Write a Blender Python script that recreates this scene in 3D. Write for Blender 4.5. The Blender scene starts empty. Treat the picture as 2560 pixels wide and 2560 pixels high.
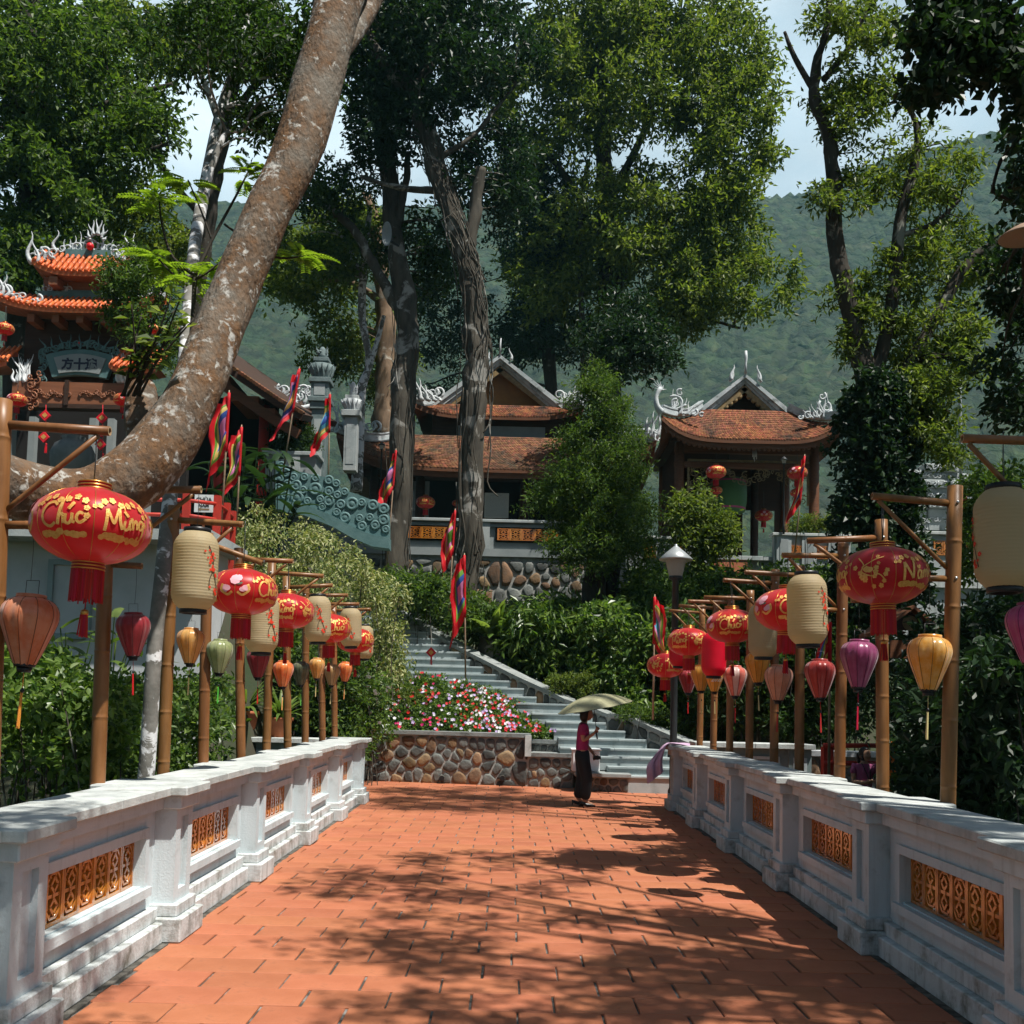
import bpy, bmesh, math, random
import numpy as np
from mathutils import Vector, Matrix, noise as mnoise

scene = bpy.context.scene
COL = scene.collection
PI = math.pi

# ------------------------------------------------------------------ camera
F = 2560.0                      # focal length in pixels of the 2560 px frame
PITCH = math.radians(4.0)
HORIZON = 1760.0
CY = HORIZON - F * math.tan(PITCH)
EYE = 1.69
cam_data = bpy.data.cameras.new('camera')
cam_data.sensor_width = 36.0
cam_data.lens = 36.0 * F / 2560.0
cam_data.shift_y = (CY - 1280.0) / 2560.0
cam_data.clip_start = 0.1
cam_data.clip_end = 6000.0
cam = bpy.data.objects.new('camera', cam_data)
cam.location = (0, 0, EYE)
cam.rotation_euler = (math.radians(90) + PITCH, 0, 0)
COL.objects.link(cam)
scene.camera = cam

# ------------------------------------------------------------------ sky, sun, exposure
SUN = Vector((0.38, -0.31, 1.0)).normalized()
world = bpy.data.worlds.new('World')
scene.world = world
world.use_nodes = True
wn = world.node_tree
bg = wn.nodes['Background']
sky = wn.nodes.new('ShaderNodeTexSky')
sky.sky_type = 'NISHITA'
sky.sun_disc = False
sky.sun_elevation = math.asin(SUN.z)
sky.sun_rotation = math.atan2(SUN.x, SUN.y)
sky.air_density = 1.0
sky.dust_density = 1.5
sky.ozone_density = 1.0
wn.links.new(sky.outputs[0], bg.inputs[0])
bg.inputs[1].default_value = 0.05
sun_data = bpy.data.lights.new('sun', 'SUN')
sun_data.energy = 5.0
sun_data.angle = math.radians(0.55)
sun_data.color = (1.0, 0.955, 0.885)
sun = bpy.data.objects.new('sun', sun_data)
sun.rotation_euler = SUN.to_track_quat('Z', 'Y').to_euler()
sun.location = (20, -20, 60)
COL.objects.link(sun)
scene.view_settings.view_transform = 'Standard'
scene.view_settings.look = 'None'
scene.view_settings.exposure = 0.62
scene.view_settings.gamma = 1.0
scene.render.engine = 'CYCLES'
cy = scene.cycles
cy.max_bounces = 7
cy.diffuse_bounces = 2
cy.glossy_bounces = 2
cy.transmission_bounces = 5
cy.transparent_max_bounces = 6
cy.volume_bounces = 0
cy.use_adaptive_sampling = True
cy.adaptive_threshold = 0.02
cy.caustics_reflective = False
cy.caustics_refractive = False
cy.sample_clamp_indirect = 6.0


ROLL = math.radians(1.4)        # the photograph is tilted a little
cam.rotation_euler = (Matrix.Rotation(math.radians(90) + PITCH, 3, 'X') @ Matrix.Rotation(ROLL, 3, 'Z')).to_euler()
CTX = [1280.0, HORIZON]         # pixel column / row assumed by atZ / atX


def ctx(px, py):
    CTX[0] = px; CTX[1] = py


def at(px, py, Y):
    """world point seen at pixel (px, py) of the 2560 px photo, at distance Y"""
    dx = px - 1280.0; dy = py - CY
    u = (dx * math.cos(ROLL) + dy * math.sin(ROLL)) / F
    v = -(-dx * math.sin(ROLL) + dy * math.cos(ROLL)) / F
    t = Y / (math.cos(PITCH) - v * math.sin(PITCH))
    return Vector((t * u, Y, EYE + t * (math.sin(PITCH) + v * math.cos(PITCH))))


def atX(px, Y, py=None):
    return at(px, CTX[1] if py is None else py, Y).x


def atZ(py, Y, px=None):
    return at(CTX[0] if px is None else px, py, Y).z
# ------------------------------------------------------------------ helpers
def arr(p):
    return np.array(p, dtype=float)


def mesh_np(name, V, faces_flat, sizes, mi=None, smooth=None):
    me = bpy.data.meshes.new(name)
    nv = len(V)
    me.vertices.add(nv)
    me.vertices.foreach_set('co', np.ascontiguousarray(V, dtype=np.float32).ravel())
    me.loops.add(len(faces_flat))
    me.loops.foreach_set('vertex_index', np.ascontiguousarray(faces_flat, dtype=np.int32))
    me.polygons.add(len(sizes))
    sizes = np.asarray(sizes, dtype=np.int32)
    starts = np.zeros(len(sizes), dtype=np.int32)
    starts[1:] = np.cumsum(sizes)[:-1]
    me.polygons.foreach_set('loop_start', starts)
    me.polygons.foreach_set('loop_total', sizes)
    if mi is not None:
        me.polygons.foreach_set('material_index', np.asarray(mi, dtype=np.int32))
    if smooth is not None:
        me.polygons.foreach_set('use_smooth', np.asarray(smooth, dtype=bool))
    me.update(calc_edges=True)
    return me


def link(name, data, parent=None, mats=()):
    o = bpy.data.objects.new(name, data)
    COL.objects.link(o)
    if parent is not None:
        o.parent = parent
        o.matrix_parent_inverse = parent.matrix_basis.inverted()
    if data is not None and mats:
        if not isinstance(mats, (list, tuple)):
            mats = [mats]
        if len(data.materials) == 0:
            for m in mats:
                data.materials.append(m)
    return o


def tag(o, label=None, cat=None, group=None, kind=None):
    if label: o['label'] = label
    if cat: o['category'] = cat
    if group: o['group'] = group
    if kind: o['kind'] = kind
    return o


def empty(name, loc, label=None, cat=None, group=None, kind=None):
    o = bpy.data.objects.new(name, None)
    o.location = loc
    COL.objects.link(o)
    return tag(o, label, cat, group, kind)


class MB:
    """collects geometry; build() links it as ONE mesh object"""
    def __init__(s):
        s.v = []; s.f = []; s.m = []; s.s = []

    def add(s, V, Fc, mi=0, sm=False):
        b = len(s.v)
        s.v.extend([tuple(p) for p in V])
        for f in Fc:
            s.f.append([i + b for i in f]); s.m.append(mi); s.s.append(sm)

    def box(s, x0, x1, y0, y1, z0, z1, mi=0):
        V = [(x0,y0,z0),(x1,y0,z0),(x1,y1,z0),(x0,y1,z0),(x0,y0,z1),(x1,y0,z1),(x1,y1,z1),(x0,y1,z1)]
        s.add(V, [(0,3,2,1),(4,5,6,7),(0,1,5,4),(1,2,6,5),(2,3,7,6),(3,0,4,7)], mi)

    def cbox(s, x0, x1, y0, y1, z0, z1, c=0.01, mi=0):
        """box with chamfered edges on all sides"""
        xs = [(x0, x0 + c, x1 - c, x1)]
        bm = bmesh.new()
        bmesh.ops.create_cube(bm, size=1.0)
        for v in bm.verts:
            v.co = Vector((x0 + (v.co.x + .5) * (x1 - x0), y0 + (v.co.y + .5) * (y1 - y0), z0 + (v.co.z + .5) * (z1 - z0)))
        bmesh.ops.bevel(bm, geom=bm.edges[:], offset=c, segments=1, affect='EDGES')
        bm.verts.index_update()
        s.add([v.co[:] for v in bm.verts], [[v.index for v in f.verts] for f in bm.faces], mi)
        bm.free()

    def bar(s, p, q, w, h, mi=0, up=(0, 0, 1)):
        p = Vector(p); q = Vector(q); d = (q - p).normalized(); up = Vector(up)
        if abs(d.dot(up)) > .98: up = Vector((0, 1, 0))
        a = d.cross(up).normalized() * (w / 2); b = a.cross(d).normalized() * (h / 2)
        V = [p - a - b, p + a - b, p + a + b, p - a + b, q - a - b, q + a - b, q + a + b, q - a + b]
        s.add(V, [(0,1,2,3),(7,6,5,4),(0,4,5,1),(1,5,6,2),(2,6,7,3),(3,7,4,0)], mi)

    def tube(s, pts, rads, n=8, mi=0, sm=True, cap=True, squash=None):
        P = [Vector(p) for p in pts]
        k = len(P)
        if not isinstance(rads, (list, tuple, np.ndarray)): rads = [rads] * k
        T = []
        for i in range(k):
            a = P[max(i - 1, 0)]; b = P[min(i + 1, k - 1)]
            t = (b - a)
            T.append(t.normalized() if t.length > 1e-9 else Vector((0, 0, 1)))
        ref = Vector((0, 0, 1)) if abs(T[0].z) < .9 else Vector((1, 0, 0))
        nrm = T[0].cross(ref).normalized()
        V = []
        for i in range(k):
            if i:
                nrm = (nrm - T[i] * nrm.dot(T[i]))
                nrm = nrm.normalized() if nrm.length > 1e-6 else T[i].orthogonal().normalized()
            bn = T[i].cross(nrm)
            for j in range(n):
                a = 2 * PI * j / n
                V.append(P[i] + (nrm * math.cos(a) + bn * math.sin(a)) * rads[i])
        Fc = []
        for i in range(k - 1):
            for j in range(n):
                Fc.append((i*n + j, i*n + (j+1) % n, (i+1)*n + (j+1) % n, (i+1)*n + j))
        s.add(V, Fc, mi, sm)
        if cap:
            b = len(s.v) - k * n
            s.f.append([b + j for j in range(n)][::-1]); s.m.append(mi); s.s.append(False)
            s.f.append([b + (k-1)*n + j for j in range(n)]); s.m.append(mi); s.s.append(False)

    def lathe(s, prof, n=16, c=(0, 0, 0), mi=0, sm=True, fn=None, mif=None):
        """prof: list of (r, z); fn(angle, t) -> radius factor; mif(i, j) -> material"""
        V = []; k = len(prof)
        for i, (r, z) in enumerate(prof):
            for j in range(n):
                a = 2 * PI * j / n
                rr = r * (fn(a, i / (k - 1)) if fn else 1)
                V.append((c[0] + rr * math.cos(a), c[1] + rr * math.sin(a), c[2] + z))
        b = len(s.v)
        s.v.extend(V)
        for i in range(k - 1):
            for j in range(n):
                s.f.append([b + i*n + j, b + i*n + (j+1) % n, b + (i+1)*n + (j+1) % n, b + (i+1)*n + j])
                s.m.append(mif(i, j) if mif else mi); s.s.append(sm)
        for i, rev in ((0, True), (k - 1, False)):
            if prof[i][0] > 1e-4:
                q = [b + i*n + j for j in range(n)]
                s.f.append(q[::-1] if rev else q); s.m.append(mi if not mif else mif(min(i, k-2), 0)); s.s.append(False)

    def prism(s, poly, o, ux, uy, d, mi=0):
        """poly: 2-D points; o origin, ux/uy in-plane axes, d extrusion vector"""
        o = Vector(o); ux = Vector(ux); uy = Vector(uy); d = Vector(d)
        n = len(poly)
        A = [o + ux * p[0] + uy * p[1] for p in poly]
        B = [a + d for a in A]
        Fc = [list(range(n))[::-1], list(range(n, 2*n))] + [(i, (i+1) % n, n + (i+1) % n, n + i) for i in range(n)]
        s.add(A + B, Fc, mi)

    def grid(s, P, nu, nv, mi=0, sm=True, mif=None):
        """P[u*nv+v]"""
        b = len(s.v)
        s.v.extend([tuple(p) for p in P])
        for i in range(nu - 1):
            for j in range(nv - 1):
                s.f.append([b + i*nv + j, b + (i+1)*nv + j, b + (i+1)*nv + j + 1, b + i*nv + j + 1])
                s.m.append(mif(i, j) if mif else mi); s.s.append(sm)

    def mesh(s, name):
        sizes = [len(f) for f in s.f]
        flat = [i for f in s.f for i in f]
        return mesh_np(name, np.array(s.v, dtype=np.float32).reshape(-1, 3), flat, sizes, s.m, s.s)

    def build(s, name, mats, parent=None, label=None, cat=None, group=None, kind=None):
        o = link(name, s.mesh(name), parent, mats)
        return tag(o, label, cat, group, kind)


def copy_tree(o, parent=None):
    c = o.copy(); COL.objects.link(c)
    if parent is not None:
        c.parent = parent
        c.matrix_parent_inverse = o.matrix_parent_inverse.copy()
    for ch in list(o.children):
        copy_tree(ch, c)
    return c


# ------------------------------------------------------------------ materials
def _ramp(nt, stops):
    r = nt.nodes.new('ShaderNodeValToRGB')
    e = r.color_ramp.elements
    while len(e) < len(stops): e.new(0.5)
    for el, (p, c) in zip(e, stops):
        el.position = p; el.color = (c[0], c[1], c[2], 1)
    return r


def mat(name, col, rough=.6, col2=None, scale=4.0, fac=(.42, .62), detail=5.0, bump=0.0, bscale=60.0, spec=.35,
        trans=0.0, tcol=None, metal=0.0, objrand=0.0, island=0.0, col3=None, scale3=1.0, fac3=(.55, .65), stretch=None, coat=0.0, sheen=0.0):
    m = bpy.data.materials.new(name)
    m.use_nodes = True
    nt = m.node_tree; N = nt.nodes; L = nt.links
    p = N['Principled BSDF']
    p.inputs['Roughness'].default_value = rough
    p.inputs['Specular IOR Level'].default_value = spec
    p.inputs['Metallic'].default_value = metal
    if coat: p.inputs['Coat Weight'].default_value = coat; p.inputs['Coat Roughness'].default_value = .12
    if sheen: p.inputs['Sheen Weight'].default_value = sheen
    tc = N.new('ShaderNodeTexCoord')
    vec = tc.outputs['Object']
    if stretch:
        mp = N.new('ShaderNodeMapping'); mp.inputs['Scale'].default_value = stretch
        L.new(vec, mp.inputs['Vector']); vec = mp.outputs['Vector']
    out = None
    if col2 is not None:
        nz = N.new('ShaderNodeTexNoise'); nz.inputs['Scale'].default_value = scale; nz.inputs['Detail'].default_value = detail
        nz.inputs['Roughness'].default_value = .62
        L.new(vec, nz.inputs['Vector'])
        r = _ramp(nt, [(fac[0], col), (fac[1], col2)])
        L.new(nz.outputs['Fac'], r.inputs['Fac']); out = r.outputs['Color']
    if col3 is not None:
        nz = N.new('ShaderNodeTexNoise'); nz.inputs['Scale'].default_value = scale3; nz.inputs['Detail'].default_value = 7.0
        nz.inputs['Roughness'].default_value = .7
        L.new(tc.outputs['Object'], nz.inputs['Vector'])
        r = _ramp(nt, [(fac3[0], (0, 0, 0)), (fac3[1], (1, 1, 1))])
        L.new(nz.outputs['Fac'], r.inputs['Fac'])
        mx = N.new('ShaderNodeMixRGB'); L.new(r.outputs['Color'], mx.inputs['Fac'])
        if out is not None: L.new(out, mx.inputs['Color1'])
        else: mx.inputs['Color1'].default_value = (*col, 1)
        mx.inputs['Color2'].default_value = (*col3, 1); out = mx.outputs['Color']
    if objrand or island:
        hs = N.new('ShaderNodeHueSaturation')
        if out is not None: L.new(out, hs.inputs['Color'])
        else: hs.inputs['Color'].default_value = (*col, 1)
        if objrand:
            oi = N.new('ShaderNodeObjectInfo'); src = oi.outputs['Random']; amt = objrand
        else:
            ge = N.new('ShaderNodeNewGeometry'); src = ge.outputs['Random Per Island']; amt = island
        ma = N.new('ShaderNodeMapRange')
        ma.inputs['To Min'].default_value = 1 - amt; ma.inputs['To Max'].default_value = 1 + amt
        L.new(src, ma.inputs['Value']); L.new(ma.outputs['Result'], hs.inputs['Value'])
        mh = N.new('ShaderNodeMapRange')
        mu = N.new('ShaderNodeMath'); mu.operation = 'MULTIPLY'; mu.inputs[1].default_value = 7.31
        fr = N.new('ShaderNodeMath'); fr.operation = 'FRACT'
        L.new(src, mu.inputs[0]); L.new(mu.outputs[0], fr.inputs[0]); L.new(fr.outputs[0], mh.inputs['Value'])
        mh.inputs['To Min'].default_value = .5 - amt * .04; mh.inputs['To Max'].default_value = .5 + amt * .04
        L.new(mh.outputs['Result'], hs.inputs['Hue'])
        out = hs.outputs['Color']
    if out is not None: L.new(out, p.inputs['Base Color'])
    else: p.inputs['Base Color'].default_value = (*col, 1)
    if bump:
        nb = N.new('ShaderNodeTexNoise'); nb.inputs['Scale'].default_value = bscale; nb.inputs['Detail'].default_value = 4
        L.new(vec, nb.inputs['Vector'])
        bp = N.new('ShaderNodeBump'); bp.inputs['Strength'].default_value = bump; bp.inputs['Distance'].default_value = .02
        L.new(nb.outputs['Fac'], bp.inputs['Height']); L.new(bp.outputs['Normal'], p.inputs['Normal'])
    if trans:
        t = N.new('ShaderNodeBsdfTranslucent')
        if tcol is not None: t.inputs['Color'].default_value = (*tcol, 1)
        elif out is not None: L.new(out, t.inputs['Color'])
        else: t.inputs['Color'].default_value = (*col, 1)
        mx = N.new('ShaderNodeMixShader'); mx.inputs[0].default_value = trans
        L.new(p.outputs[0], mx.inputs[1]); L.new(t.outputs[0], mx.inputs[2])
        L.new(mx.outputs[0], N['Material Output'].inputs['Surface'])
    return m


def leaf_mat(name, cols, rough=.5, trans=.40, spec=.28, tgain=1.7):
    m = bpy.data.materials.new(name)
    m.use_nodes = True
    nt = m.node_tree; N = nt.nodes; L = nt.links
    p = N['Principled BSDF']
    p.inputs['Roughness'].default_value = rough
    p.inputs['Specular IOR Level'].default_value = spec
    ge = N.new('ShaderNodeNewGeometry')
    k = len(cols)
    r = _ramp(nt, [(i / max(k - 1, 1), c) for i, c in enumerate(cols)])
    L.new(ge.outputs['Random Per Island'], r.inputs['Fac'])
    L.new(r.outputs['Color'], p.inputs['Base Color'])
    t = N.new('ShaderNodeBsdfTranslucent')
    mu = N.new('ShaderNodeMixRGB'); mu.blend_type = 'MULTIPLY'; mu.inputs['Fac'].default_value = 1
    L.new(r.outputs['Color'], mu.inputs['Color1'])
    mu.inputs['Color2'].default_value = (tgain * 1.15, tgain * 1.2, tgain * .5, 1)
    L.new(mu.outputs[0], t.inputs['Color'])
    mx = N.new('ShaderNodeMixShader'); mx.inputs[0].default_value = trans
    L.new(p.outputs[0], mx.inputs[1]); L.new(t.outputs[0], mx.inputs[2])
    L.new(mx.outputs[0], N['Material Output'].inputs['Surface'])
    return m


def bark_mat(name, base, base2, lichen, lich_scale=3.0, lich=(.56, .6), streak=(1, 1, .25), scale=7.0, bump=.6, rough=.85, cell=False):
    m = mat(name, base, rough, base2, scale=scale, fac=(.38, .66), bump=bump, bscale=scale * 2.2, stretch=streak, spec=.2)
    nt = m.node_tree; N = nt.nodes; L = nt.links
    p = N['Principled BSDF']
    src = p.inputs['Base Color'].links[0].from_socket
    tc = N.new('ShaderNodeTexCoord')
    nz = N.new('ShaderNodeTexNoise'); nz.inputs['Scale'].default_value = lich_scale; nz.inputs['Detail'].default_value = 9
    nz.inputs['Roughness'].default_value = .62; nz.inputs['Distortion'].default_value = .6
    L.new(tc.outputs['Object'], nz.inputs['Vector'])
    r = _ramp(nt, [(lich[0], (0, 0, 0)), (lich[1], (1, 1, 1))])
    L.new(nz.outputs['Fac'], r.inputs['Fac'])
    mx = N.new('ShaderNodeMixRGB'); mx.inputs['Color2'].default_value = (*lichen, 1)
    L.new(r.outputs[0], mx.inputs['Fac']); L.new(src, mx.inputs['Color1'])
    L.new(mx.outputs[0], p.inputs['Base Color'])
    return m


# ------------------------------------------------------------------ foliage
class Leaves:
    """collects leaves as folded blades; build() makes one mesh"""
    def __init__(s, seed=0):
        s.rng = np.random.default_rng(seed)
        s.parts = []

    def put(s, pos, axis, nrm, L, W, fold=.18, curl=.12):
        n = len(pos)
        axis = axis / np.maximum(np.linalg.norm(axis, axis=1, keepdims=True), 1e-6)
        side = np.cross(axis, nrm)
        side /= np.maximum(np.linalg.norm(side, axis=1, keepdims=True), 1e-6)
        up = np.cross(side, axis)
        L = np.broadcast_to(np.asarray(L, float), (n,))[:, None]; W = np.broadcast_to(np.asarray(W, float), (n,))[:, None]
        a = pos
        b = pos + axis * L * .42 + side * W * .5 + up * W * fold
        c = pos + axis * L - up * L * curl
        d = pos + axis * L * .42 - side * W * .5 + up * W * fold
        V = np.stack([a, b, c, d], 1).reshape(-1, 3)
        s.parts.append(V)

    def clump(s, centers, radii, twigs, per, leaf_l, leaf_w, spread=.5, droop=.25, up=.6, squash=.75, twig_len=None, start=.15, gap=1.0):
        """leafy twigs that grow outwards from each clump centre"""
        g = s.rng
        C = np.asarray(centers, float).reshape(-1, 3); R = np.broadcast_to(np.asarray(radii, float), (len(C),))
        k = len(C)
        d = g.normal(size=(k, twigs, 3)); d /= np.linalg.norm(d, axis=2, keepdims=True)
        d[:, :, 2] = d[:, :, 2] * squash + .05
        tl = (R[:, None] * g.uniform(.55, 1.05, size=(k, twigs)))[..., None]
        t = g.uniform(start, 1.0, size=(k, twigs, per)) ** .7
        base = C[:, None, None, :]
        pos = base + d[:, :, None, :] * tl[:, :, None, :] * t[..., None]
        pos[..., 2] -= droop * (tl * t) ** 2 / np.maximum(R[:, None, None], .05)
        pos += g.normal(size=pos.shape) * (leaf_l * spread)
        ax = d[:, :, None, :] * .6 + g.normal(size=pos.shape) * .75
        ax[..., 2] -= droop * .8
        nr = g.normal(size=pos.shape) * .55
        nr[..., 2] += up
        pos = pos.reshape(-1, 3)
        n = len(pos)
        if gap < 1.0:
            keep = g.random(n) < gap
        else:
            keep = np.ones(n, bool)
        sc = g.uniform(.65, 1.2, size=n)
        s.put(pos[keep], ax.reshape(-1, 3)[keep], nr.reshape(-1, 3)[keep], (leaf_l * sc)[keep], (leaf_w * sc)[keep])

    def count(s):
        return sum(len(p) for p in s.parts) // 4

    def build(s, name, m, parent=None, **kw):
        V = np.concatenate(s.parts)
        n = len(V) // 4
        b = np.arange(n)[:, None] * 4
        fl = np.concatenate([b, b + 1, b + 2, b, b + 2, b + 3], axis=1).ravel()
        me = mesh_np(name, V, fl, np.full(n * 2, 3), None, np.zeros(n * 2, bool))
        o = link(name, me, parent, m)
        return tag(o, **kw)


def rnd(a, b):
    return random.uniform(a, b)


def smooth_path(pts, n):
    """Catmull-Rom through pts -> n points; pts rows may hold extra columns (radius)"""
    P = np.array(pts, float); k = len(P)
    out = []
    for i in range(n):
        t = i / (n - 1) * (k - 1); j = min(int(t), k - 2); u = t - j
        p0 = P[max(j-1, 0)]; p1 = P[j]; p2 = P[j+1]; p3 = P[min(j+2, k-1)]
        out.append(.5 * ((2*p1) + (-p0+p2)*u + (2*p0-5*p1+4*p2-p3)*u*u + (-p0+3*p1-3*p2+p3)*u**3))
    return np.array(out)


def voronoi_cells(w, h, n, seed, relax=2):
    """irregular polygons that fill a w x h rectangle"""
    g = np.random.default_rng(seed)
    P = np.stack([g.uniform(0, w, n), g.uniform(0, h, n)], 1)
    def cells(P):
        out = []
        for i in range(len(P)):
            poly = [(0, 0), (w, 0), (w, h), (0, h)]
            d2 = ((P - P[i]) ** 2).sum(1)
            for j in np.argsort(d2)[1:16]:
                m = (P[i] + P[j]) / 2; nn = P[j] - P[i]
                new = []
                for a in range(len(poly)):
                    p = np.array(poly[a]); q = np.array(poly[(a+1) % len(poly)])
                    dp = (p - m) @ nn; dq = (q - m) @ nn
                    if dp <= 0: new.append(tuple(p))
                    if (dp < 0) != (dq < 0):
                        t = dp / (dp - dq); new.append(tuple(p + (q - p) * t))
                poly = new
                if len(poly) < 3: break
            out.append(poly)
        return out
    for _ in range(relax):
        cs = cells(P)
        P = np.array([np.mean(c, axis=0) * .7 + P[i] * .3 if len(c) > 2 else P[i] for i, c in enumerate(cs)])
    return [c for c in cells(P) if len(c) > 2]


def rubble(parent, o, ux, uy, w, h, n, seed, mats, gap=.02, depth=.05, name='stone'):
    """rubble stones set in a wall face: o lower corner, ux/uy unit axes, outward = ux x uy"""
    o = Vector(o); ux = Vector(ux); uy = Vector(uy); nz = ux.cross(uy).normalized()
    g = random.Random(seed)
    for c in voronoi_cells(w, h, n, seed):
        c = np.array(c); ce = c.mean(0)
        for _ in range(1):                       # round the corners
            q = []
            for a in range(len(c)):
                p0 = c[a]; p1 = c[(a+1) % len(c)]
                q += [p0*.80 + p1*.20, p0*.20 + p1*.80]
            c = np.array(q)
            if len(c) > 14: break
        rad = np.linalg.norm(c - ce, axis=1)
        k = np.maximum(.35, 1 - gap * g.uniform(.7, 1.6) / np.maximum(rad, .01))
        c = ce + (c - ce) * k[:, None]
        d = depth * g.uniform(.5, 1.15)
        A = [o + ux*p[0] + uy*p[1] - nz*.03 for p in c]
        B = [o + ux*(ce[0] + (p[0]-ce[0])*.93) + uy*(ce[1] + (p[1]-ce[1])*.93) + nz*d*.72 for p in c]
        Cc = [o + ux*(ce[0] + (p[0]-ce[0])*.6) + uy*(ce[1] + (p[1]-ce[1])*.6) + nz*d*g.uniform(.9, 1.1) for p in c]
        m = len(c); b = MB()
        Fc = [(i, (i+1) % m, m + (i+1) % m, m + i) for i in range(m)] + [(m+i, m + (i+1) % m, 2*m + (i+1) % m, 2*m + i) for i in range(m)] + [list(range(2*m, 3*m))]
        b.add(A + B + Cc, Fc, 0, True)
        b.build(name, g.choice(mats), parent)


def text_mesh(body, size=1.0, shear=0.0, bold=0.0, align='CENTER'):
    cu = bpy.data.curves.new('lettering', 'FONT')
    cu.body = body; cu.size = size; cu.shear = shear; cu.offset = bold; cu.align_x = align; cu.align_y = 'CENTER'
    cu.resolution_u = 3
    ob = bpy.data.objects.new('lettering', cu)
    COL.objects.link(ob)
    bpy.context.view_layer.update()
    me = bpy.data.meshes.new_from_object(ob.evaluated_get(bpy.context.evaluated_depsgraph_get()))
    V = [v.co.copy() for v in me.vertices]; Fc = [list(p.vertices) for p in me.polygons]
    bpy.data.objects.remove(ob); bpy.data.curves.remove(cu); bpy.data.meshes.remove(me)
    return V, Fc


ORD = ['first', 'second', 'third', 'fourth', 'fifth', 'sixth', 'seventh', 'eighth', 'ninth', 'tenth', 'eleventh', 'twelfth']
# ------------------------------------------------------------------ shared materials
M = {}
M['tile'] = mat('terracotta_tile', (.36, .122, .058), .66, (.43, .155, .078), scale=3.0, fac=(.35, .65), objrand=.08, bump=.10, bscale=90,
                col3=(.24, .095, .05), scale3=5.0, fac3=(.57, .74), spec=.3)
M['mortar'] = mat('tile_mortar', (.06, .06, .052), .9, (.30, .29, .27), scale=5, fac=(.48, .66))
M['gutter'] = mat('gutter_dirt', (.05, .048, .04), .95, (.16, .15, .13), scale=9, bump=.6, bscale=40)
M['wallpaint'] = mat('painted_render', (.50, .585, .605), .8, (.60, .67, .69), scale=1.7, fac=(.35, .65), bump=.15, bscale=70,
                     col3=(.27, .30, .29), scale3=4.0, fac3=(.55, .80), spec=.2)
M['base'] = mat('weathered_base', (.48, .52, .52), .85, (.60, .64, .64), scale=3, fac=(.35, .6), bump=.25, bscale=50,
                col3=(.20, .20, .17), scale3=4.5, fac3=(.50, .68), spec=.2)
M['coping'] = mat('coping_concrete', (.38, .41, .40), .85, (.54, .57, .55), scale=4, fac=(.36, .64), bump=.2, bscale=60,
                  col3=(.22, .22, .19), scale3=3.2, fac3=(.55, .72), spec=.2)
M['glaze'] = mat('amber_glaze', (.56, .21, .03), .16, (.42, .13, .015), scale=14, fac=(.35, .65), spec=.6, coat=.6, objrand=.16)
M['soil'] = mat('hillside_soil', (.05, .045, .03), .95, (.03, .05, .02), scale=.8, fac=(.4, .6), bump=.6, bscale=8)
M['stone_grey'] = mat('grey_stone', (.30, .34, .34), .75, (.40, .43, .42), scale=2.5, fac=(.35, .65), bump=.2, bscale=50, col3=(.17, .19, .18), scale3=3.0, fac3=(.56, .72))
M['step'] = mat('step_stone', (.27, .33, .335), .6, (.37, .42, .42), scale=1.6, fac=(.35, .65), bump=.1, bscale=60, objrand=.08, col3=(.19, .22, .21), scale3=4.0, fac3=(.56, .75))
M['mortar_wall'] = mat('wall_mortar', (.40, .40, .37), .9, (.26, .26, .24), scale=3.0, fac=(.4, .6), bump=.5, bscale=25)
M['rub1'] = mat('rubble_dark', (.045, .05, .048), .8, (.12, .125, .115), scale=4, fac=(.35, .65), bump=.6, bscale=18, objrand=.35)
M['rub2'] = mat('rubble_brown', (.20, .12, .06), .8, (.11, .08, .05), scale=4, fac=(.35, .65), bump=.6, bscale=18, objrand=.35)
M['rub3'] = mat('rubble_grey', (.17, .18, .165), .8, (.09, .10, .095), scale=4, fac=(.35, .65), bump=.6, bscale=18, objrand=.35)
M['rub4'] = mat('rubble_ochre', (.30, .19, .10), .8, (.18, .13, .08), scale=4, fac=(.35, .65), bump=.6, bscale=18, objrand=.3)
def streaks(m, col, sc=(9, 9, .5), lo=.56, hi=.78, amt=.6):
    nt = m.node_tree; p = nt.nodes['Principled BSDF']; src = p.inputs['Base Color'].links[0].from_socket
    tc = nt.nodes.new('ShaderNodeTexCoord'); mp = nt.nodes.new('ShaderNodeMapping'); mp.inputs['Scale'].default_value = sc
    nz = nt.nodes.new('ShaderNodeTexNoise'); nz.inputs['Scale'].default_value = 1.0; nz.inputs['Detail'].default_value = 6; nz.inputs['Roughness'].default_value = .7
    nt.links.new(tc.outputs['Object'], mp.inputs['Vector']); nt.links.new(mp.outputs[0], nz.inputs['Vector'])
    r = _ramp(nt, [(lo, (0, 0, 0)), (hi, (amt, amt, amt))]); nt.links.new(nz.outputs['Fac'], r.inputs['Fac'])
    mx = nt.nodes.new('ShaderNodeMixRGB'); nt.links.new(r.outputs[0], mx.inputs['Fac']); nt.links.new(src, mx.inputs['Color1']); mx.inputs['Color2'].default_value = (*col, 1)
    nt.links.new(mx.outputs[0], p.inputs['Base Color'])


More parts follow.
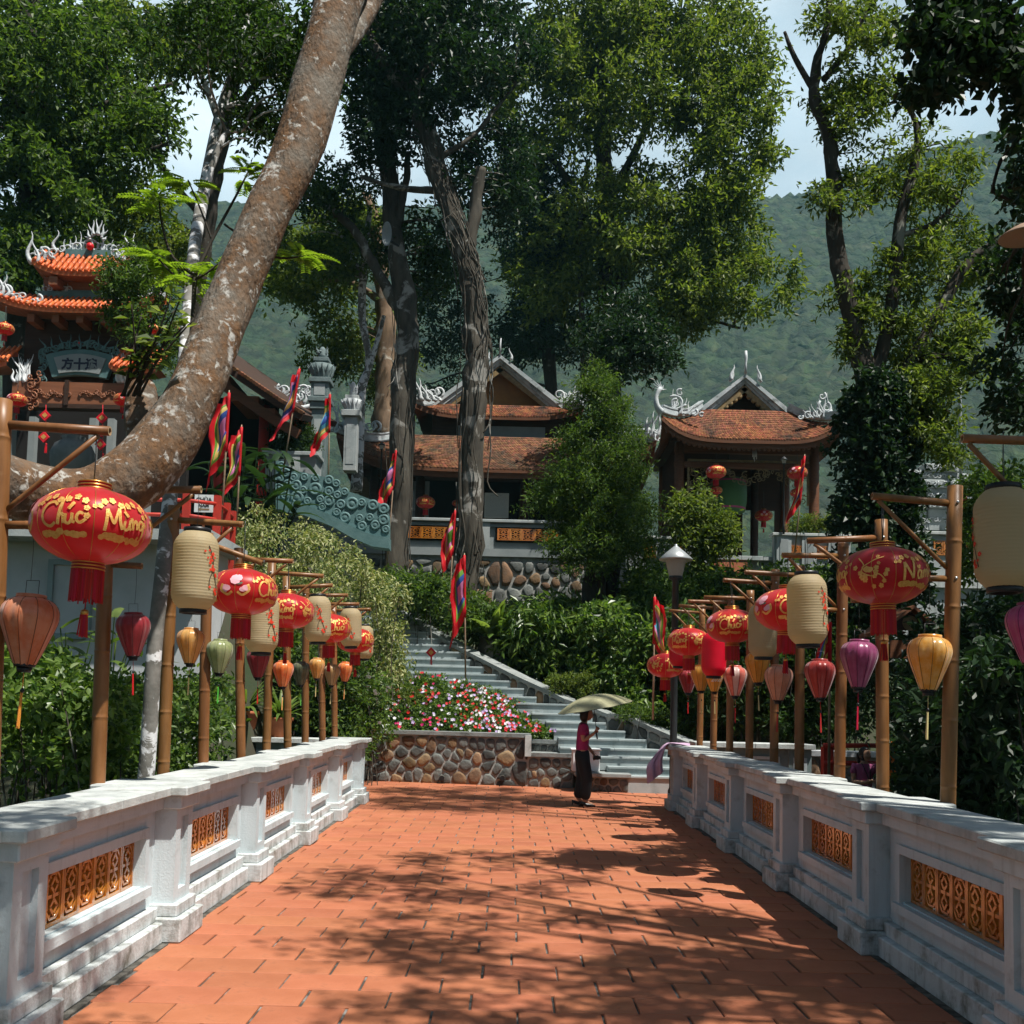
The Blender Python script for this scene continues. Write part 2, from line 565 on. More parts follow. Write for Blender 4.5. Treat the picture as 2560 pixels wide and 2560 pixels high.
streaks(M['wallpaint'], (.25, .28, .26), (8, 8, .6), .54, .80, .55)
streaks(M['base'], (.16, .17, .15), (10, 10, 1.2), .50, .72, .7)
streaks(M['coping'], (.17, .18, .16), (7, 7, 1.0), .52, .76, .6)
streaks(M['step'], (.13, .15, .145), (5, 5, 1.5), .52, .78, .6)
M['coping_dark'] = mat('weathered_coping', (.20, .225, .22), .85, (.29, .31, .30), scale=4, fac=(.36, .64), bump=.3, bscale=50, col3=(.10, .11, .10), scale3=3.2, fac3=(.52, .7), spec=.2)
RUB = [M['rub1'], M['rub1'], M['rub3'], M['rub3'], M['rub3'], M['rub1'], M['rub2'], M['rub4']]

# ------------------------------------------------------------------ the ground and the hillside
def sstep(a, b, x):
    t = min(max((x - a) / (b - a), 0), 1)
    return t * t * (3 - 2 * t)


def ground_z(x, y):
    z = -1.25
    if y > 22.2:
        z = -1.25 + 2.2 * sstep(22.2, 22.5, y) + max(0, min(y, 33.5) - 22.4) * .33
    if x > 3.2:                                    # right hand garden rises later
        z2 = -1.25 + 6.4 * sstep(21.5, 29.5, y)
        k = sstep(3.4, 6.0, x); z = z * (1 - k) + z2 * k
    if x < -3.2:                                   # left: planted bank up to the terrace
        z2 = -1.1 + 1.9 * sstep(11.0, 17.0, y) * sstep(-3.2, -5.5, x) + 3.4 * sstep(17.6, 19.0, y) + 1.6 * sstep(22, 30, y)
        k = sstep(-3.8, -5.4, x); z = z * (1 - k) + z2 * k
    if y > 34: z = min(z, 6.4)
    if abs(x) < 4.0 and y < 21.5: z = -1.35
    return z


xs = [-900, -400, -180, -90, -50, -36] + list(np.arange(-28, 28.1, .7)) + [36, 50, 90, 180, 400, 900]
ys = [-300, -80, -30, -12] + list(np.arange(-6, 46.1, .7)) + [55, 70, 100, 160, 300, 700, 1500, 3000]
b = MB()
P = []
for x in xs:
    for y in ys:
        z = ground_z(x, y) + (mnoise.noise(Vector((x*.5, y*.5, 0))) * .12 if 18 < y < 60 else 0)
        P.append((x, y, z))
b.grid(P, len(xs), len(ys))
b.build('ground', M['soil'], kind='structure', label='dark soil of the garden and the hillside')

# ------------------------------------------------------------------ wooded mountain
M['mountain'] = mat('mountain_forest', (.006, .012, .006), .95, (.028, .045, .018), scale=.16, fac=(.36, .66), detail=10, bump=1.0, bscale=.2,
                    col3=(.05, .06, .025), scale3=.09, fac3=(.56, .72))
M['mountain'].node_tree.nodes['Bump'].inputs['Distance'].default_value = 3.0
_nt = M['mountain'].node_tree; _N = _nt.nodes; _p = _N['Principled BSDF']
_tc = _N.new('ShaderNodeTexCoord'); _v = _N.new('ShaderNodeTexVoronoi'); _v.inputs['Scale'].default_value = .15
_nt.links.new(_tc.outputs['Object'], _v.inputs['Vector'])
_b = _N.new('ShaderNodeBump'); _b.invert = True; _b.inputs['Strength'].default_value = .6; _b.inputs['Distance'].default_value = 4.0
_nt.links.new(_v.outputs['Distance'], _b.inputs['Height']); _nt.links.new(_N['Bump'].outputs['Normal'], _b.inputs['Normal']); _nt.links.new(_b.outputs['Normal'], _p.inputs['Normal'])
_mx = _N.new('ShaderNodeMixRGB'); _mx.blend_type = 'MULTIPLY'; _mx.inputs['Fac'].default_value = .65
_nt.links.new(_p.inputs['Base Color'].links[0].from_socket, _mx.inputs['Color1'])
_hs = _N.new('ShaderNodeHueSaturation'); _hs.inputs['Saturation'].default_value = .25; _hs.inputs['Value'].default_value = 1.7
_nt.links.new(_v.outputs['Color'], _hs.inputs['Color']); _nt.links.new(_hs.outputs[0], _mx.inputs['Color2']); _nt.links.new(_mx.outputs[0], _p.inputs['Base Color'])
RIDGE = [(-900, 560), (-200, 540), (300, 500), (700, 515), (1300, 520), (1800, 500), (1960, 492), (2060, 470), (2140, 432), (2220, 398), (2300, 378), (2420, 352), (2600, 318), (3400, 250)]


def ridge_z(x, Y):
    px = 1280 + x / Y * F
    for (a, ya), (c, yc) in zip(RIDGE[:-1], RIDGE[1:]):
        if a <= px <= c:
            return atZ(ya + (yc - ya) * (px - a) / (c - a), Y, px)
    return atZ(RIDGE[0][1] if px < RIDGE[0][0] else RIDGE[-1][1], Y, px)


RY = 560.0
nu, nv = 420, 190
P = []
for i in range(nu):
    x = -520 + 1040 * i / (nu - 1)
    top = ridge_z(x * RY / RY, RY)
    for j in range(nv):
        v = j / (nv - 1)
        if v < .84:
            s_ = v / .84
            y = 170 + (RY - 170) * s_
            z = -12 + (top + 12) * (s_ ** 1.12)
        else:
            s_ = (v - .84) / .16
            y = RY + 260 * s_
            z = top - 150 * s_ * s_
        n1 = mnoise.noise(Vector((x * .009, y * .009, 3.3))) * 18 + mnoise.noise(Vector((x * .025, y * .025, 7))) * 4
        fade = min(1, abs(v - .84) * 5)
        tr = abs(mnoise.noise(Vector((x * .16, y * .16, z * .16)))) * 5 + mnoise.noise(Vector((x * .5, y * .5, z * .5))) * 3.0
        P.append((x + mnoise.noise(Vector((x*.2, y*.2, 9))) * 2, y - n1 * .5 * fade, z + n1 * fade * min(1, v * 4) + tr))
b = MB(); b.grid(P, nu, nv)
b.build('mountain', M['mountain'], kind='structure', label='hazy wooded mountain behind the temple')

# ------------------------------------------------------------------ backdrop sheet added far behind the mountain to brighten the sky in view
M['cloud'] = mat('cloud', (.36, .47, .56), 1.0, (.44, .53, .60), scale=.0016, fac=(.35, .65), spec=0)  # pale blue of the added sky backdrop, which the sun lights up
P = []
nu, nv = 90, 50
for i in range(nu):
    a = -.74 + 1.48 * i / (nu - 1)
    for j in range(nv):
        v = j / (nv - 1)
        R_ = 2600 + 1500 * v ** 1.3
        n1 = mnoise.noise(Vector((a * 3, v * 3, 0))) * 160 + mnoise.noise(Vector((a * 9, v * 9, 4))) * 50
        P.append(((R_ + n1) * math.sin(a), (R_ + n1) * math.cos(a), -200 + 3400 * v ** 1.1))
b = MB(); b.grid(P, nu, nv)
b.build('sky_backdrop', M['cloud'], kind='structure', label='pale sheet added behind the mountain to brighten the visible sky')

# ------------------------------------------------------------------ bridge deck with terracotta paving
deck = MB()
deck.box(-2.95, 3.2, 2.2, 17.9, -1.0, -.014)
deck.box(-3.6, 5.2, 17.9, 23.0, -1.3, -.014)
DECK = deck.build('bridge_deck', M['mortar'], kind='structure', label='bridge deck and plaza paved with terracotta tiles in running bond')
def edge(side, y):
    """inner face of the balustrade pillars"""
    return 2.147 + .0103 * y if side < 0 else 2.364 + .016 * y


gut = MB()
for s in (-1, 1):
    for i in range(40):
        y0 = 3.0 + i * .36
        xa = edge(s, y0) + .075
        w = .12 + .02 * math.sin(i * 2.1)
        gut.box(min(s*xa, s*(xa+w)), max(s*xa, s*(xa+w)), y0, y0 + .36, -.02, .002 + .003 * math.sin(i * 1.7))
gut.build('gutter_edge', M['gutter'], DECK)

TW, TD, ROW, PITCHX = .456, .322, .333, .470


def tile_mesh(name, w, d):
    t = MB(); c = .006
    V = [(-w/2,-d/2,-.03),(w/2,-d/2,-.03),(w/2,d/2,-.03),(-w/2,d/2,-.03),
         (-w/2,-d/2,-c),(w/2,-d/2,-c),(w/2,d/2,-c),(-w/2,d/2,-c),
         (-w/2+c,-d/2+c,0),(w/2-c,-d/2+c,0),(w/2-c,d/2-c,0),(-w/2+c,d/2-c,0)]
    Fc = [(0,1,5,4),(1,2,6,5),(2,3,7,6),(3,0,4,7),(4,5,9,8),(5,6,10,9),(6,7,11,10),(7,4,8,11),(8,9,10,11)]
    t.add(V, Fc)
    return t


tile_me = tile_mesh('tile', TW, TD).mesh('tile')
tile_me.materials.append(M['tile'])
random.seed(11)
far = MB()
cnt = 0
row = 0
y = 4.62
while y < 21.9:
    lim = edge(1, y) + .085 if y < 17.3 else 5.0
    liml = -edge(-1, y) - .085 if y < 17.3 else -3.3
    off = (row % 2) * PITCHX / 2 + rnd(-.03, .03) + .08
    k0 = int(math.floor((liml - off) / PITCHX)) - 1
    x = k0 * PITCHX + off
    while x < lim + PITCHX:
        a = max(x - TW / 2, liml); c = min(x + TW / 2, lim)
        if c - a > .05:
            xc = (a + c) / 2; sx = (c - a) / TW
            if cnt < 300:
                o = bpy.data.objects.new('tile', tile_me); COL.objects.link(o)
                o.parent = DECK
                o.location = (xc + rnd(-.003, .003), y + rnd(-.003, .003), rnd(-.0025, .0015))
                o.rotation_euler = (rnd(-.005, .005), rnd(-.004, .004), rnd(-.006, .006))
                o.scale.x = sx
                cnt += 1
            else:
                t = tile_mesh('t', (c - a), TD)
                z = rnd(-.0025, .0015)
                far.add([(p[0] + xc, p[1] + y + rnd(-.001, .001), p[2] + z) for p in t.v], t.f)
        x += PITCHX
    y += ROW; row += 1
M['tile_far'] = mat('terracotta_tile_far', (.36, .122, .058), .66, (.43, .155, .078), scale=3.0, fac=(.35, .65), island=.08, bump=.08, bscale=90, spec=.3)
tag(far.build('far_paving_tiles', M['tile_far'], DECK), kind='stuff')

# ------------------------------------------------------------------ balustrades
def vent_tile_mesh(w=.232, h=.345, d=.055):
    """openwork glazed tile in the plane u (width), z (height)"""
    t = MB()
    def fr(p, q, wd, dd=d): t.bar((p[0], 0, p[1]), (q[0], 0, q[1]), dd, wd, up=(0, 1, 0)) if False else t.bar((p[0], 0, p[1]), (q[0], 0, q[1]), wd, dd, up=(0, 1, 0))
    a, c = w/2 - .011, h/2 - .011
    for p, q in (((-a-.011, -c), (a+.011, -c)), ((-a-.011, c), (a+.011, c)), ((-a, -c+.0105), (-a, c-.0105)), ((a, -c+.0105), (a, c-.0105))):
        fr(p, q, .022)
    def loop(pts, wd, dd):
        for i in range(len(pts)):
            p = pts[i]; q = pts[(i+1) % len(pts)]
            fr(p, q, wd, dd)
    oct_ = [(-.045, -c+.03), (.045, -c+.03), (a-.02, -c+.075), (a-.02, c-.075), (.045, c-.03), (-.045, c-.03), (-a+.02, c-.075), (-a+.02, -c+.075)]
    loop(oct_, .016, d*.8)
    loop([(0, .02), (.047, .062), (0, .11), (-.047, .062)], .02, d*.9)
    loop([(0, -.02), (.047, -.062), (0, -.11), (-.047, -.062)], .02, d*.9)
    for sx in (-1, 1):
        fr((0, 0), (sx*(a-.02), 0), .022, d*.7)
        for sz in (-1, 1):
            fr((sx*.047, sz*.062), (sx*(a-.02), sz*.075), .014, d*.65)
            fr((sx*.02, sz*.10), (sx*.045, sz*(c-.03)), .014, d*.6)
            fr((sx*(a-.02), sz*(c-.075)), (sx*a, sz*c), .018, d*.7)
    fr((0, -.03), (0, .03), .03, d*.85)
    return t.mesh('vent_tile')


vent_me = vent_tile_mesh()
vent_me.materials.append(M['glaze'])


def balustrade(side, centers, label, end_label):
    """u runs along the wall (distance from camera), w points outwards from the walkway"""
    ang = .0103 if side < 0 else .016
    X0 = 2.147 if side < 0 else 2.364
    root = empty('balustrade', (side * (X0 + .3), centers[0], 0), label, 'balustrade', 'balustrades along the bridge')
    def W(u, w, z):
        return Vector((side * (X0 + ang * u + w), u, z * .932))
    def bx(mb, u0, u1, w0, w1, z0, z1, mi=0, c=0):
        if c:
            bm = MB(); bm.cbox(u0, u1, w0, w1, z0, z1, c)
            V = [W(*p) for p in bm.v]; Fc = bm.f
            mb.add(V, Fc if side < 0 else [f[::-1] for f in Fc], mi)
            return
        V = [W(u, w, z) for (u, w, z) in ((u0,w0,z0),(u1,w0,z0),(u1,w1,z0),(u0,w1,z0),(u0,w0,z1),(u1,w0,z1),(u1,w1,z1),(u0,w1,z1))]
        Fc = [(0,3,2,1),(4,5,6,7),(0,1,5,4),(1,2,6,5),(2,3,7,6),(3,0,4,7)]
        mb.add(V, Fc if side < 0 else [f[::-1] for f in Fc], mi)
    hw = .185
    # pillars
    for i, uc in enumerate(centers):
        p = MB()
        w0, w1 = .085, .575
        for (ua, ub) in ((uc-hw, uc-.085), (uc+.085, uc+hw)):      # shaft with a sunk panel on the inner face
            bx(p, ua, ub, w0, w1, .27, .97)
        bx(p, uc-.085, uc+.085, w0, w1, .27, .36)
        bx(p, uc-.085, uc+.085, w0, w1, .90, .97)
        bx(p, uc-.085, uc+.085, w0+.035, w1-.035, .36, .90)
        bx(p, uc-hw-.04, uc+hw+.04, w0-.04, w1+.04, .97, 1.071, c=.008)
        P_ = p.build('pillar', M['wallpaint'], root)
        q = MB()
        bx(q, uc-.27, uc+.27, 0, .66, 0, .178, c=.01)
        bx(q, uc-.225, uc+.225, .045, .615, .178, .27, c=.008)
        q.build('base_block', M['base'], P_)
        q = MB()
        bx(q, uc-.285, uc+.285, -.01, .67, 1.071, 1.142, c=.01)
        q.build('coping_slab', M['coping'], P_)
    # bays
    for a, c in zip(centers[:-1], centers[1:]):
        um = (a + c) / 2
        u0, u1 = a + hw, c - hw
        p = MB()
        hl = .78                      # half length of the opening
        o0, o1 = um - hl, um + hl
        z0, z1 = .435, .785
        fa, fb = .235, .425           # wall faces
        bx(p, u0, u1, fa, fb, .25, z0); bx(p, u0, u1, fa, fb, z1, .972)
        bx(p, u0, o0, fa, fb, z0, z1); bx(p, o1, u1, fa, fb, z0, z1)
        bx(p, a+.226, c-.226, .165, .495, .972, 1.071)
        wall = p.build('wall_panel', M['wallpaint'], root)
        q = MB()                      # raised surround and sill
        e = .065
        for w0, w1 in ((fa-.025, fa), (fb, fb+.025)):
            bx(q, o0-e, o1+e, w0, w1, z1, z1+e); bx(q, o0-e, o0, w0, w1, z0-.01, z1); bx(q, o1, o1+e, w0, w1, z0-.01, z1)
        bx(q, o0-e-.02, o1+e+.02, fa-.05, fa, z0-.075, z0-.0101)
        bx(q, o0-e-.02, o1+e+.02, fb, fb+.05, z0-.075, z0-.0101)
        q.build('window_surround', M['wallpaint'], wall)
        n = 7
        for k in range(n):
            uu = o0 + (k + .5) * (2*hl) / n
            t = bpy.data.objects.new('vent_tile', vent_me); COL.objects.link(t)
            t.parent = wall; t.matrix_parent_inverse = wall.matrix_basis.inverted()
            t.location = W(uu, .315, (z0+z1)/2 + rnd(-.003, .003)); t.scale = (.96, 1, .932); t.rotation_euler = (0, 0, PI/2 - side * ang + rnd(-.012, .012))
        q = MB()
        bx(q, a+.2701, c-.2701, .12, .54, 0, .15, c=.008)
        bx(q, a+.2251, c-.2251, .175, .485, .15, .25, c=.006)
        q.build('plinth', M['base'], root)
        q = MB()
        n = 2
        for k in range(n):
            ua = a + .2851 + k * (c - a - .5702) / n; ub = a + .2851 + (k+1) * (c - a - .5702) / n
            bx(q, ua + .0015, ub - .0015, .10, .56, 1.071, 1.1385, c=.008)
        q.build('coping_slab', M['coping'], root)
    return root


LC = [2.59, 5.0, 7.41, 9.80, 12.25, 14.67, 17.06]
RC = [2.68, 5.1, 7.53, 9.98, 12.45, 14.88, 17.2]
balustrade(-1, LC, 'sunlit white painted balustrade with amber vent tiles, along the left of the bridge', '')
balustrade(1, RC, 'shaded grey painted balustrade with amber vent tiles, along the right of the bridge', '')
# ------------------------------------------------------------------ bamboo lantern stands
M['bamboo'] = mat('bamboo_cane', (.165, .070, .020), .42, (.25, .112, .038), scale=5, fac=(.35, .65), stretch=(3, 3, .5), objrand=.14, col3=(.22, .12, .05), scale3=6, fac3=(.6, .75), spec=.4)
M['bamboo_node'] = mat('bamboo_node', (.40, .25, .13), .7, (.22, .13, .06), scale=20)
M['bamboo_cut'] = mat('bamboo_cut_end', (.45, .32, .18), .8)
M['steel'] = mat('steel_bolt', (.55, .55, .55), .35, metal=1.0)
M['wire'] = mat('hanger_wire', (.10, .10, .10), .5, metal=.6)


def bamboo(mb, p, q, r, node=.34, n=10, hollow=True):
    p = Vector(p); q = Vector(q); L = (q - p).length
    pts = []; rr = []
    def push(t, f):
        pts.append(p + (q - p) * (t / L)); rr.append(r * f)
    push(0, 1.0)
    t = rnd(.3, .9) * node
    while t < L - .03:
        push(max(t - .030, .001), 1.0); push(t - .010, .985); push(t - .004, 1.035); push(t + .004, 1.04); push(t + .010, .985); push(t + .03, 1.0)
        t += node * rnd(.85, 1.15)
    push(L, 1.0)
    k = len(pts)
    mb.tube(pts, rr, n, 0, True, cap=False)
    b = len(mb.v) - k * n
    for end in (0, k - 1):                     # hollow cut end
        c = pts[end]; ring = [b + end * n + j for j in range(n)]
        d = (q - p).normalized() * (.02 if end == 0 else -.02)
        base = len(mb.v)
        for j in ring:
            v = Vector(mb.v[j]); mb.v.append(tuple(c + (v - c) * .72))
        for j in ring:
            v = Vector(mb.v[j]); mb.v.append(tuple(c + (v - c) * .70 + d))
        for j in range(n):
            a1, a2 = ring[j], ring[(j+1) % n]; i1, i2 = base + j, base + (j+1) % n
            mb.f.append([a1, a2, i2, i1] if end else [a2, a1, i1, i2]); mb.m.append(2); mb.s.append(False)
            w1, w2 = base + n + j, base + n + (j+1) % n
            mb.f.append([i1, i2, w2, w1] if end else [i2, i1, w1, w2]); mb.m.append(1); mb.s.append(False)
        mb.f.append([base + n + j for j in range(n)] if end else [base + n + j for j in range(n)][::-1]); mb.m.append(1); mb.s.append(False)


BM = [M['bamboo'], M['bamboo_node'], M['bamboo_cut']]
# (Y, top px, bottom px, arm root py, arm tip px, arm tip py, stub)
LEFT = [(5.74, 6, -26, 1062, 275, 1078), (7.29, 272, 244, 1224, 503, 1224), (8.69, 435, 407, 1300, 608, 1311), (9.85, 520, 506, 1362, 656, 1408),
        (11.29, 597, 600, 1398, 733, 1403), (12.53, 680, 664, 1432, 809, 1440), (13.77, 716, 717, 1468, 832, 1463), (15.02, 765, 761, 1488, 870, 1488),
        (16.3, 803, 804, 1510, 898, 1510), (17.4, 834, 835, 1526, 927, 1523)]
RIGHT = [(6.08, 2606, 2600, 1103, 2405, 1096), (7.4, 2388, 2370, 1258, 2180, 1240), (8.75, 2203, 2207, 1345, 2018, 1352), (9.96, 2108, 2099, 1390, 1955, 1388),
         (11.43, 2001, 1998, 1438, 1862, 1430), (12.6, 1938, 1935, 1458, 1808, 1450), (14, 1876, 1873, 1496, 1760, 1493), (15.3, 1827, 1824, 1506, 1720, 1503),
         (16.5, 1791, 1783, 1520, 1697, 1514), (17.6, 1756, 1749, 1532, 1672, 1526)]
random.seed(5)
TIPS = {}
for side, lst in ((-1, LEFT), (1, RIGHT)):
    for i, (Y, pt, pb, ry, tx, ty) in enumerate(lst):
        root_pt = at(pt + (pb - pt) * .06, ry, Y)
        ztop = root_pt.z + rnd(.10, .17)
        a = Vector((atX(pb, Y, 1960 - 9 * i), Y, 1.1)); c = root_pt
        d = (c - a) / (c.z - a.z)
        foot = a + d * (-1.2 - a.z); top = a + d * (ztop - a.z)
        sname = 'left' if side < 0 else 'right'
        st = empty('bamboo_lantern_stand', foot, 'bamboo pole with side arm, %s from the camera behind the %s balustrade' % (ORD[i], sname), 'bamboo pole', 'bamboo lantern stands')
        r = .054 if side > 0 else .053
        mb = MB(); bamboo(mb, foot, top, r, .42, 12); mb.build('pole', BM, st)
        tip = at(tx, ty, Y)
        dirx = 1 if side < 0 else -1
        base = root_pt + Vector((dirx * r * .8, 0, 0))
        mb = MB(); bamboo(mb, base, tip, .027, .38, 10); mb.build('arm', BM, st)
        bt = base + (tip - base) * rnd(.84, .92) + Vector((0, 0, -.03)); bb = a + d * (root_pt.z - a.z - rnd(.44, .52)) + Vector((dirx * r * .9, 0, 0))
        mb = MB(); bamboo(mb, bb, bt, .0165, .3, 8); mb.build('brace', BM, st)
        sz = root_pt.z - rnd(.52, .58)
        sb = a + d * (sz - a.z) + Vector((dirx * r * .8, 0, 0))
        se = sb + Vector((dirx * .22, 0, rnd(-.01, .01)))
        mb = MB(); bamboo(mb, sb, se, .024, .3, 10); mb.build('stub_arm', BM, st)
        mb = MB()
        for pz in (root_pt.z, sz):
            p = a + d * (pz - a.z) + Vector((0, -r * .95, 0)); mb.lathe([(.011, 0), (.011, .006), (.004, .009)], 8, (0, 0, 0))
            mb.v = mb.v[:-24] + [(p.x + v[0], p.y - v[2], p.z + v[1]) for v in mb.v[-24:]]
        mb.build('bolt', M['steel'], st)
        TIPS[(side, i)] = (tip, se)

# ------------------------------------------------------------------ lantern prototypes
M['redcloth'] = mat('red_lantern_cloth', (.62, .012, .014), .38, (.50, .008, .012), scale=3, fac=(.3, .7), trans=.34, tcol=(.85, .02, .012), spec=.35, sheen=.3, objrand=.06)
M['gold'] = mat('gold_print', (.72, .33, .06), .42, (.85, .48, .14), scale=60, fac=(.35, .65), spec=.6, metal=.35, bump=.3, bscale=200)
M['goldband'] = mat('gold_band', (.62, .30, .07), .3, metal=.8)
M['redband'] = mat('red_collar', (.34, .01, .012), .45)
M['fringe'] = mat('red_fringe', (.55, .01, .015), .55, trans=.25, tcol=(.8, .02, .02), island=.25)
M['pinkprint'] = mat('pink_print', (.85, .42, .48), .5)
M['leafprint'] = mat('green_print', (.10, .14, .09), .5)
M['cream'] = mat('cream_paper', (.50, .41, .25), .6, (.56, .47, .30), scale=2, fac=(.3, .7), trans=.45, tcol=(.85, .68, .38), spec=.3, objrand=.06)
M['redpaper'] = mat('red_paper', (.70, .005, .03), .35, trans=.35, tcol=(.9, .01, .03), spec=.5)
M['black'] = mat('black_plastic', (.012, .012, .013), .4)
M['redprint'] = mat('red_blossom_print', (.72, .05, .02), .5)
M['darkprint'] = mat('dark_branch_print', (.04, .02, .015), .5)

LW, LH = .60, .40


def ell(phi, z, off=0.0):
    t = min(abs(z) / (LH / 2), .999)
    r = (LW / 2) * (1 - t ** 2.25) ** .5 + off
    return Vector((r * math.cos(phi), r * math.sin(phi), z))


def wrap(V, phi0, z0, sx, fn, off):
    return [fn(phi0 + v[0] / sx, z0 + v[1], off) for v in V]


def rosette(mb, cx, cz, r, phi0, sx, fn, off, mi, petals=5, rot=0.0):
    for k in range(petals):
        a = rot + 2 * PI * k / petals
        ox, oz = cx + math.cos(a) * r * .58, cz + math.sin(a) * r * .58
        pts = [(ox + math.cos(t) * r * .42, oz + math.sin(t) * r * .42) for t in np.linspace(0, 2*PI, 8, endpoint=False)]
        V = wrap(pts, phi0, 0, sx, fn, off + .0003 * k)
        mb.add(V, [list(range(8))], mi)
    pts = [(cx + math.cos(t) * r * .22, cz + math.sin(t) * r * .22) for t in np.linspace(0, 2*PI, 6, endpoint=False)]
    mb.add(wrap(pts, phi0, 0, sx, fn, off + .002), [list(range(6))], mi)


def blob(mb, cx, cz, w, h, phi0, sx, fn, off, mi, g):
    for k in range(6):
        ox = cx + (k / 5 - .5) * w; oz = cz + g.uniform(-.25, .25) * h
        rr = h * g.uniform(.38, .6)
        pts = [(ox + math.cos(t) * rr * 1.25, oz + math.sin(t) * rr) for t in np.linspace(0, 2*PI, 9, endpoint=False)]
        mb.add(wrap(pts, phi0, 0, sx, fn, off + .0004 * k), [list(range(9))], mi)


def stroke(mb, pts, w, phi0, sx, fn, off, mi):
    """ribbon of a 2-D polyline wrapped on a surface"""
    P = np.array(pts, float); n = len(P)
    V = []
    for i in range(n):
        t = P[min(i+1, n-1)] - P[max(i-1, 0)]; t /= max(np.linalg.norm(t), 1e-6)
        nn = np.array([-t[1], t[0]])
        ww = w * (1 if not isinstance(w, list) else 1)
        V += [tuple(P[i] + nn * ww), tuple(P[i] - nn * ww)]
    mb.add(wrap(V, phi0, 0, sx, fn, off), [(2*i, 2*i+1, 2*i+3, 2*i+2) for i in range(n-1)], mi)


def letters(mb, body, size, cz, phi0, sx, fn, off, mi, rot=0.0, bold=.02):
    V, Fc = text_mesh(body, size, .32, bold * size)
    bm = bmesh.new()
    vs = [bm.verts.new(v) for v in V]
    for f in Fc:
        try: bm.faces.new([vs[i] for i in f])
        except ValueError: pass
    bmesh.ops.triangulate(bm, faces=bm.faces[:])
    long_ = [e for e in bm.edges if e.calc_length() > .03]
    if long_: bmesh.ops.subdivide_edges(bm, edges=long_, cuts=1)
    bm.verts.index_update()
    ca, sa = math.cos(rot), math.sin(rot)
    pts = [(v.co.x * ca - v.co.y * sa, v.co.x * sa + v.co.y * ca) for v in bm.verts]
    mb.add(wrap(pts, phi0, cz, sx, fn, off), [[v.index for v in f.verts] for f in bm.faces], mi)
    bm.free()


SCRIPT = {
    'Chúc': [[(.78, .85), (.6, 1.02), (.3, .95), (.06, .6), (.08, .2), (.35, -.02), (.62, .1)], [(1.02, 1.12), (.88, .6), (.72, 0)], [(.76, .2), (.9, .44), (1.0, .36), (.97, .02)],
             [(1.12, .42), (1.06, .1), (1.18, 0), (1.32, .15), (1.38, .42), (1.34, .1), (1.44, .02)], [(1.80, .36), (1.68, .43), (1.55, .3), (1.53, .1), (1.65, 0), (1.88, .14)], [(1.24, .62), (1.48, .9)]],
    'Mừng': [[(0, -.05), (.12, .45), (.22, .98)], [(.22, .98), (.32, .6), (.44, .3), (.6, .68), (.78, 1.02)], [(.78, 1.02), (.72, .45), (.8, 0)], [(.96, .42), (.9, .1), (1.02, 0), (1.15, .15), (1.22, .42), (1.18, .1), (1.27, .02)],
             [(1.22, .40), (1.33, .48), (1.31, .58)], [(1.0, .88), (1.16, .62)], [(1.38, .43), (1.34, 0)], [(1.35, .2), (1.5, .43), (1.6, .36), (1.58, .02)],
             [(2.0, .38), (1.85, .44), (1.72, .3), (1.74, .08), (1.9, .06), (2.0, .4), (1.96, -.2), (1.84, -.52), (1.66, -.46), (1.72, -.3)]],
    'Năm': [[(0, -.05), (.08, .45), (.17, .98)], [(.17, .98), (.35, .5), (.56, .03)], [(.56, .03), (.64, .5), (.78, 1.08)], [(1.18, .38), (1.02, .44), (.88, .25), (.92, .02), (1.06, .05), (1.19, .42), (1.15, .05), (1.24, .02)],
            [(.92, .72), (1.02, .6), (1.15, .74)], [(1.36, .43), (1.31, 0)], [(1.33, .2), (1.46, .43), (1.56, .34), (1.53, .02)], [(1.54, .2), (1.68, .43), (1.78, .34), (1.76, .0)]],
    'Mới': [[(0, -.05), (.12, .45), (.22, .98)], [(.22, .98), (.32, .6), (.44, .3), (.6, .68), (.78, 1.02)], [(.78, 1.02), (.72, .45), (.8, 0)], [(1.12, .43), (.95, .36), (.92, .1), (1.05, 0), (1.2, .12), (1.21, .34), (1.12, .43)],
            [(1.2, .38), (1.33, .46), (1.31, .58)], [(1.08, .62), (1.24, .9)], [(1.46, .43), (1.42, .08), (1.54, .02)], [(1.47, .60), (1.49, .66)]]}


def brush(mb, word, em, cz, phi0, sx, fn, off, mi, rot=.14):
    st = SCRIPT[word]; w = max(p[0] for s_ in st for p in s_); ca, sa = math.cos(rot), math.sin(rot)
    for k, s_ in enumerate(st):
        P = smooth_path([((x - w/2) * em, (y - .42) * em) for x, y in s_], 6 * len(s_))
        P = [(x * ca - y * sa, x * sa + y * ca + cz) for x, y in P]
        stroke(mb, P, em * (.062 if len(s_) > 3 else .072), phi0, sx, fn, off + .0003 * k, mi)


def tassel(mb, c, L, r, mi_cap, mi_f, n=14, g=random):
    x, y, z = c
    mb.lathe([(.003, 0), (r*.7, -.006), (r*.8, -.02), (r*.75, -.03)], 8, (x, y, z), mi_cap)
    for k in range(n):
        a = 2*PI*k/n + g.uniform(-.2, .2); rr = r * g.uniform(.3, 1.0)
        p = Vector((x + rr*.7*math.cos(a), y + rr*.7*math.sin(a), z - .028))
        q = Vector((x + rr*1.1*math.cos(a), y + rr*1.1*math.sin(a), z - L * g.uniform(.9, 1.0)))
        mb.bar(p, q, r*.28, r*.16, mi_f)


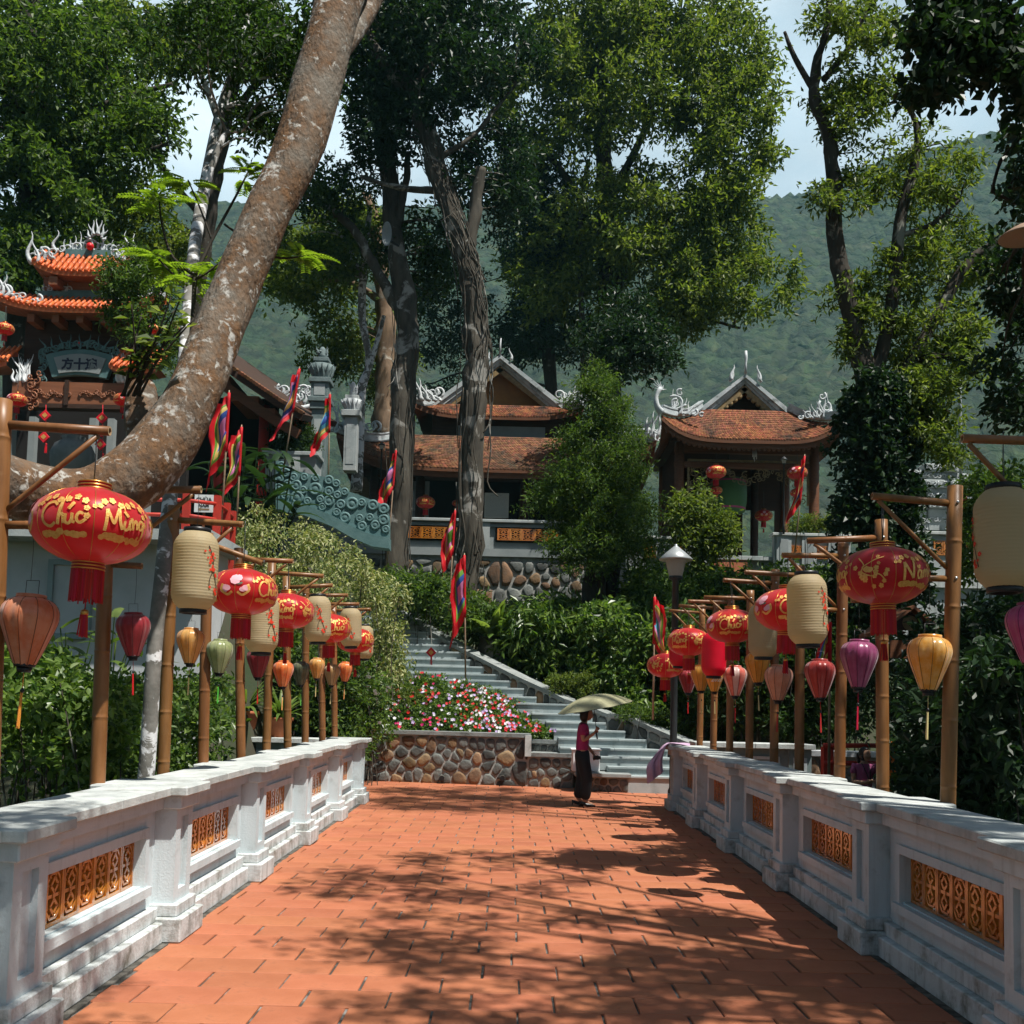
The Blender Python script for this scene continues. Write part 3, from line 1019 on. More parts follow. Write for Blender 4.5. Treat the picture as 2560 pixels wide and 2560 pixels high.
def make_red_lantern():
    root = empty('red_lantern', (0, 0, 0))
    nseg = 48
    prof = [(ell(0, -LH/2 * math.sin(t)).x if False else ell(0, LH/2 * math.sin(t) * .985).x, LH/2 * math.sin(t) * .985) for t in np.linspace(-PI/2, PI/2, 25)]
    prof = [(max(r, .083), z) for r, z in prof]
    mb = MB()
    mb.lathe(prof, nseg, fn=lambda a, t: 1 - .012 * (1 - abs(math.cos(6 * a))))
    mb.build('body', M['redcloth'], root)
    mb = MB()
    for k in range(12):
        a = 2*PI*k/12
        pts = [ell(a, z * LH/2, .0005) for z in np.linspace(-.965, .965, 17)]
        mb.tube(pts, .0022, 4, 0)
    mb.build('gold_ribs', M['goldband'], root)
    g = random.Random(3)
    mb = MB()
    S = LW/2 * .96; off = .0045
    gold = 0
    for k, body in ((0, 'Chúc'), (1, 'Mừng'), (3, 'Năm'), (4, 'Mới')):
        ph = math.radians(-120 + 60 * k)
        brush(mb, body, .118 if body != 'Mừng' else .108, .005, ph, S, ell, off, gold)
        for j in range(6):
            x = -.105 + .042 * j
            rosette(mb, x, .092 + .012 * math.sin(j * 2.0), .019, ph, S, ell, off, gold, rot=j)
        rosette(mb, .115, .045, .016, ph, S, ell, off, gold); rosette(mb, .118, .005, .017, ph, S, ell, off, gold)
        rosette(mb, -.125, .065, .015, ph, S, ell, off, gold)
        blob(mb, -.06, -.088, .10, .034, ph, S, ell, off, gold, g)
        blob(mb, .065, -.092, .08, .030, ph, S, ell, off, gold, g)
    ph = math.radians(0)                      # blossom branch with a bird
    stroke(mb, smooth_path([(-.10, .10), (-.05, .05), (-.06, 0), (.0, -.03), (.05, -.02), (.09, -.07)], 20), .004, ph, S, ell, off, gold)
    stroke(mb, smooth_path([(-.06, .03), (.02, .08), (.08, .10)], 12), .0035, ph, S, ell, off, gold)
    for j in range(16):
        rosette(mb, g.uniform(-.11, .11), g.uniform(-.10, .11), g.uniform(.012, .022), ph, S, ell, off, gold, rot=g.random())
    blob(mb, -.02, .01, .03, .03, ph, S, ell, off, gold, g)
    ph = math.radians(180)                    # lotus and two carp
    rosette(mb, 0, .07, .045, ph, S, ell, off, 1, 8); rosette(mb, .03, .085, .03, ph, S, ell, off + .001, 1, 7)
    blob(mb, .02, .035, .06, .02, ph, S, ell, off, 2, g)
    for sx in (-1, 1):
        blob(mb, sx * .075, -.01, .03, .045, ph, S, ell, off, 1, g)
        stroke(mb, smooth_path([(sx*.10, .03), (sx*.11, -.02), (sx*.06, -.06), (sx*.02, -.035)], 14), .010, ph, S, ell, off + .002, gold)
    for k in range(6):
        ph2 = math.radians(-90 + 60 * k)
        rosette(mb, 0, .06, .013, ph2, S, ell, off, gold)
    mb.build('gold_print', [M['gold'], M['pinkprint'], M['leafprint']], root)
    for zt, sgn in ((LH/2 - .008, 1), (-LH/2 + .008, -1)):
        mb = MB()
        prof = []; mats = []
        for k in range(5):
            z0 = sgn * k * .0085; f = 1.03 if k % 2 == 0 else .99
            prof += [(.083 * f, z0), (.083 * f, z0 + sgn * .0075)]
        prof = prof if sgn > 0 else prof[::-1]
        mb.lathe([(r, z + zt) for r, z in prof], 20, mif=lambda i, j: 0 if (i // 2) % 2 == 0 else 1)
        mb.build('top_collar' if sgn > 0 else 'bottom_collar', [M['goldband'], M['redband']], root)
    mb = MB()
    for k in range(64):
        a = 2*PI*k/64; r = .082
        L = .17 * g.uniform(.92, 1.03)
        p = Vector((r*math.cos(a), r*math.sin(a), -LH/2 - .035)); q = Vector((r*1.03*math.cos(a + g.uniform(-.03, .03)), r*1.03*math.sin(a), -LH/2 - .035 - L))
        mb.bar(p, q, .0065, .003, 0, up=(math.cos(a), math.sin(a), 0))
    mb.build('fringe', M['fringe'], root)
    mb = MB()
    mb.tube([(0, 0, -LH/2 - .03), (0.004, 0, -LH/2 - .14), (0, 0, -LH/2 - .25)], .003, 5, 1)
    tassel(mb, (0, 0, -LH/2 - .24), .15, .026, 0, 1, 22, g)
    mb.build('tassel', [M['goldband'], M['fringe']], root)
    return root


CW, CH = .317, .56


def cyl_r(z):
    t = abs(z) / (CH/2)
    return (CW/2) * (1.0 if t < .55 else (1 - ((t - .55) / .45) ** 2.4 * .42))


def cyl(phi, z, off=0.0):
    r = cyl_r(z) + off
    return Vector((r * math.cos(phi), r * math.sin(phi), z))


def make_paper_lantern(m, name, blossom):
    root = empty(name, (0, 0, 0))
    prof = []
    n = 26
    for k in range(n):
        z0 = -CH/2 + CH * k / n
        prof += [(cyl_r(z0) * .985, z0), (cyl_r(z0 + CH/n*.35) * 1.003, z0 + CH/n*.35), (cyl_r(z0 + CH/n*.7) * 1.003, z0 + CH/n*.7)]
    prof.append((cyl_r(CH/2) * .985, CH/2))
    g = random.Random(8)
    ph0 = [g.uniform(-1, 1) for _ in range(8)]
    mb = MB(); mb.lathe(prof, 30, fn=lambda a, t: 1 + .006 * math.sin(3*a + t*9) * math.sin(17 * t))
    mb.build('body', m, root)
    for sgn in (1, -1):
        z0 = sgn * CH/2
        pr = [(CW*.27, z0 - sgn*.006), (CW*.30, z0 - sgn*.004), (CW*.30, z0 + sgn*.028), (CW*.24, z0 + sgn*.03), (CW*.24, z0)]
        mb = MB(); mb.lathe(pr if sgn > 0 else pr, 20)
        mb.build('rim', M['black'], root)
    if blossom:
        S = CW/2
        for ph in (math.radians(-90), math.radians(90)):
            mb = MB()
            stroke(mb, smooth_path([(-.05, .17), (-.01, .08), (.0, 0), (.03, -.08), (.06, -.17)], 24), .004, ph, S, cyl, .004, 1)
            stroke(mb, smooth_path([(.0, .0), (-.03, -.06), (-.035, -.12)], 12), .003, ph, S, cyl, .004, 1)
            for j in range(26):
                t = g.uniform(-1, 1)
                x = -.035 * t * 1.2 + g.gauss(0, .022); z = .17 * t
                rosette(mb, x, z, g.uniform(.008, .016), ph, S, cyl, .005, 0, rot=g.random())
            mb.build('blossom_print', [M['redprint'], M['darkprint']], root)
    return root


def make_silk_lantern(m, name, tcol, stripes=None, text=None):
    w, h = .26, .33
    root = empty(name, (0, 0, 0))
    base = [(.14, 1.0), (.22, .985), (.36, .94), (.455, .865), (.495, .77), (.498, .69), (.47, .59), (.41, .46), (.335, .31), (.26, .16), (.20, .05), (.17, 0.0)]
    pf = smooth_path(base, 26)
    prof = [(r * w, (z - .5) * h) for r, z in pf][::-1]
    nr = 10
    mb = MB()
    mb.lathe(prof, nr * 6, fn=lambda a, t: 1 - .075 * (1 - abs(math.cos(nr * a / 2)) ** .6) * math.sin(PI * min(max(t, 0), 1)) ** .5,
             mif=(lambda i, j: (j // 6) % 2) if stripes else None)
    ms = [m] if not stripes else [m, stripes]
    body = mb.build('body', ms, root)
    seam = mat(m.name + '_seam', tuple(.35 * x for x in m.diffuse_color[:3]), .6)
    mb = MB()
    for k in range(nr):
        a = 2*PI*k/nr
        mb.tube([(r*1.004*math.cos(a), r*1.004*math.sin(a), z) for r, z in prof[::2]], .0021, 4)
    mb.build('ribs', seam, root)
    mb = MB()
    mb.lathe([(.175*w*1.04, -h/2 - .004), (.175*w*1.06, -h/2 + .012)], 14)
    mb.lathe([(.03, -h/2 - .03), (.036, -h/2 - .004)], 10)
    mb.build('bottom_cap', M['black'], root)
    mb = MB()
    mb.lathe([(.26*w, h/2 - .014), (.26*w, h/2 + .008), (.21*w, h/2 + .01)], 16)
    mb.build('top_ring', m, root)
    mb = MB()
    for s in (-1, 1):
        mb.tube([(s*.035, 0, h/2), (s*.035, 0, h/2 + .075)], .0016, 5)
    mb.tube([(-.035, 0, h/2 + .075), (.035, 0, h/2 + .075)], .0016, 5)
    mb.build('wire_bail', M['wire'], root)
    mb = MB()
    mb.tube([(0, 0, -h/2), (.002, 0, -h/2 - .11)], .0022, 5, 0)
    mb.lathe([(.004, -.012), (.011, 0), (.004, .012)], 8, (.002, 0, -h/2 - .115), 1)
    g = random.Random(4)
    for k in range(12):
        a = 2*PI*k/12; rr = g.uniform(.002, .008)
        mb.bar((rr*.6*math.cos(a), rr*.6*math.sin(a), -h/2 - .125), (rr*math.cos(a), rr*math.sin(a), -h/2 - .125 - .17*g.uniform(.9, 1)), .004, .003, 0)
    mb.build('tassel', [tcol, M['black']], root)
    if text:
        mb = MB()
        def cone(phi, z, off=0.0):
            zz = [p[1] for p in prof]; rr = [p[0] for p in prof]
            r = float(np.interp(z, zz, rr)) + off
            return Vector((r*math.cos(phi), r*math.sin(phi), z))
        letters(mb, text, .085, .0, math.radians(-90), w*.45, cone, .004, 0, bold=.01)
        mb.build('printed_year', M['whiteprint'], root)
    return root


M['whiteprint'] = mat('white_print', (.82, .80, .74), .5)


def silk(name, c, c2, gloss=.32):
    m = mat('silk_' + name, c, gloss, c2, scale=14, fac=(.4, .6), detail=8, trans=.30, tcol=tuple(min(1, x * 1.5) for x in c), spec=.6, sheen=.4)
    m.diffuse_color = (*c, 1)
    return m


def cord(name, c):
    return mat('tassel_' + name, c, .6, island=.2)


SILK = {'orange': (silk('orange', (.62, .16, .05), (.72, .30, .16)), cord('orange', (.75, .30, .05))),
        'dark_red': (silk('dark_red', (.28, .006, .016), (.36, .02, .03)), cord('red', (.60, .01, .02))),
        'yellow': (silk('yellow', (.66, .30, .05), (.72, .42, .13)), cord('cream', (.66, .52, .24))),
        'green': (silk('green', (.28, .33, .13), (.40, .44, .22)), cord('green', (.10, .50, .06))),
        'vivid_orange': (silk('vivid_orange', (.80, .15, .015), (.85, .30, .08)), cord('peach', (.78, .36, .12))),
        'dark_green': (silk('dark_green', (.07, .08, .035), (.16, .17, .09)), cord('green2', (.15, .50, .08))),
        'tan': (silk('tan', (.50, .29, .11), (.58, .38, .17)), cord('straw', (.62, .52, .28))),
        'magenta': (silk('magenta', (.48, .02, .16), (.56, .08, .24)), cord('red2', (.55, .01, .05))),
        'purple': (silk('purple', (.26, .02, .11), (.36, .06, .18)), cord('red3', (.55, .01, .05))),
        'golden': (silk('golden', (.78, .33, .02), (.85, .52, .16), .25), cord('straw2', (.66, .55, .25))),
        'rust_red': (silk('rust_red', (.36, .015, .012), (.42, .035, .025)), cord('red4', (.55, .02, .02))),
        'peach': (silk('peach', (.60, .25, .14), (.68, .34, .22)), cord('red5', (.5, .02, .02))),
        'amber': (silk('amber', (.78, .32, .02), (.82, .42, .06)), cord('straw3', (.66, .55, .25))),
        'stripe': (silk('stripe', (.68, .10, .06), (.75, .25, .18)), cord('red6', (.5, .02, .02)))}
M['stripe_white'] = silk('stripe_pale', (.78, .50, .42), (.80, .62, .55))
_proto = {}


def place(kind, pos, scale, rotz, label, cat, group, tilt=(0, 0)):
    if kind not in _proto:
        if kind == 'red': _proto[kind] = make_red_lantern()
        elif kind == 'cream': _proto[kind] = make_paper_lantern(M['cream'], 'paper_lantern', True)
        elif kind == 'redpaper': _proto[kind] = make_paper_lantern(M['redpaper'], 'paper_lantern', False)
        else:
            mm, tt = SILK[kind.split(':')[0]]
            _proto[kind] = make_silk_lantern(mm, 'silk_lantern', tt, M['stripe_white'] if kind == 'stripe' else None, '2021' if ':' in kind else None)
        o = _proto[kind]
    else:
        o = copy_tree(_proto[kind])
    o.location = pos; o.scale = (scale,) * 3; o.rotation_euler = (tilt[0], tilt[1], rotz)
    tag(o, label, cat, group)
    return o


def hang_wire(o, top, bottom, r=.0022):
    """wire from an arm down to the lantern; child of the lantern"""
    mb = MB()
    t = Vector(top); b = Vector(bottom)
    mb.tube([t + Vector((0, 0, .03)), t, t + (b - t) * .5 + Vector((.004, 0, 0)), b], r, 5)
    w = link('hanger_wire', mb.mesh('hanger_wire'), None, [M['wire']])
    bpy.context.view_layer.update()
    w.parent = o; w.matrix_parent_inverse = (Matrix.LocRotScale(o.location, o.rotation_euler, o.scale)).inverted()
    return w


SIDE = {-1: 'left', 1: 'right'}
# big lanterns: (side, index, kind, px, py centre, rot)
BIG = [(-1, 0, 'red', 229, 1316, 2), (-1, 1, 'cream', 488, 1427, 50), (-1, 2, 'red', 606, 1480, 78), (-1, 3, 'cream', 655, 1559, 35), (-1, 4, 'red', 718, 1528, -40), (-1, 5, 'cream', 795, 1548, 12),
       (-1, 6, 'red', 822, 1571, 48), (-1, 7, 'cream', 877, 1569, -8), (-1, 8, 'red', 888, 1601, 200), (-1, 9, 'cream', 910, 1606, 30),
       (1, 0, 'cream', 2510, 1347, -75), (1, 1, 'red', 2207, 1440, -104), (1, 2, 'cream', 2018, 1524, 62), (1, 3, 'red', 1968, 1526, 40), (1, 4, 'cream', 1909, 1576, 70),
       (1, 5, 'red', 1830, 1565, 25), (1, 6, 'redpaper', 1785, 1636, 0), (1, 7, 'red', 1722, 1605, -60), (1, 8, 'redpaper', 1700, 1620, 0), (1, 9, 'red', 1664, 1664, -120)]
PRINT = {'red': 'big red lantern with gold print', 'cream': 'tall cream paper lantern', 'redpaper': 'tall red paper lantern'}
for side, i, kind, px, py, rot in BIG:
    Y = (LEFT if side < 0 else RIGHT)[i][0]
    c = at(px, py, Y)
    sc = (1.0 if kind != 'red' else (1.07 if (side, i) == (-1, 0) else .99)) * (1.0 if side < 0 else 1.065)
    h = (LH if kind == 'red' else CH) / 2 * sc
    tip = TIPS[(side, i)][0].copy()
    c.y = Y
    lab = '%s on the %s bamboo pole of the %s row' % (PRINT[kind], ORD[i], SIDE[side])
    rot += math.degrees(math.atan2(-c.y, -c.x)) + 90
    o = place(kind, c, sc, math.radians(rot), lab, 'lantern', 'big lanterns hung along the bridge', (rnd(-.02, .02), rnd(-.03, .03) if kind == 'red' else rnd(-.05, .03)))
    top = Vector((c.x, Y, tip.z))
    hang_wire(o, top, (c.x, Y, c.z + h + .02), .004 if kind == 'red' and i < 3 else .0022)
# small silk lanterns: (side, index, colour, px, top py, bottom py)
SMALL = [(-1, 0, 'orange', 70, 1490, 1665), (-1, 1, 'dark_red', 333, 1534, 1642), (-1, 2, 'yellow', 476, 1572, 1660), (-1, 3, 'green', 549, 1600, 1684), (-1, 4, 'dark_red', 645, 1622, 1695),
         (-1, 5, 'vivid_orange', 708, 1653, 1718), (-1, 6, 'dark_green', 752, 1655, 1713), (-1, 7, 'yellow', 792, 1646, 1697), (-1, 8, 'tan', 830, 1662, 1714), (-1, 9, 'vivid_orange', 863, 1656, 1705),
         (1, 0, 'magenta', 2577, 1510, 1660), (1, 1, 'golden', 2323, 1590, 1727), (1, 2, 'purple', 2147, 1602, 1720), (1, 3, 'rust_red', 2050, 1650, 1746), (1, 4, 'peach', 1946, 1664, 1752),
         (1, 5, 'amber', 1894, 1630, 1708), (1, 6, 'stripe', 1838, 1666, 1741), (1, 7, 'amber:2021', 1786, 1668, 1730), (1, 8, 'amber', 1752, 1664, 1728), (1, 9, 'dark_red', 1720, 1675, 1733)]
for side, i, colr, px, y0, y1 in SMALL:
    Y = (LEFT if side < 0 else RIGHT)[i][0]
    c = at(px, (y0 + y1) / 2, Y)
    hh = (at(px, y0, Y).z - at(px, y1, Y).z)
    sc = hh / .33
    nm = {'stripe': 'red and white striped'}.get(colr, colr.split(':')[0].replace('_', ' '))
    lab = 'small %s silk lantern on the %s bamboo pole of the %s row' % (nm, ORD[i], SIDE[side])
    o = place(colr, c, sc, rnd(-.3, .3) if ':' not in colr else .1, lab, 'lantern', 'small silk lanterns hung along the bridge', (rnd(-.03, .03), rnd(-.04, .04)))
    se = TIPS[(side, i)][1]
    bot = Vector((c.x, Y, c.z + (.165 + .075) * sc))
    if se.z - .02 < bot.z: bot.z = se.z - .05
    hang_wire(o, (c.x, Y, se.z), bot, .0016)
# ------------------------------------------------------------------ stone stairs
ST = empty('stone_stairs', at(1560, 1974, 20.4), 'grey stone stairs curving up the hillside to the left', 'stairs')


def slab_row(mb_parent, x0, x1, y0, y1, z0, z1, seed, name='step'):
    """one step: riser block below a slightly overhanging tread, cut into slabs"""
    g = random.Random(seed)
    stp = MB()
    stp.box(x0 + .004, x1 - .004, y0 + .03, y1, z0, z1 - .045)
    o = stp.build(name, M['step'], mb_parent)
    x = x0
    while x < x1 - .05:
        w = min(g.uniform(.85, 1.3), x1 - x)
        if x1 - (x + w) < .3: w = x1 - x
        t = MB(); t.cbox(x + .002, x + w - .002, y0, y1 + .02, z1 - .044, z1, .006)
        t.build('tread_slab', M['step'], o)
        x += w
    return o


low_py = [1939.6, 1917, 1892.4, 1871.8, 1848, 1827.5, 1807.9, 1788, 1763.6]
low_rx = [1740, 1730, 1715, 1670, 1618, 1564, 1517, 1482, 1452]
low_lx = [1568, 1520, 1440, 1400, 1396, 1385, 1365, 1330, 1290]
zprev = -.05
for i in range(9):
    Y = 20.35 + .31 * i
    ctx(1560, low_py[i]); z = atZ(low_py[i], Y)
    slab_row(ST, atX(low_lx[i], Y), atX(low_rx[i], Y), Y, Y + (.42 if i < 8 else .75), zprev - .1 if i else -.1, z, 50 + i)
    zprev = z
up_py = [1742, 1720.7, 1702, 1686, 1667, 1649, 1630, 1612.6, 1596, 1579.5, 1564, 1546, 1529, 1512]
up_rx = [1341.7, 1310.6, 1279.6, 1248.5, 1218.7, 1190.6, 1159.5, 1132.6, 1105.7, 1078.8, 1049.8, 1022.9, 996, 968]
for j in range(14):
    Y = 23.4 + .33 * j
    ctx(up_rx[j], up_py[j]); z = atZ(up_py[j], Y)
    xr = atX(up_rx[j], Y)
    slab_row(ST, xr - 3.3, xr, Y, Y + .45, zprev - .12, z, 80 + j)
    zprev = z

# parapet wall on the right of the stairs
PW = [(985, 1524, 27.6), (1025, 1548, 27.05), (1100, 1590, 26.1), (1170, 1628, 25.2), (1232, 1659, 24.55), (1294, 1690, 23.95), (1360, 1720, 23.4), (1414, 1747, 23.0),
      (1495, 1774, 22.6), (1520, 1784, 22.45), (1562, 1786, 22.25), (1620, 1812, 21.75), (1690, 1843, 21.25), (1740, 1862, 20.9)]
pts = [at(*p) for p in PW]
SP = empty('stair_parapet', pts[-1], 'sloping rubble stone parapet with grey coping beside the stairs', 'parapet wall')
for k in range(len(pts) - 1):
    a, c = pts[k], pts[k+1]
    d = Vector((c.x - a.x, c.y - a.y, 0)).normalized()
    nrm = Vector((-d.y, d.x, 0))                     # points away from the camera
    if nrm.y < 0: nrm = -nrm
    mb = MB()
    H = 1.5
    V = [a - Vector((0, 0, H)), c - Vector((0, 0, H)), c - Vector((0, 0, .085)), a - Vector((0, 0, .085))]
    mb.prism([(0, 0), (1, 0), (1, 1), (0, 1)], (0, 0, 0), (0, 0, 0), (0, 0, 0), (0, 0, 0)) if False else None
    W_ = [v + nrm * .30 for v in V]
    mb.add(V + W_, [(0, 1, 2, 3), (7, 6, 5, 4), (3, 2, 6, 7), (0, 3, 7, 4), (2, 1, 5, 6)])
    wl = mb.build('wall_section', M['mortar_wall'], SP)
    mb = MB()
    A = [a - nrm * .05 - Vector((0, 0, .084)), c - nrm * .05 - Vector((0, 0, .084)), c - nrm * .05, a - nrm * .05]
    B = [v + nrm * .42 for v in A]
    mb.add(A + B, [(0, 1, 2, 3), (7, 6, 5, 4), (3, 2, 6, 7), (4, 5, 1, 0), (0, 3, 7, 4), (2, 1, 5, 6)])
    mb.build('coping_slab', M['coping_dark'], SP)
    L = (Vector((c.x, c.y, 0)) - Vector((a.x, a.y, 0))).length
    ux = Vector((c.x - a.x, c.y - a.y, 0)).normalized()
    slope = (c.z - a.z) / L
    # stones follow the slope of the wall
    hh = .58
    n = max(3, int(L * hh * 16))
    rubble(wl, a - Vector((0, 0, hh + .10)) - nrm * 0.0, (ux + Vector((0, 0, slope))), (0, 0, 1), L, hh, n, 300 + k, RUB, gap=.014, depth=.035)

# ------------------------------------------------------------------ low rubble terrace wall with flower bed, bench
TWL = empty('terrace_wall', at(1180, 1958, 21.6), 'low rubble stone wall with grey coping below the flower bed', 'stone wall')


def wall_seg(parent, px0, px1, Y0, Y1, zt, n, seed, zb=-.05, coping=True, thick=.4):
    a = Vector((atX(px0, Y0), Y0, 0)); c = Vector((atX(px1, Y1), Y1, 0))
    u = (c - a).normalized(); nr = Vector((-u.y, u.x, 0)); nr = nr if nr.y > 0 else -nr
    L = (c - a).length
    mb = MB()
    V = [a + Vector((0, 0, zb)), c + Vector((0, 0, zb)), c + Vector((0, 0, zt - .08)), a + Vector((0, 0, zt - .08))]
    W_ = [v + nr * thick for v in V]
    mb.add(V + W_, [(0, 1, 2, 3), (7, 6, 5, 4), (3, 2, 6, 7), (0, 3, 7, 4), (2, 1, 5, 6), (4, 5, 1, 0)])
    w = mb.build('wall_section', M['mortar_wall'], parent)
    rubble(w, a + Vector((0, 0, zb + .02)), u, (0, 0, 1), L, zt - .12 - zb, n, seed, RUB, gap=.014, depth=.035)
    if coping:
        k = max(1, round(L / 1.1))
        for j in range(k):
            p = a + u * (L * j / k + .002); q = a + u * (L * (j+1) / k - .002)
            mb = MB()
            A = [p - nr * .06 + Vector((0, 0, zt - .079)), q - nr * .06 + Vector((0, 0, zt - .079)), q - nr * .06 + Vector((0, 0, zt)), p - nr * .06 + Vector((0, 0, zt))]
            B = [v + nr * (thick + .08) for v in A]
            mb.add(A + B, [(0, 1, 2, 3), (7, 6, 5, 4), (3, 2, 6, 7), (4, 5, 1, 0), (0, 3, 7, 4), (2, 1, 5, 6)])
            mb.build('coping_slab', M['coping_dark'], parent)
    return a, c


ctx(1200, 1900)
wall_seg(TWL, 830, 1320, 21.95, 21.35, 1.08, 64, 901)
wall_seg(TWL, 1320, 1432, 21.35, 21.15, .70, 14, 902, thick=.6)
wall_seg(TWL, 1324, 1430, 21.95, 21.7, .95, 12, 903, zb=.5, thick=.3)
mb = MB()
p = at(1320, 1850, 21.28)
mb.box(p.x - .06, p.x + .07, 21.23, 21.34, .62, 1.05)
mb.build('kerb_post', M['coping'], TWL)
for px in (935, 1104, 1256):                 # drain pipes, each with a black disc painted as the dark bore
    Y = 21.9 - (px - 830) / 490 * .6
    p = at(px, 1946, Y - .10)
    mb = MB(); mb.tube([p + Vector((0, .02, 0)), p + Vector((0, .12, 0))], .062, 14, 0); mb.tube([p + Vector((0, .012, 0)), p + Vector((0, .019, 0))], .052, 14, 1)
    mb.build('drain_pipe', [M['gutter'], M['black']], TWL)
BN = empty('stone_bench', at(1520, 1968, 20.3), 'rubble stone bench with slab seat at the foot of the stairs', 'bench')
a, c = wall_seg(BN, 1455, 1572, 20.65, 20.35, .37, 14, 904, coping=False, thick=.45)
mb = MB()
mb.cbox(a.x - .15, c.x + .05, 20.28, 20.95, .292, .372, .01)
mb.build('seat_slab', M['coping_dark'], BN)
M['whitestone'] = mat('white_stone', (.72, .74, .74), .7, (.62, .65, .66), scale=2, bump=.1)
mb = MB()
p0, p1 = at(1430, 1930, 20.62), at(1499, 1930, 20.62)
mb.cbox(p0.x, p1.x, 20.6, 20.95, .374, .80, .02)
mb.cbox(p0.x - .03, p1.x + .03, 20.58, 20.97, .80, .83, .008)
mb.build('white_stone_block', M['whitestone'], label='white stone block on the bench behind the woman with the umbrella', cat='block')

# ------------------------------------------------------------------ plaza balustrades at right angles to the bridge
M['tealpaint'] = mat('teal_grey_paint', (.20, .27, .27), .75, (.26, .33, .33), scale=2, fac=(.35, .65), col3=(.12, .15, .15), scale3=4, fac3=(.58, .75))


def plaza_rail(px0, px1, Y, py_top, label, paint):
    x0, x1 = atX(px0, Y), atX(px1, Y)
    zt = atZ(py_top, Y)
    root = empty('plaza_balustrade', ((x0 + x1) / 2, Y, -.5), label, 'balustrade', 'balustrades across the plaza')
    n = max(1, round((x1 - x0) / 1.6))
    for k in range(n + 1):
        x = x0 + .25 + (x1 - x0 - .5) * k / n
        mb = MB(); mb.box(x - .2, x + .2, Y, Y + .42, -1.3, zt - .09)
        P_ = mb.build('pillar', paint, root)
        mb = MB(); mb.box(x - .12, x + .12, Y - .012, Y, zt - .72, zt - .24); mb.build('raised_panel', M['wallpaint'], P_)
    for k in range(n):
        xa = x0 + .45 + (x1 - x0 - .5) * k / n; xb = x0 + .05 + (x1 - x0 - .5) * (k + 1) / n
        mb = MB(); mb.box(xa, xb, Y + .06, Y + .36, -1.3, zt - .09)
        w = mb.build('wall_panel', paint, root)
        mb = MB()
        for (a_, b_, c_, d_) in ((xa+.15, xb-.15, zt-.68, zt-.63), (xa+.15, xb-.15, zt-.28, zt-.23), (xa+.15, xa+.2, zt-.63, zt-.28), (xb-.2, xb-.15, zt-.63, zt-.28)):
            mb.box(a_, b_, Y + .035, Y + .06, c_, d_)
        mb.build('window_surround', M['wallpaint'], w)
    k = max(1, round((x1 - x0) / 1.2))
    for j in range(k):
        mb = MB(); mb.cbox(x0 + (x1 - x0) * j / k + .002, x0 + (x1 - x0) * (j+1) / k - .002, Y - .09, Y + .5, zt - .09, zt, .008)
        mb.build('coping_slab', M['coping'], root)
    return root


ctx(730, 1860)
plaza_rail(552, 905, 18.6, 1845, 'teal grey plaza balustrade with potted plants, behind the left lantern poles', M['tealpaint'])
ctx(1890, 1870)
plaza_rail(1735, 2036, 18.2, 1858, 'teal grey plaza balustrade behind the right row of lantern poles', M['tealpaint'])
# ------------------------------------------------------------------ buildings
M['rooftile'] = mat('old_roof_tile', (.26, .092, .040), .8, (.15, .062, .034), scale=.9, fac=(.35, .68), island=.4, col3=(.035, .027, .02), scale3=1.4, fac3=(.50, .66), spec=.2)
M['rooftile_dark'] = mat('mossy_roof_tile', (.22, .088, .042), .8, (.12, .062, .036), scale=.9, fac=(.35, .65), island=.4, col3=(.05, .045, .03), scale3=1.0, fac3=(.5, .64), spec=.2)
M['newtile'] = mat('orange_roof_tile', (.64, .155, .045), .5, (.55, .12, .04), scale=2, fac=(.35, .65), objrand=.14, spec=.4)
M['timber'] = mat('brown_timber', (.16, .062, .026), .6, (.10, .04, .018), scale=3, fac=(.35, .65), stretch=(.6, 6, 6), spec=.3)
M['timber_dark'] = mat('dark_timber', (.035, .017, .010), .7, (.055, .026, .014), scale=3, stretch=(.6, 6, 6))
M['beam'] = mat('reddish_beam', (.27, .105, .05), .55, (.20, .075, .035), scale=3, fac=(.35, .65), stretch=(.5, 5, 6))
M['ridge'] = mat('ridge_stone', (.36, .41, .42), .75, (.52, .56, .57), scale=2.2, fac=(.38, .62), bump=.3, bscale=30, col3=(.13, .15, .14), scale3=3, fac3=(.52, .66))
M['carved'] = mat('carved_stone', (.42, .46, .47), .7, (.60, .63, .64), scale=6, fac=(.35, .65), bump=.3, bscale=40)
M['tealstone'] = mat('teal_stone', (.075, .155, .155), .6, (.11, .20, .20), scale=4, fac=(.35, .65), bump=.2, bscale=30)
M['gilt'] = mat('gilded_carving', (.30, .20, .085), .5, (.16, .12, .06), scale=8, fac=(.35, .65))
M['plaster'] = mat('grey_plaster', (.22, .25, .25), .8, (.28, .31, .31), scale=1.5, fac=(.35, .65))
M['white'] = mat('white_plaster', (.52, .54, .55), .8, (.42, .45, .45), scale=1.2, fac=(.35, .65), col3=(.38, .40, .38), scale3=2.0, fac3=(.60, .8))
M['interior_shade'] = mat('painted_interior_shade', (.012, .010, .009), .9)  # near-black colour stands in for the unlit depth of the halls
M['redball'] = mat('red_ball', (.60, .01, .015), .4)
M['redpaint'] = mat('red_paint', (.45, .035, .02), .55, (.36, .03, .02), scale=3)


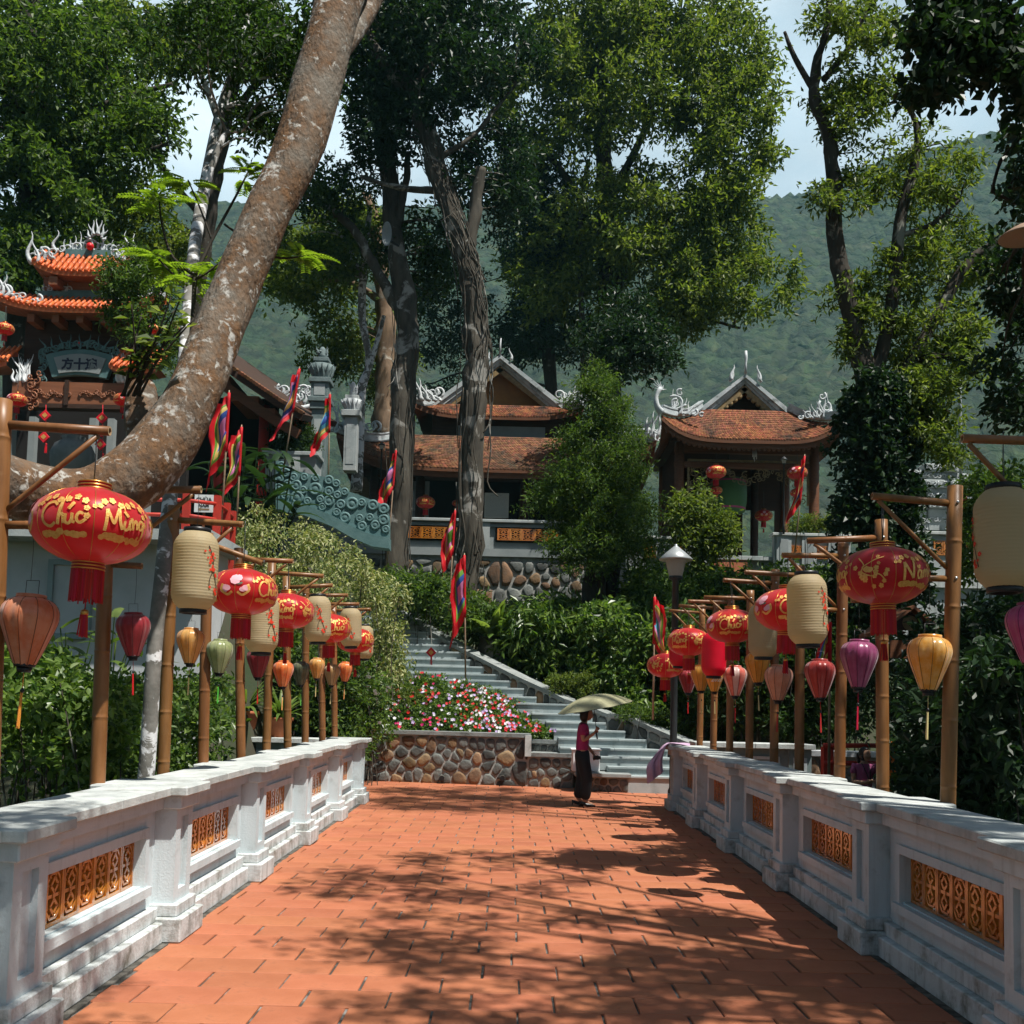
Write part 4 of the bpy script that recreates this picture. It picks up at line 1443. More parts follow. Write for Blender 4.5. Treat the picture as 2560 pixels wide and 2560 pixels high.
def spiral(mb, c, r, turns, th, mi=0, flip=1, ax=(1, 0, 0), az=(0, 0, 1), rot=0.0, n=18, t1=.3):
    """tapering C-scroll in the plane ax/az"""
    c = Vector(c); ax = Vector(ax); az = Vector(az)
    pts = []; rr = []
    for i in range(n):
        t = i / (n - 1); a = rot + flip * t * turns * 2 * PI; q = r * (1 - .82 * t)
        pts.append(c + ax * (math.cos(a) * q) + az * (math.sin(a) * q)); rr.append(th * (1 - (1 - t1) * t))
    mb.tube(pts, rr, 5, mi)


def flame(mb, base, tip, w, th, mi=0, wig=1, ax=(1, 0, 0)):
    base = Vector(base); tip = Vector(tip); ax = Vector(ax)
    pts = []; rr = []
    for i in range(9):
        t = i / 8
        pts.append(base + (tip - base) * t + ax * (math.sin(t * PI * 1.7) * w * wig * (1 - t * .4))); rr.append(max(th * (1 - t) ** .8, .003))
    mb.tube(pts, rr, 5, mi)


def scroll_mass(mb, x0, x1, y, zf, h, n, g, mi=0, th=.03):
    """openwork of scrolls and flames standing on a ridge line zf(x)"""
    for k in range(n):
        x = x0 + (x1 - x0) * (k + .5) / n
        hh = h(x) if callable(h) else h
        z = zf(x)
        f = g.choice((-1, 1))
        spiral(mb, (x, y + g.uniform(-.03, .03), z + hh * .35), hh * .34, 1.3, th, mi, f, rot=g.uniform(0, 6))
        flame(mb, (x + g.uniform(-.04, .04), y, z), (x + f * hh * .25, y + g.uniform(-.04, .04), z + hh * g.uniform(.8, 1.1)), hh * .12, th * 1.1, mi, f)


def hip_skirt(parent, xc, yc, a, b_, a2, b2, ze, zt, lift, nu, nv, tile_m, sides=('front', 'left', 'right'), ext=.25, name='roof_slope'):
    """four-sided tiled skirt roof with upturned corners; returns f(u, v) for the front"""
    def surf(side, u, v):
        k = abs(u) ** 5 * (1 - v) ** 1.6
        z = ze + (zt - ze) * (.72 * v + .28 * v * v) + lift * k
        if side in ('front', 'back'):
            w = a + (a2 - a) * v + ext * k; d = b_ + (b2 - b_) * v + ext * k
            x = xc + u * w; y = yc + (-d if side == 'front' else d)
        else:
            w = b_ + (b2 - b_) * v + ext * k; d = a + (a2 - a) * v + ext * k
            s = -1 if side == 'left' else 1
            x = xc + s * d; y = yc - s * u * w * (-1)
            y = yc + u * w
        return Vector((x, y, z))
    for side in sides:
        deck = MB()
        m1, m2 = 26, 8
        P = [surf(side, -1 + 2 * i / (m1-1), j / (m2-1)) for i in range(m1) for j in range(m2)]
        P2 = [p - Vector((0, 0, .13)) for p in P]
        deck.grid(P, m1, m2, 0, True); deck.grid(P2, m1, m2, 1, True)
        # closed eave edge
        E1 = [P[i*m2] for i in range(m1)]; E2 = [P2[i*m2] for i in range(m1)]
        deck.add(E1 + E2, [(i, i+1, m1+i+1, m1+i) for i in range(m1-1)], 1)
        slope = deck.build(name, [M['timber_dark'], M['timber']], parent)
        t = MB()
        n_u = nu if side in ('front', 'back') else max(6, int(nu * b_ / a))
        for j in range(nv):
            v0 = j / nv; v1 = min((j + 1.25) / nv, 1.0)
            for i in range(n_u):
                o = .5 * (j % 2) / n_u
                u0 = -1 + 2 * (i / n_u + o); u1 = u0 + 2 / n_u * .94
                if u1 > 1.0: u1 = 1.0
                if u1 - u0 < .3 / n_u: continue
                A = surf(side, u0, v0); B = surf(side, u1, v0); C_ = surf(side, u1, v1); D = surf(side, u0, v1)
                dz = .035 + random.uniform(-.006, .008); j0 = random.uniform(-.006, .006)
                up0 = Vector((0, 0, dz)); up1 = Vector((0, 0, .006)); mid = (A + B) / 2 + Vector((0, 0, dz))
                out = (A - D).normalized() * (.018 + j0)
                V = [A + up0, mid + out, B + up0, C_ + up1, D + up1, A, mid + out - Vector((0, 0, .028)), B]
                f = [(0, 1, 2, 3, 4), (5, 6, 1, 0), (6, 7, 2, 1), (5, 0, 4), (7, 3, 2)]
                t.add(V, f, 0)
        tag(t.build('roof_tiles', tile_m, slope), kind='stuff')
    return surf


def ridge_band(parent, pts, w, h, name='ridge_band', m=None):
    mb = MB()
    for p, q in zip(pts[:-1], pts[1:]):
        d = (Vector(q) - Vector(p)); e = d.normalized() * .01
        mb.bar(Vector(p) - e, Vector(q) + e, w, h)
        up = Vector((0, 0, h * .5 + .02))
        mb.bar(Vector(p) - e + up, Vector(q) + e + up, w * 1.25, .045)
        mb.bar(Vector(p) - e - up * .55, Vector(q) + e - up * .55, w * 1.18, .03)
    return mb.build(name, m or M['ridge'], parent)


def gable(parent, xc, y, half, zb, za, m, deep=2.5, th=.25, infill=None, scallop=True):
    """triangular gable with double raking bands, front at y, running back deep"""
    infill = infill or M['timber_dark']
    mb = MB()
    mb.prism([(-half*.96, 0), (half*.96, 0), (0, (za-zb)*.96)], (xc, y + .45, zb), (1, 0, 0), (0, 0, 1), (0, deep - .5, 0))
    mb.build('gable_board', infill, parent)
    for s in (-1, 1):
        A = Vector((xc + s * half * 1.02, y, zb)); B = Vector((xc, y, za))
        d = (B - A).normalized(); nrm = Vector((-d.z, 0, d.x)) * (-1 if s > 0 else 1)
        if nrm.z < 0: nrm = -nrm
        mb = MB()
        for off, hh, pr in ((0, th * .42, 0), (-th * .42, th * .36, .06), (-th * .78, th * .28, .12)):
            p = A + nrm * (off - hh/2); q = B + nrm * (off - hh/2)
            q.x -= 0
            V = [p - nrm*hh/2, q - nrm*hh/2, q + nrm*hh/2, p + nrm*hh/2]
            V[1].x = xc; V[2].x = xc
            V = [v + Vector((0, pr, 0)) for v in V]
            W_ = [v + Vector((0, deep - pr * 2, 0)) for v in V]
            f = [(0, 1, 2, 3), (7, 6, 5, 4), (3, 2, 6, 7), (4, 5, 1, 0), (0, 3, 7, 4)]
            mb.add(V + W_, f if s < 0 else [q_[::-1] for q_ in f])
        mb.build('raking_ridge', m, parent)
        mb = MB()                                   # timber barge board with scalloped edge
        p = A + nrm * (-th * 1.05) + Vector((0, .16, 0)); q = B + nrm * (-th * 1.05) + Vector((0, .16, 0))
        L = (q - p).length; d2 = (q - p).normalized()
        mb.bar(p + d2 * .12, q - d2 * .05, .06, th * .42, up=(0, 1, 0)) if False else mb.bar(p + d2 * .2, q, th * .42, .06, up=(0, 1, 0))
        if scallop:
            k = int(L / .17)
            for i in range(1, k):
                c = p + d2 * (L * i / k) - nrm * th * .24
                mb.lathe([(.0, 0), (.085, 0), (.085, .05), (0, .05)], 10, (0, 0, 0))
                nv_ = 40
                mb.v[-nv_:] = [(c.x + v[0], c.y + v[2] - .025, c.z + v[1]) for v in mb.v[-nv_:]]
        mb.build('barge_board', M['gilt'], parent)


def round_column(parent, x, y, z0, z1, r, m, name='column'):
    mb = MB(); mb.lathe([(r*1.25, z0), (r*1.25, z0+.12), (r, z0+.16), (r*1.02, (z0+z1)/2), (r*.95, z1)], 16, (x, y, 0))
    return mb.build(name, m, parent)


# ---- small open pavilion on the right
PY = 30.0
ctx(1880, 1200)
px_c = 1880
xc = atX(px_c, PY)
zfl = atZ(1402, PY)
PV = empty('open_pavilion', (xc, PY + 2.6, zfl), 'small open timber pavilion with upswept tiled roof and grey gable, on the right', 'pavilion')
ze, zt, za = atZ(1098, PY), atZ(1026, PY + 1.0), atZ(936, PY + 1.0)
half_a = atX(2100, PY) - xc
surf = hip_skirt(PV, xc, PY + 2.5, half_a, 2.5, 1.36, 1.5, ze, zt, .62, 62, 17, M['rooftile'], ext=.12)
gable(PV, xc, PY + .95, 1.38, zt + .02, za, M['ridge'], deep=3.0, th=.34, infill=M['timber_dark'])
for s in (-1, 1):
    pts = [surf('front', s * 1.0, v) + Vector((0, 0, .12 + .05 * (1 - v))) for v in (1.0, .8, .6, .4, .25, .12, 0.0)]
    ridge_band(PV, pts, .15, .20, 'hip_ridge')
    mb = MB()                                        # horn at the eave corner
    e = surf('front', s, 0)
    hp = smooth_path([(e.x, e.y, e.z + .1), (e.x + s*.15, e.y - .1, e.z + .25), (e.x + s*.17, e.y - .12, e.z + .55), (e.x + s*.05, e.y - .1, e.z + .80)], 10)
    mb.tube([tuple(p) for p in hp], [.12, .11, .10, .09, .08, .07, .06, .06, .07, .05], 7)
    g = random.Random(31)
    for k in range(7):
        flame(mb, (e.x + s*.05, e.y - .1, e.z + .74), (e.x + s*.05 + math.cos(k*.5 - .4)*.22*s, e.y - .1, e.z + .80 + math.sin(k*.55)*.24), .02, .03, 0, 1)
    mb.build('corner_horn', M['carved'], PV)
    mb = MB()                                        # pierced scroll on the hip
    m_ = surf('front', s, .33)
    for (dx, dz, r, fl) in ((0, .45, .26, 1), (0, .45, .15, -1), (.30, .25, .16, -1), (.55, .18, .12, 1), (-.15, .2, .15, 1), (.12, .78, .12, -1), (.78, .12, .08, -1)):
        spiral(mb, (m_.x - s*dx, m_.y - .05, m_.z + dz), r, 1.25, .04, 0, fl * s, rot=r * 9)
    for k in range(7):
        flame(mb, (m_.x - s*(.1*k - .1), m_.y - .05, m_.z + .1), (m_.x - s*(.12*k - .05), m_.y - .05, m_.z + .9 - .09*k), .05, .045, 0, (-1) ** k)
    mb.build('hip_ornament', M['carved'], PV)
mb = MB()
g = random.Random(5)
A = Vector((xc, PY + .95, za))
mb.tube([A, A + Vector((0, 0, .30)), A + Vector((.01, 0, .50)), A + Vector((0, 0, .72))], [.05, .035, .05, .04], 6)
for s in (-1, 1):
    flame(mb, A + Vector((s*.42, 0, -.22)), A + Vector((s*.38, 0, .28)), .05, .07, 0, s)
    flame(mb, A + Vector((s*.50, 0, -.25)), A + Vector((s*.30, 0, .20)), .05, .05, 0, -s)
mb.build('apex_finial', M['carved'], PV)
mb = MB()                                            # eave board with scallops
for i in range(34):
    u0 = -.97 + 1.94 * i / 34; u1 = -.97 + 1.94 * (i + 1) / 34
    p = surf('front', u0, .02) + Vector((0, .06, -.2)); q = surf('front', u1, .02) + Vector((0, .06, -.2))
    mb.bar(p, q, .05, .16)
    c = (p + q) / 2 - Vector((0, .02, .085))
    mb.lathe([(.0, 0), (.062, 0), (.062, .05), (0, .05)], 8, (0, 0, 0)); mb.v[-32:] = [(c.x + v[0], c.y + v[2], c.z + v[1]) for v in mb.v[-32:]]
mb.build('eave_board', M['timber'], PV)
for sx in (-2.05, 2.05):
    for yy in (PY + .7, PY + 4.0):
        round_column(PV, xc + sx, yy, zfl, ze + .4, .15, M['timber'])
for sx in (-1.05, 1.0):
    round_column(PV, xc + sx, PY + 3.9, zfl, ze + .4, .13, M['timber_dark'])
for z0, z1, y0 in ((ze - .28, ze - .02, PY + .62), (ze - .72, ze - .55, PY + .66)):
    mb = MB(); mb.box(xc - 2.2, xc + 2.2, y0, y0 + .16, z0, z1); mb.build('tie_beam', M['timber'], PV)
mb = MB()
mb.box(xc - 2.35, xc + 2.35, PY + .5, PY + 4.6, ze + .02, ze + .1)
mb.build('ceiling_boards', M['timber_dark'], PV)
mb = MB()
x_op0, x_op1 = atX(1857, PY + 4) , atX(1938, PY + 4)
mb.box(xc - 2.0, x_op0, PY + 4.0, PY + 4.1, zfl, ze + .05); mb.box(x_op1, xc + 2.0, PY + 4.0, PY + 4.1, zfl, ze + .05)
mb.box(x_op0, x_op1, PY + 4.0, PY + 4.1, atZ(1275, PY + 4), ze + .05)
mb.build('back_panelling', M['timber_dark'], PV)
mb = MB(); mb.box(xc - 2.1, xc - 2.0, PY + .8, PY + 4.0, zfl, ze); mb.build('side_panelling', M['timber_dark'], PV)
mb = MB(); g = random.Random(6)                       # carved openwork frieze
zc = atZ(1172, PY + .7)
for k in range(120):
    t = g.uniform(-1, 1)
    x = xc + .05 + t * 1.78
    hgt = .24 + .10 * math.cos(t * 9) + (.12 if abs(t) < .35 else 0)
    spiral(mb, (x, PY + .72 + g.uniform(-.02, .02), zc - .05 + g.uniform(-hgt, .22)), g.uniform(.06, .13), 1.1, .017, 0, g.choice((-1, 1)), rot=g.uniform(0, 6), n=12)
mb.box(xc - 1.8, xc + 1.9, PY + .69, PY + .75, zc + .2, zc + .26)
mb.box(xc - 1.8, xc - 1.74, PY + .69, PY + .75, zc - 1.1, zc + .2); mb.box(xc + 1.84, xc + 1.9, PY + .69, PY + .75, zc - 1.1, zc + .2)
for s, x in ((-1, xc - 1.55), (1, xc + 1.65)):
    for k in range(16):
        spiral(mb, (x + g.uniform(-.2, .2), PY + .72, zc - .3 - k * .05), g.uniform(.05, .1), 1.1, .017, 0, s, rot=g.uniform(0, 6), n=10)
mb.build('carved_frieze', M['gilt'], PV)
# platform of the pavilion
ctx(1880, 1380)
PL = empty('pavilion_platform', (xc, PY, zfl), 'grey stone platform and parapet below the open pavilion', 'platform')
mb = MB(); mb.box(atX(1560, 29.2), atX(2125, 29.2), 29.2, 36.0, zfl - 3.0, zfl - .1); mb.build('retaining_wall', M['plaster'], PL)
k = 6
for j in range(k):
    xa = atX(1770, 29.1); xb = atX(1935, 29.1)
    mb = MB(); mb.cbox(xa + (xb - xa) * j / k + .002, xa + (xb - xa) * (j+1) / k - .002, 29.05, 29.6, zfl - .12, zfl, .008); mb.build('edge_slab', M['stone_grey'], PL)
mb = MB(); mb.box(atX(1780, 29.05), atX(1868, 29.05), 29.02, 29.19, zfl - .72, zfl - .20)
mb.box(atX(1780, 29.05), atX(1868, 29.05), 28.99, 29.19, zfl - .48, zfl - .44); mb.build('terracotta_panel', M['tile_far'], PL)
for pa, pb, pt in ((1936, 2128, 1330), (1566, 1772, 1346)):
    xa, xb = atX(pa, 28.9), atX(pb, 28.9); ztp = atZ(pt, 28.9); zb = zfl - .5
    mb = MB(); mb.box(xa, xb, 28.95, 29.18, zb, ztp - .08); pw = mb.build('parapet_wall', M['stone_grey'], PL)
    mb = MB(); mb.cbox(xa - .06, xb + .06, 28.86, 29.3, ztp - .08, ztp, .01); mb.build('coping_slab', M['coping'], PL)
    for fx in (.03, .36, .70):
        x = xa + (xb - xa) * fx
        mb = MB(); mb.box(x, x + .42, 28.90, 28.949, zb + .03, ztp - .081); pp = mb.build('pier', M['stone_grey'], PL)
        mb = MB(); mb.box(x + .09, x + .33, 28.885, 28.899, zb + .15, ztp - .18); mb.build('raised_panel', M['plaster'], pp)
    for fx in (.17, .50):
        for q in range(2):
            x = xa + (xb - xa) * fx + .1 + q * .26
            t = bpy.data.objects.new('vent_tile', vent_me); COL.objects.link(t); t.parent = pw
            t.location = (x + .1, 28.93, (zb + ztp) / 2 + .04); t.scale = (1.05, .8, 1.05)

# ---- main temple, centre
TY = 34.0
ctx(1240, 1150)
tx = atX(1240, TY)
zf = atZ(1300, TY)
TP = empty('main_temple', (tx, TY + 4, zf), 'two-tiered temple hall with mossy tiled roofs and painted gable, in the centre', 'temple')
ze, zt = atZ(1172, TY), atZ(1092, TY + 2)
la = tx - atX(852, TY)
s1 = hip_skirt(TP, tx, TY + 4.2, la, 4.2, 3.3, 2.2, ze, zt, 1.05, 84, 24, M['rooftile_dark'], sides=('front', 'left', 'right'), ext=.15)
ze2, zt2, za2 = atZ(1040, TY + 2), atZ(1013, TY + 2.6), atZ(888, TY + 2.6)
ua = tx - atX(1040, TY + 2)
s2 = hip_skirt(TP, tx, TY + 4.2, ua, 2.2, ua * .82, 1.6, ze2, zt2, .35, 60, 9, M['rooftile'], ext=.15)
M['ochre'] = mat('painted_ochre_gable', (.34, .17, .05), .7, (.24, .12, .04), scale=1.5, fac=(.35, .65), col3=(.09, .12, .12), scale3=1.8, fac3=(.58, .66))
gable(TP, tx, TY + 2.5, ua * .84, zt2, za2, M['ridge'], deep=3.4, th=.42, infill=M['ochre'], scallop=False)
mb = MB(); mb.box(tx - 2.4, tx + 2.4, TY + 2.5, TY + 5.9, zt - .3, ze2 + .1); mb.build('upper_wall', M['timber_dark'], TP)
mb = MB(); mb.box(tx - 1.5, tx + 1.7, TY + 2.44, TY + 2.49, zt + .12, ze2 - .25); mb.build('clerestory_panel', M['plaster'], TP)
for ss, ww in ((s1, .2), (s2, .15)):
    for s in (-1, 1):
        pts = [ss('front', s, v) + Vector((0, 0, .14)) for v in (1.0, .8, .6, .4, .25, .12, 0.0)]
        ridge_band(TP, pts, ww, .26, 'hip_ridge')
        mb = MB(); g = random.Random(41); e = ss('front', s, 0); m_ = ss('front', s, .25)
        for k in range(9):
            spiral(mb, (m_.x + s * (.9 - .2 * k), m_.y - .1, m_.z + .42 + .05 * math.sin(k)), g.uniform(.13, .26), 1.3, .05, 0, g.choice((-1, 1)), rot=g.uniform(0, 6))
        for k in range(9):
            flame(mb, (e.x - s * (.12 * k), e.y, e.z + .1), (e.x - s * (.1 * k) + s * .15, e.y, e.z + 1.25 - .11 * k), .08, .07, 0, (-1) ** k)
        mb.build('hip_ornament', M['carved'], TP)
mb = MB(); A = Vector((tx, TY + 2.5, za2))
mb.tube([A, A + Vector((0, 0, .35)), A + Vector((.02, 0, .6))], [.05, .035, .02], 6)
for s in (-1, 1):
    flame(mb, A + Vector((s*.4, 0, -.2)), A + Vector((s*.35, 0, .25)), .05, .06, 0, s)
mb.build('apex_finial', M['carved'], TP)
mb = MB()
for i in range(50):
    u0 = -.97 + 1.94 * i / 50; u1 = -.97 + 1.94 * (i + 1) / 50
    p = s1('front', u0, .02) + Vector((0, .06, -.22)); q = s1('front', u1, .02) + Vector((0, .06, -.22)); mb.bar(p, q, .05, .2)
mb.build('eave_board', M['timber'], TP)
for xx in (-4.2, -2.6, -1.0, 1.0, 2.6, 4.2):
    round_column(TP, tx + xx, TY + .9, zf - .6, ze + .3, .16, M['timber_dark'])
mb = MB(); mb.box(tx - 4.6, tx + 4.6, TY + 2.6, TY + 2.8, zf - .6, ze + .5); mb.build('inner_wall', M['interior_shade'], TP)
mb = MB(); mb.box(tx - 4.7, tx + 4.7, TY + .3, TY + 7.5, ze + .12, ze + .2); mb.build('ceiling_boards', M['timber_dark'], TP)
mb = MB(); mb.box(tx - 4.6, tx + 4.6, TY + .8, TY + 1.0, ze - .18, ze + .06); mb.build('tie_beam', M['timber_dark'], TP)
mb = MB(); x0 = atX(1010, TY + 1.2); mb.box(x0, x0 + .9, TY + 1.3, TY + 1.4, zf - .5, ze - .2); rw = mb.build('side_wall', M['plaster'], TP)
mb = MB(); mb.lathe([(.26, 0), (.40, 0), (.40, .04), (.26, .04)], 24, (0, 0, 0))
cz = atZ(1255, TY + 1.3); mb.v = [(x0 + .5 + v[0], TY + 1.30 - v[2], cz + v[1]) for v in mb.v]; mb.build('round_window', M['stone_grey'], rw)
# plaque with lines of writing
M['board'] = mat('cream_board', (.36, .36, .31), .7)
M['ink'] = mat('dark_ink', (.02, .025, .05), .6)
p0, p1 = at(1212, 1232, TY + .7), at(1271, 1296, TY + .7)
PB = empty('notice_board', ((p0.x + p1.x) / 2, TY + .7, p1.z), 'cream notice board with lines of writing in front of the temple hall', 'notice board')
mb = MB(); mb.box(p0.x, p1.x, TY + .68, TY + .72, p1.z, p0.z); mb.build('panel', M['board'], PB)
mb = MB(); mb.box(p0.x, p0.x + .04, TY + .69, TY + .73, p1.z - .9, p1.z); mb.box(p1.x - .04, p1.x, TY + .69, TY + .73, p1.z - .9, p1.z); mb.build('posts', M['timber'], PB)
mb = MB(); g = random.Random(2)
for k in range(17):
    z = p0.z - .1 - k * .043
    x = p0.x + (.2 if k == 0 else .06)
    while x < p1.x - (.25 if k == 0 else .1):
        w = g.uniform(.02, .07); mb.box(x, min(x + w, p1.x - .06), TY + .676, TY + .6795, z, z + (.024 if k == 0 else .012)); x += w + .014
mb.build('lines_of_writing', M['plaster'], PB)
# terrace in front of the temple
TR = empty('temple_terrace', (tx, 33.0, zf - 2), 'dark rubble retaining wall with grey balustrade in front of the temple', 'terrace wall')
zb0 = atZ(1300, 33); zw = atZ(1392, 33)
X0, X1 = atX(930, 33), atX(1490, 33)
mb = MB(); mb.box(X0 - 3, X1, 33.0, 36, 2.0, zw); wl = mb.build('retaining_wall', M['mortar_wall'], TR)
rubble(wl, (X0, 33.0, zw - 2.6), (1, 0, 0), (0, 0, 1), X1 - X0, 2.5, 110, 77, [M['rub1'], M['rub1'], M['rub3'], M['rub2']], gap=.03, depth=.07)
mb = MB(); mb.box(X0 - 3, X1, 32.9, 33.5, zw, zw + .25); mb.build('base_course', M['plaster'], TR)
mb = MB(); mb.box(X0 - 3, X1, 33.0, 33.3, zw + .25, zb0 - .10); rl = mb.build('parapet_wall', M['plaster'], TR)
mb = MB(); mb.cbox(X0 - 3, X1 + .1, 32.85, 33.45, zb0 - .10, zb0, .015); mb.build('coping_slab', M['stone_grey'], TR)
mb = MB(); mb.box(X0 - 3, X1, 32.93, 33.4, zb0 - .24, zb0 - .14); mb.build('moulding', M['plaster'], TR)
for pxp in (938, 1180, 1214, 1440):
    x = atX(pxp, 33); mb = MB(); mb.box(x - .2, x + .2, 32.9, 32.999, zw + .251, zb0 - .101); mb.build('pier', M['stone_grey'], TR)
for pa, pb in ((1000, 1148), (1248, 1400)):
    xa, xb = atX(pa, 33), atX(pb, 33); z0 = atZ(1351, 33); z1 = atZ(1322, 33)
    mb = MB(); mb.box(xa - .06, xb + .06, 32.955, 32.985, z0 - .06, z1 + .06); fr = mb.build('window_surround', M['interior_shade'], rl)  # near-black backing slab, painted as the shaded depth behind the tiles
    n = 5
    for q in range(n):
        t = bpy.data.objects.new('vent_tile', vent_me); COL.objects.link(t); t.parent = fr
        t.location = (xa + (xb - xa) * (q + .5) / n, 32.93, (z0 + z1) / 2); t.scale = ((xb - xa) / n / .235, .8, (z1 - z0) / .345)

# ---- ornamental gate on the left
GY = 23.0
ctx(213, 880)
gx = atX(213, GY)
GT = empty('ornamental_gate', (gx, GY + .5, 4.6), 'ornate gate with orange tiled tiered roofs and carved stone ridges, on the left', 'gate')
sc = GY / F


def barrel_roof(parent, x0, x1, y0, zeave, ztop, depth, lift, ncol, skew=0.0, liftsides=(1, 1), xm=None):
    """front slope of round tiles: columns of half pipes with end caps, on a curved eave"""
    xm = xm if xm is not None else (x0 + x1) / 2
    hw = max(x1 - xm, xm - x0)
    def lf(x):
        t = (x - xm) / hw
        return lift * abs(t) ** 3.2 * (liftsides[0] if t < 0 else liftsides[1])
    mb = MB()
    N_ = 24
    P = []
    for i in range(N_):
        x = x0 + (x1 - x0) * i / (N_ - 1)
        for z, y in ((zeave - .09, y0), (zeave, y0), (ztop, y0 + depth), (ztop - .2, y0 + depth)):
            k = 1 if y == y0 else .35
            P.append((x, y, z + lf(x) * k))
    mb.grid(P, N_, 4, 0, False)
    P = []
    for i in range(N_):
        x = x0 + (x1 - x0) * i / (N_ - 1)
        for z, y in ((zeave - .09, y0), (zeave - .06, y0 + depth)):
            P.append((x, y, z + lf(x) * (1 if y == y0 else .5)))
    mb.grid(P, N_, 2, 1, False)
    slope = mb.build('roof_slope', [M['newtile'], M['beam']], parent)
    nrow = 3
    for i in range(ncol):
        x = x0 + (x1 - x0) * (i + .5) / ncol
        w = (x1 - x0) / ncol
        for r in range(nrow):
            t0, t1 = r / nrow, (r + 1) / nrow
            a = Vector((x + skew * t0, y0 - .02 + depth * t0, zeave + (ztop - zeave) * t0 + lf(x) * (1 - .65 * t0) + .02))
            c = Vector((x + skew * t1, y0 - .02 + depth * t1, zeave + (ztop - zeave) * t1 + lf(x) * (1 - .65 * t1) + .045))
            t = MB(); t.tube([a, c], [w * .33, w * .28], 8)
            t.build('roof_tile', M['newtile'], slope)
        a = Vector((x + w / 2, y0 - .03, zeave + lf(x + w/2) - .01))
        t = MB(); t.tube([a, a + Vector((0, .06, .02))], w * .22, 6); t.build('drip_tile', M['newtile'], slope)
    return lf


g = random.Random(12)
# upper roof
zU, zUt = atZ(703, GY), atZ(664, GY + .5)
x0, x1 = atX(92, GY), atX(334, GY)
lf = barrel_roof(GT, x0, x1, GY - .5, zU, zUt, .55, .28, 17)
mb = MB(); mb.box(gx - 1.0, gx + 1.0, GY - .1, GY + .5, atZ(775, GY), zU + .05); mb.build('upper_storey', M['beam'], GT)
mb = MB(); p = at(215, 738, GY - .12); mb.box(p.x - .42, p.x + .42, GY - .13, GY - .105, p.z - .11, p.z + .11); mb.build('stone_tablet', M['tealstone'], GT)
for dx in (-.62, .62):
    mb = MB(); mb.box(gx + dx - .1, gx + dx + .1, GY - .45, GY - .1, zU - .28, zU - .09); mb.build('bracket', M['beam'], GT)
mb = MB(); mb.box(atX(150, GY), atX(285, GY), GY - .02, GY + .2, zUt - .02, zUt + .16); mb.build('ridge', M['tealstone'], GT)
mb = MB()
scroll_mass(mb, atX(130, GY), atX(305, GY), GY + .08, lambda x: zUt + .1, lambda x: .30 + .25 * math.exp(-((x - gx) / .35) ** 2), 13, g, 0, .03)
for s in (-1, 1):
    ex = gx + s * 1.12
    for k in range(6):
        spiral(mb, (ex + s * .02 - s * k * .09, GY - .35, zU + lf(ex) + .12 + .10 * (k % 2)), .13, 1.2, .035, 0, s, rot=k)
    flame(mb, (ex, GY - .45, zU + .2), (ex + s * .10, GY - .45, zU + .95), .10, .06, 0, s)
    flame(mb, (ex - s*.1, GY - .45, zU + .2), (ex - s * .02, GY - .45, zU + .8), .08, .05, 0, -s)
    flame(mb, (gx + s * .75, GY, zUt + .1), (gx + s * .85, GY, zUt + .62), .12, .05, 0, s)
for k in range(9):
    a = PI * k / 8
    flame(mb, (gx + .1 + math.cos(a) * .14, GY + .03, zUt + .42 + math.sin(a) * .12), (gx + .1 + math.cos(a) * .26, GY + .03, zUt + .50 + math.sin(a) * .42), .03, .04, 0, (-1) ** k)
mb.build('ridge_carving', M['carved'], GT)
mb = MB(); c = at(225, 616, GY - .08); mb.lathe([(.088 * math.cos(t), .088 * math.sin(t)) for t in np.linspace(-PI/2, PI/2, 9)], 14, c); mb.build('red_ball', M['redball'], GT)
# middle roof
zM, zMt = atZ(799, GY), atZ(770, GY + .4)
x0, x1 = atX(-8, GY), atX(415, GY)
lf = barrel_roof(GT, x0, x1, GY - .65, zM, zMt, .55, .40, 31, skew=.06)
mb = MB(); mb.box(atX(95, GY), atX(330, GY), GY - .15, GY + .3, zMt - .03, zMt + .17); mb.build('ridge', M['tealstone'], GT)
for s in (-1, 1):
    mb = MB()
    scroll_mass(mb, gx + s * .35, gx + s * 1.0, GY - .1, lambda x: zMt + .14, .24, 6, g, 0, .024)
    mb.build('ridge_scrolls', M['carved'], GT)
    mb = MB()
    ex = gx + s * 1.85
    for k in range(9):
        spiral(mb, (ex - s * k * .12, GY - .5, zM + lf(ex - s*k*.12) + .10 + .07 * (k % 3)), .15 - .007 * k, 1.2, .035, 0, s, rot=k)
    for k in range(5):
        flame(mb, (ex - s * .05 * k, GY - .55, zM + .25), (ex + s * (.12 - .1 * k), GY - .55, zM + 1.15 - .12 * k), .10, .055, 0, (-1) ** k)
    mb.build('corner_carving', M['carved'], GT)
mb = MB(); mb.box(gx - 1.4, gx + 1.4, GY, GY + .5, atZ(955, GY), zM + .05); mb.build('middle_storey', M['timber_dark'], GT)
for dx in (-1.05, -.5, 0.05, .6, 1.15):
    mb = MB(); mb.box(gx + dx - .08, gx + dx + .08, GY - .5, GY, zM - .26, zM - .08); mb.build('bracket', M['beam'], GT)
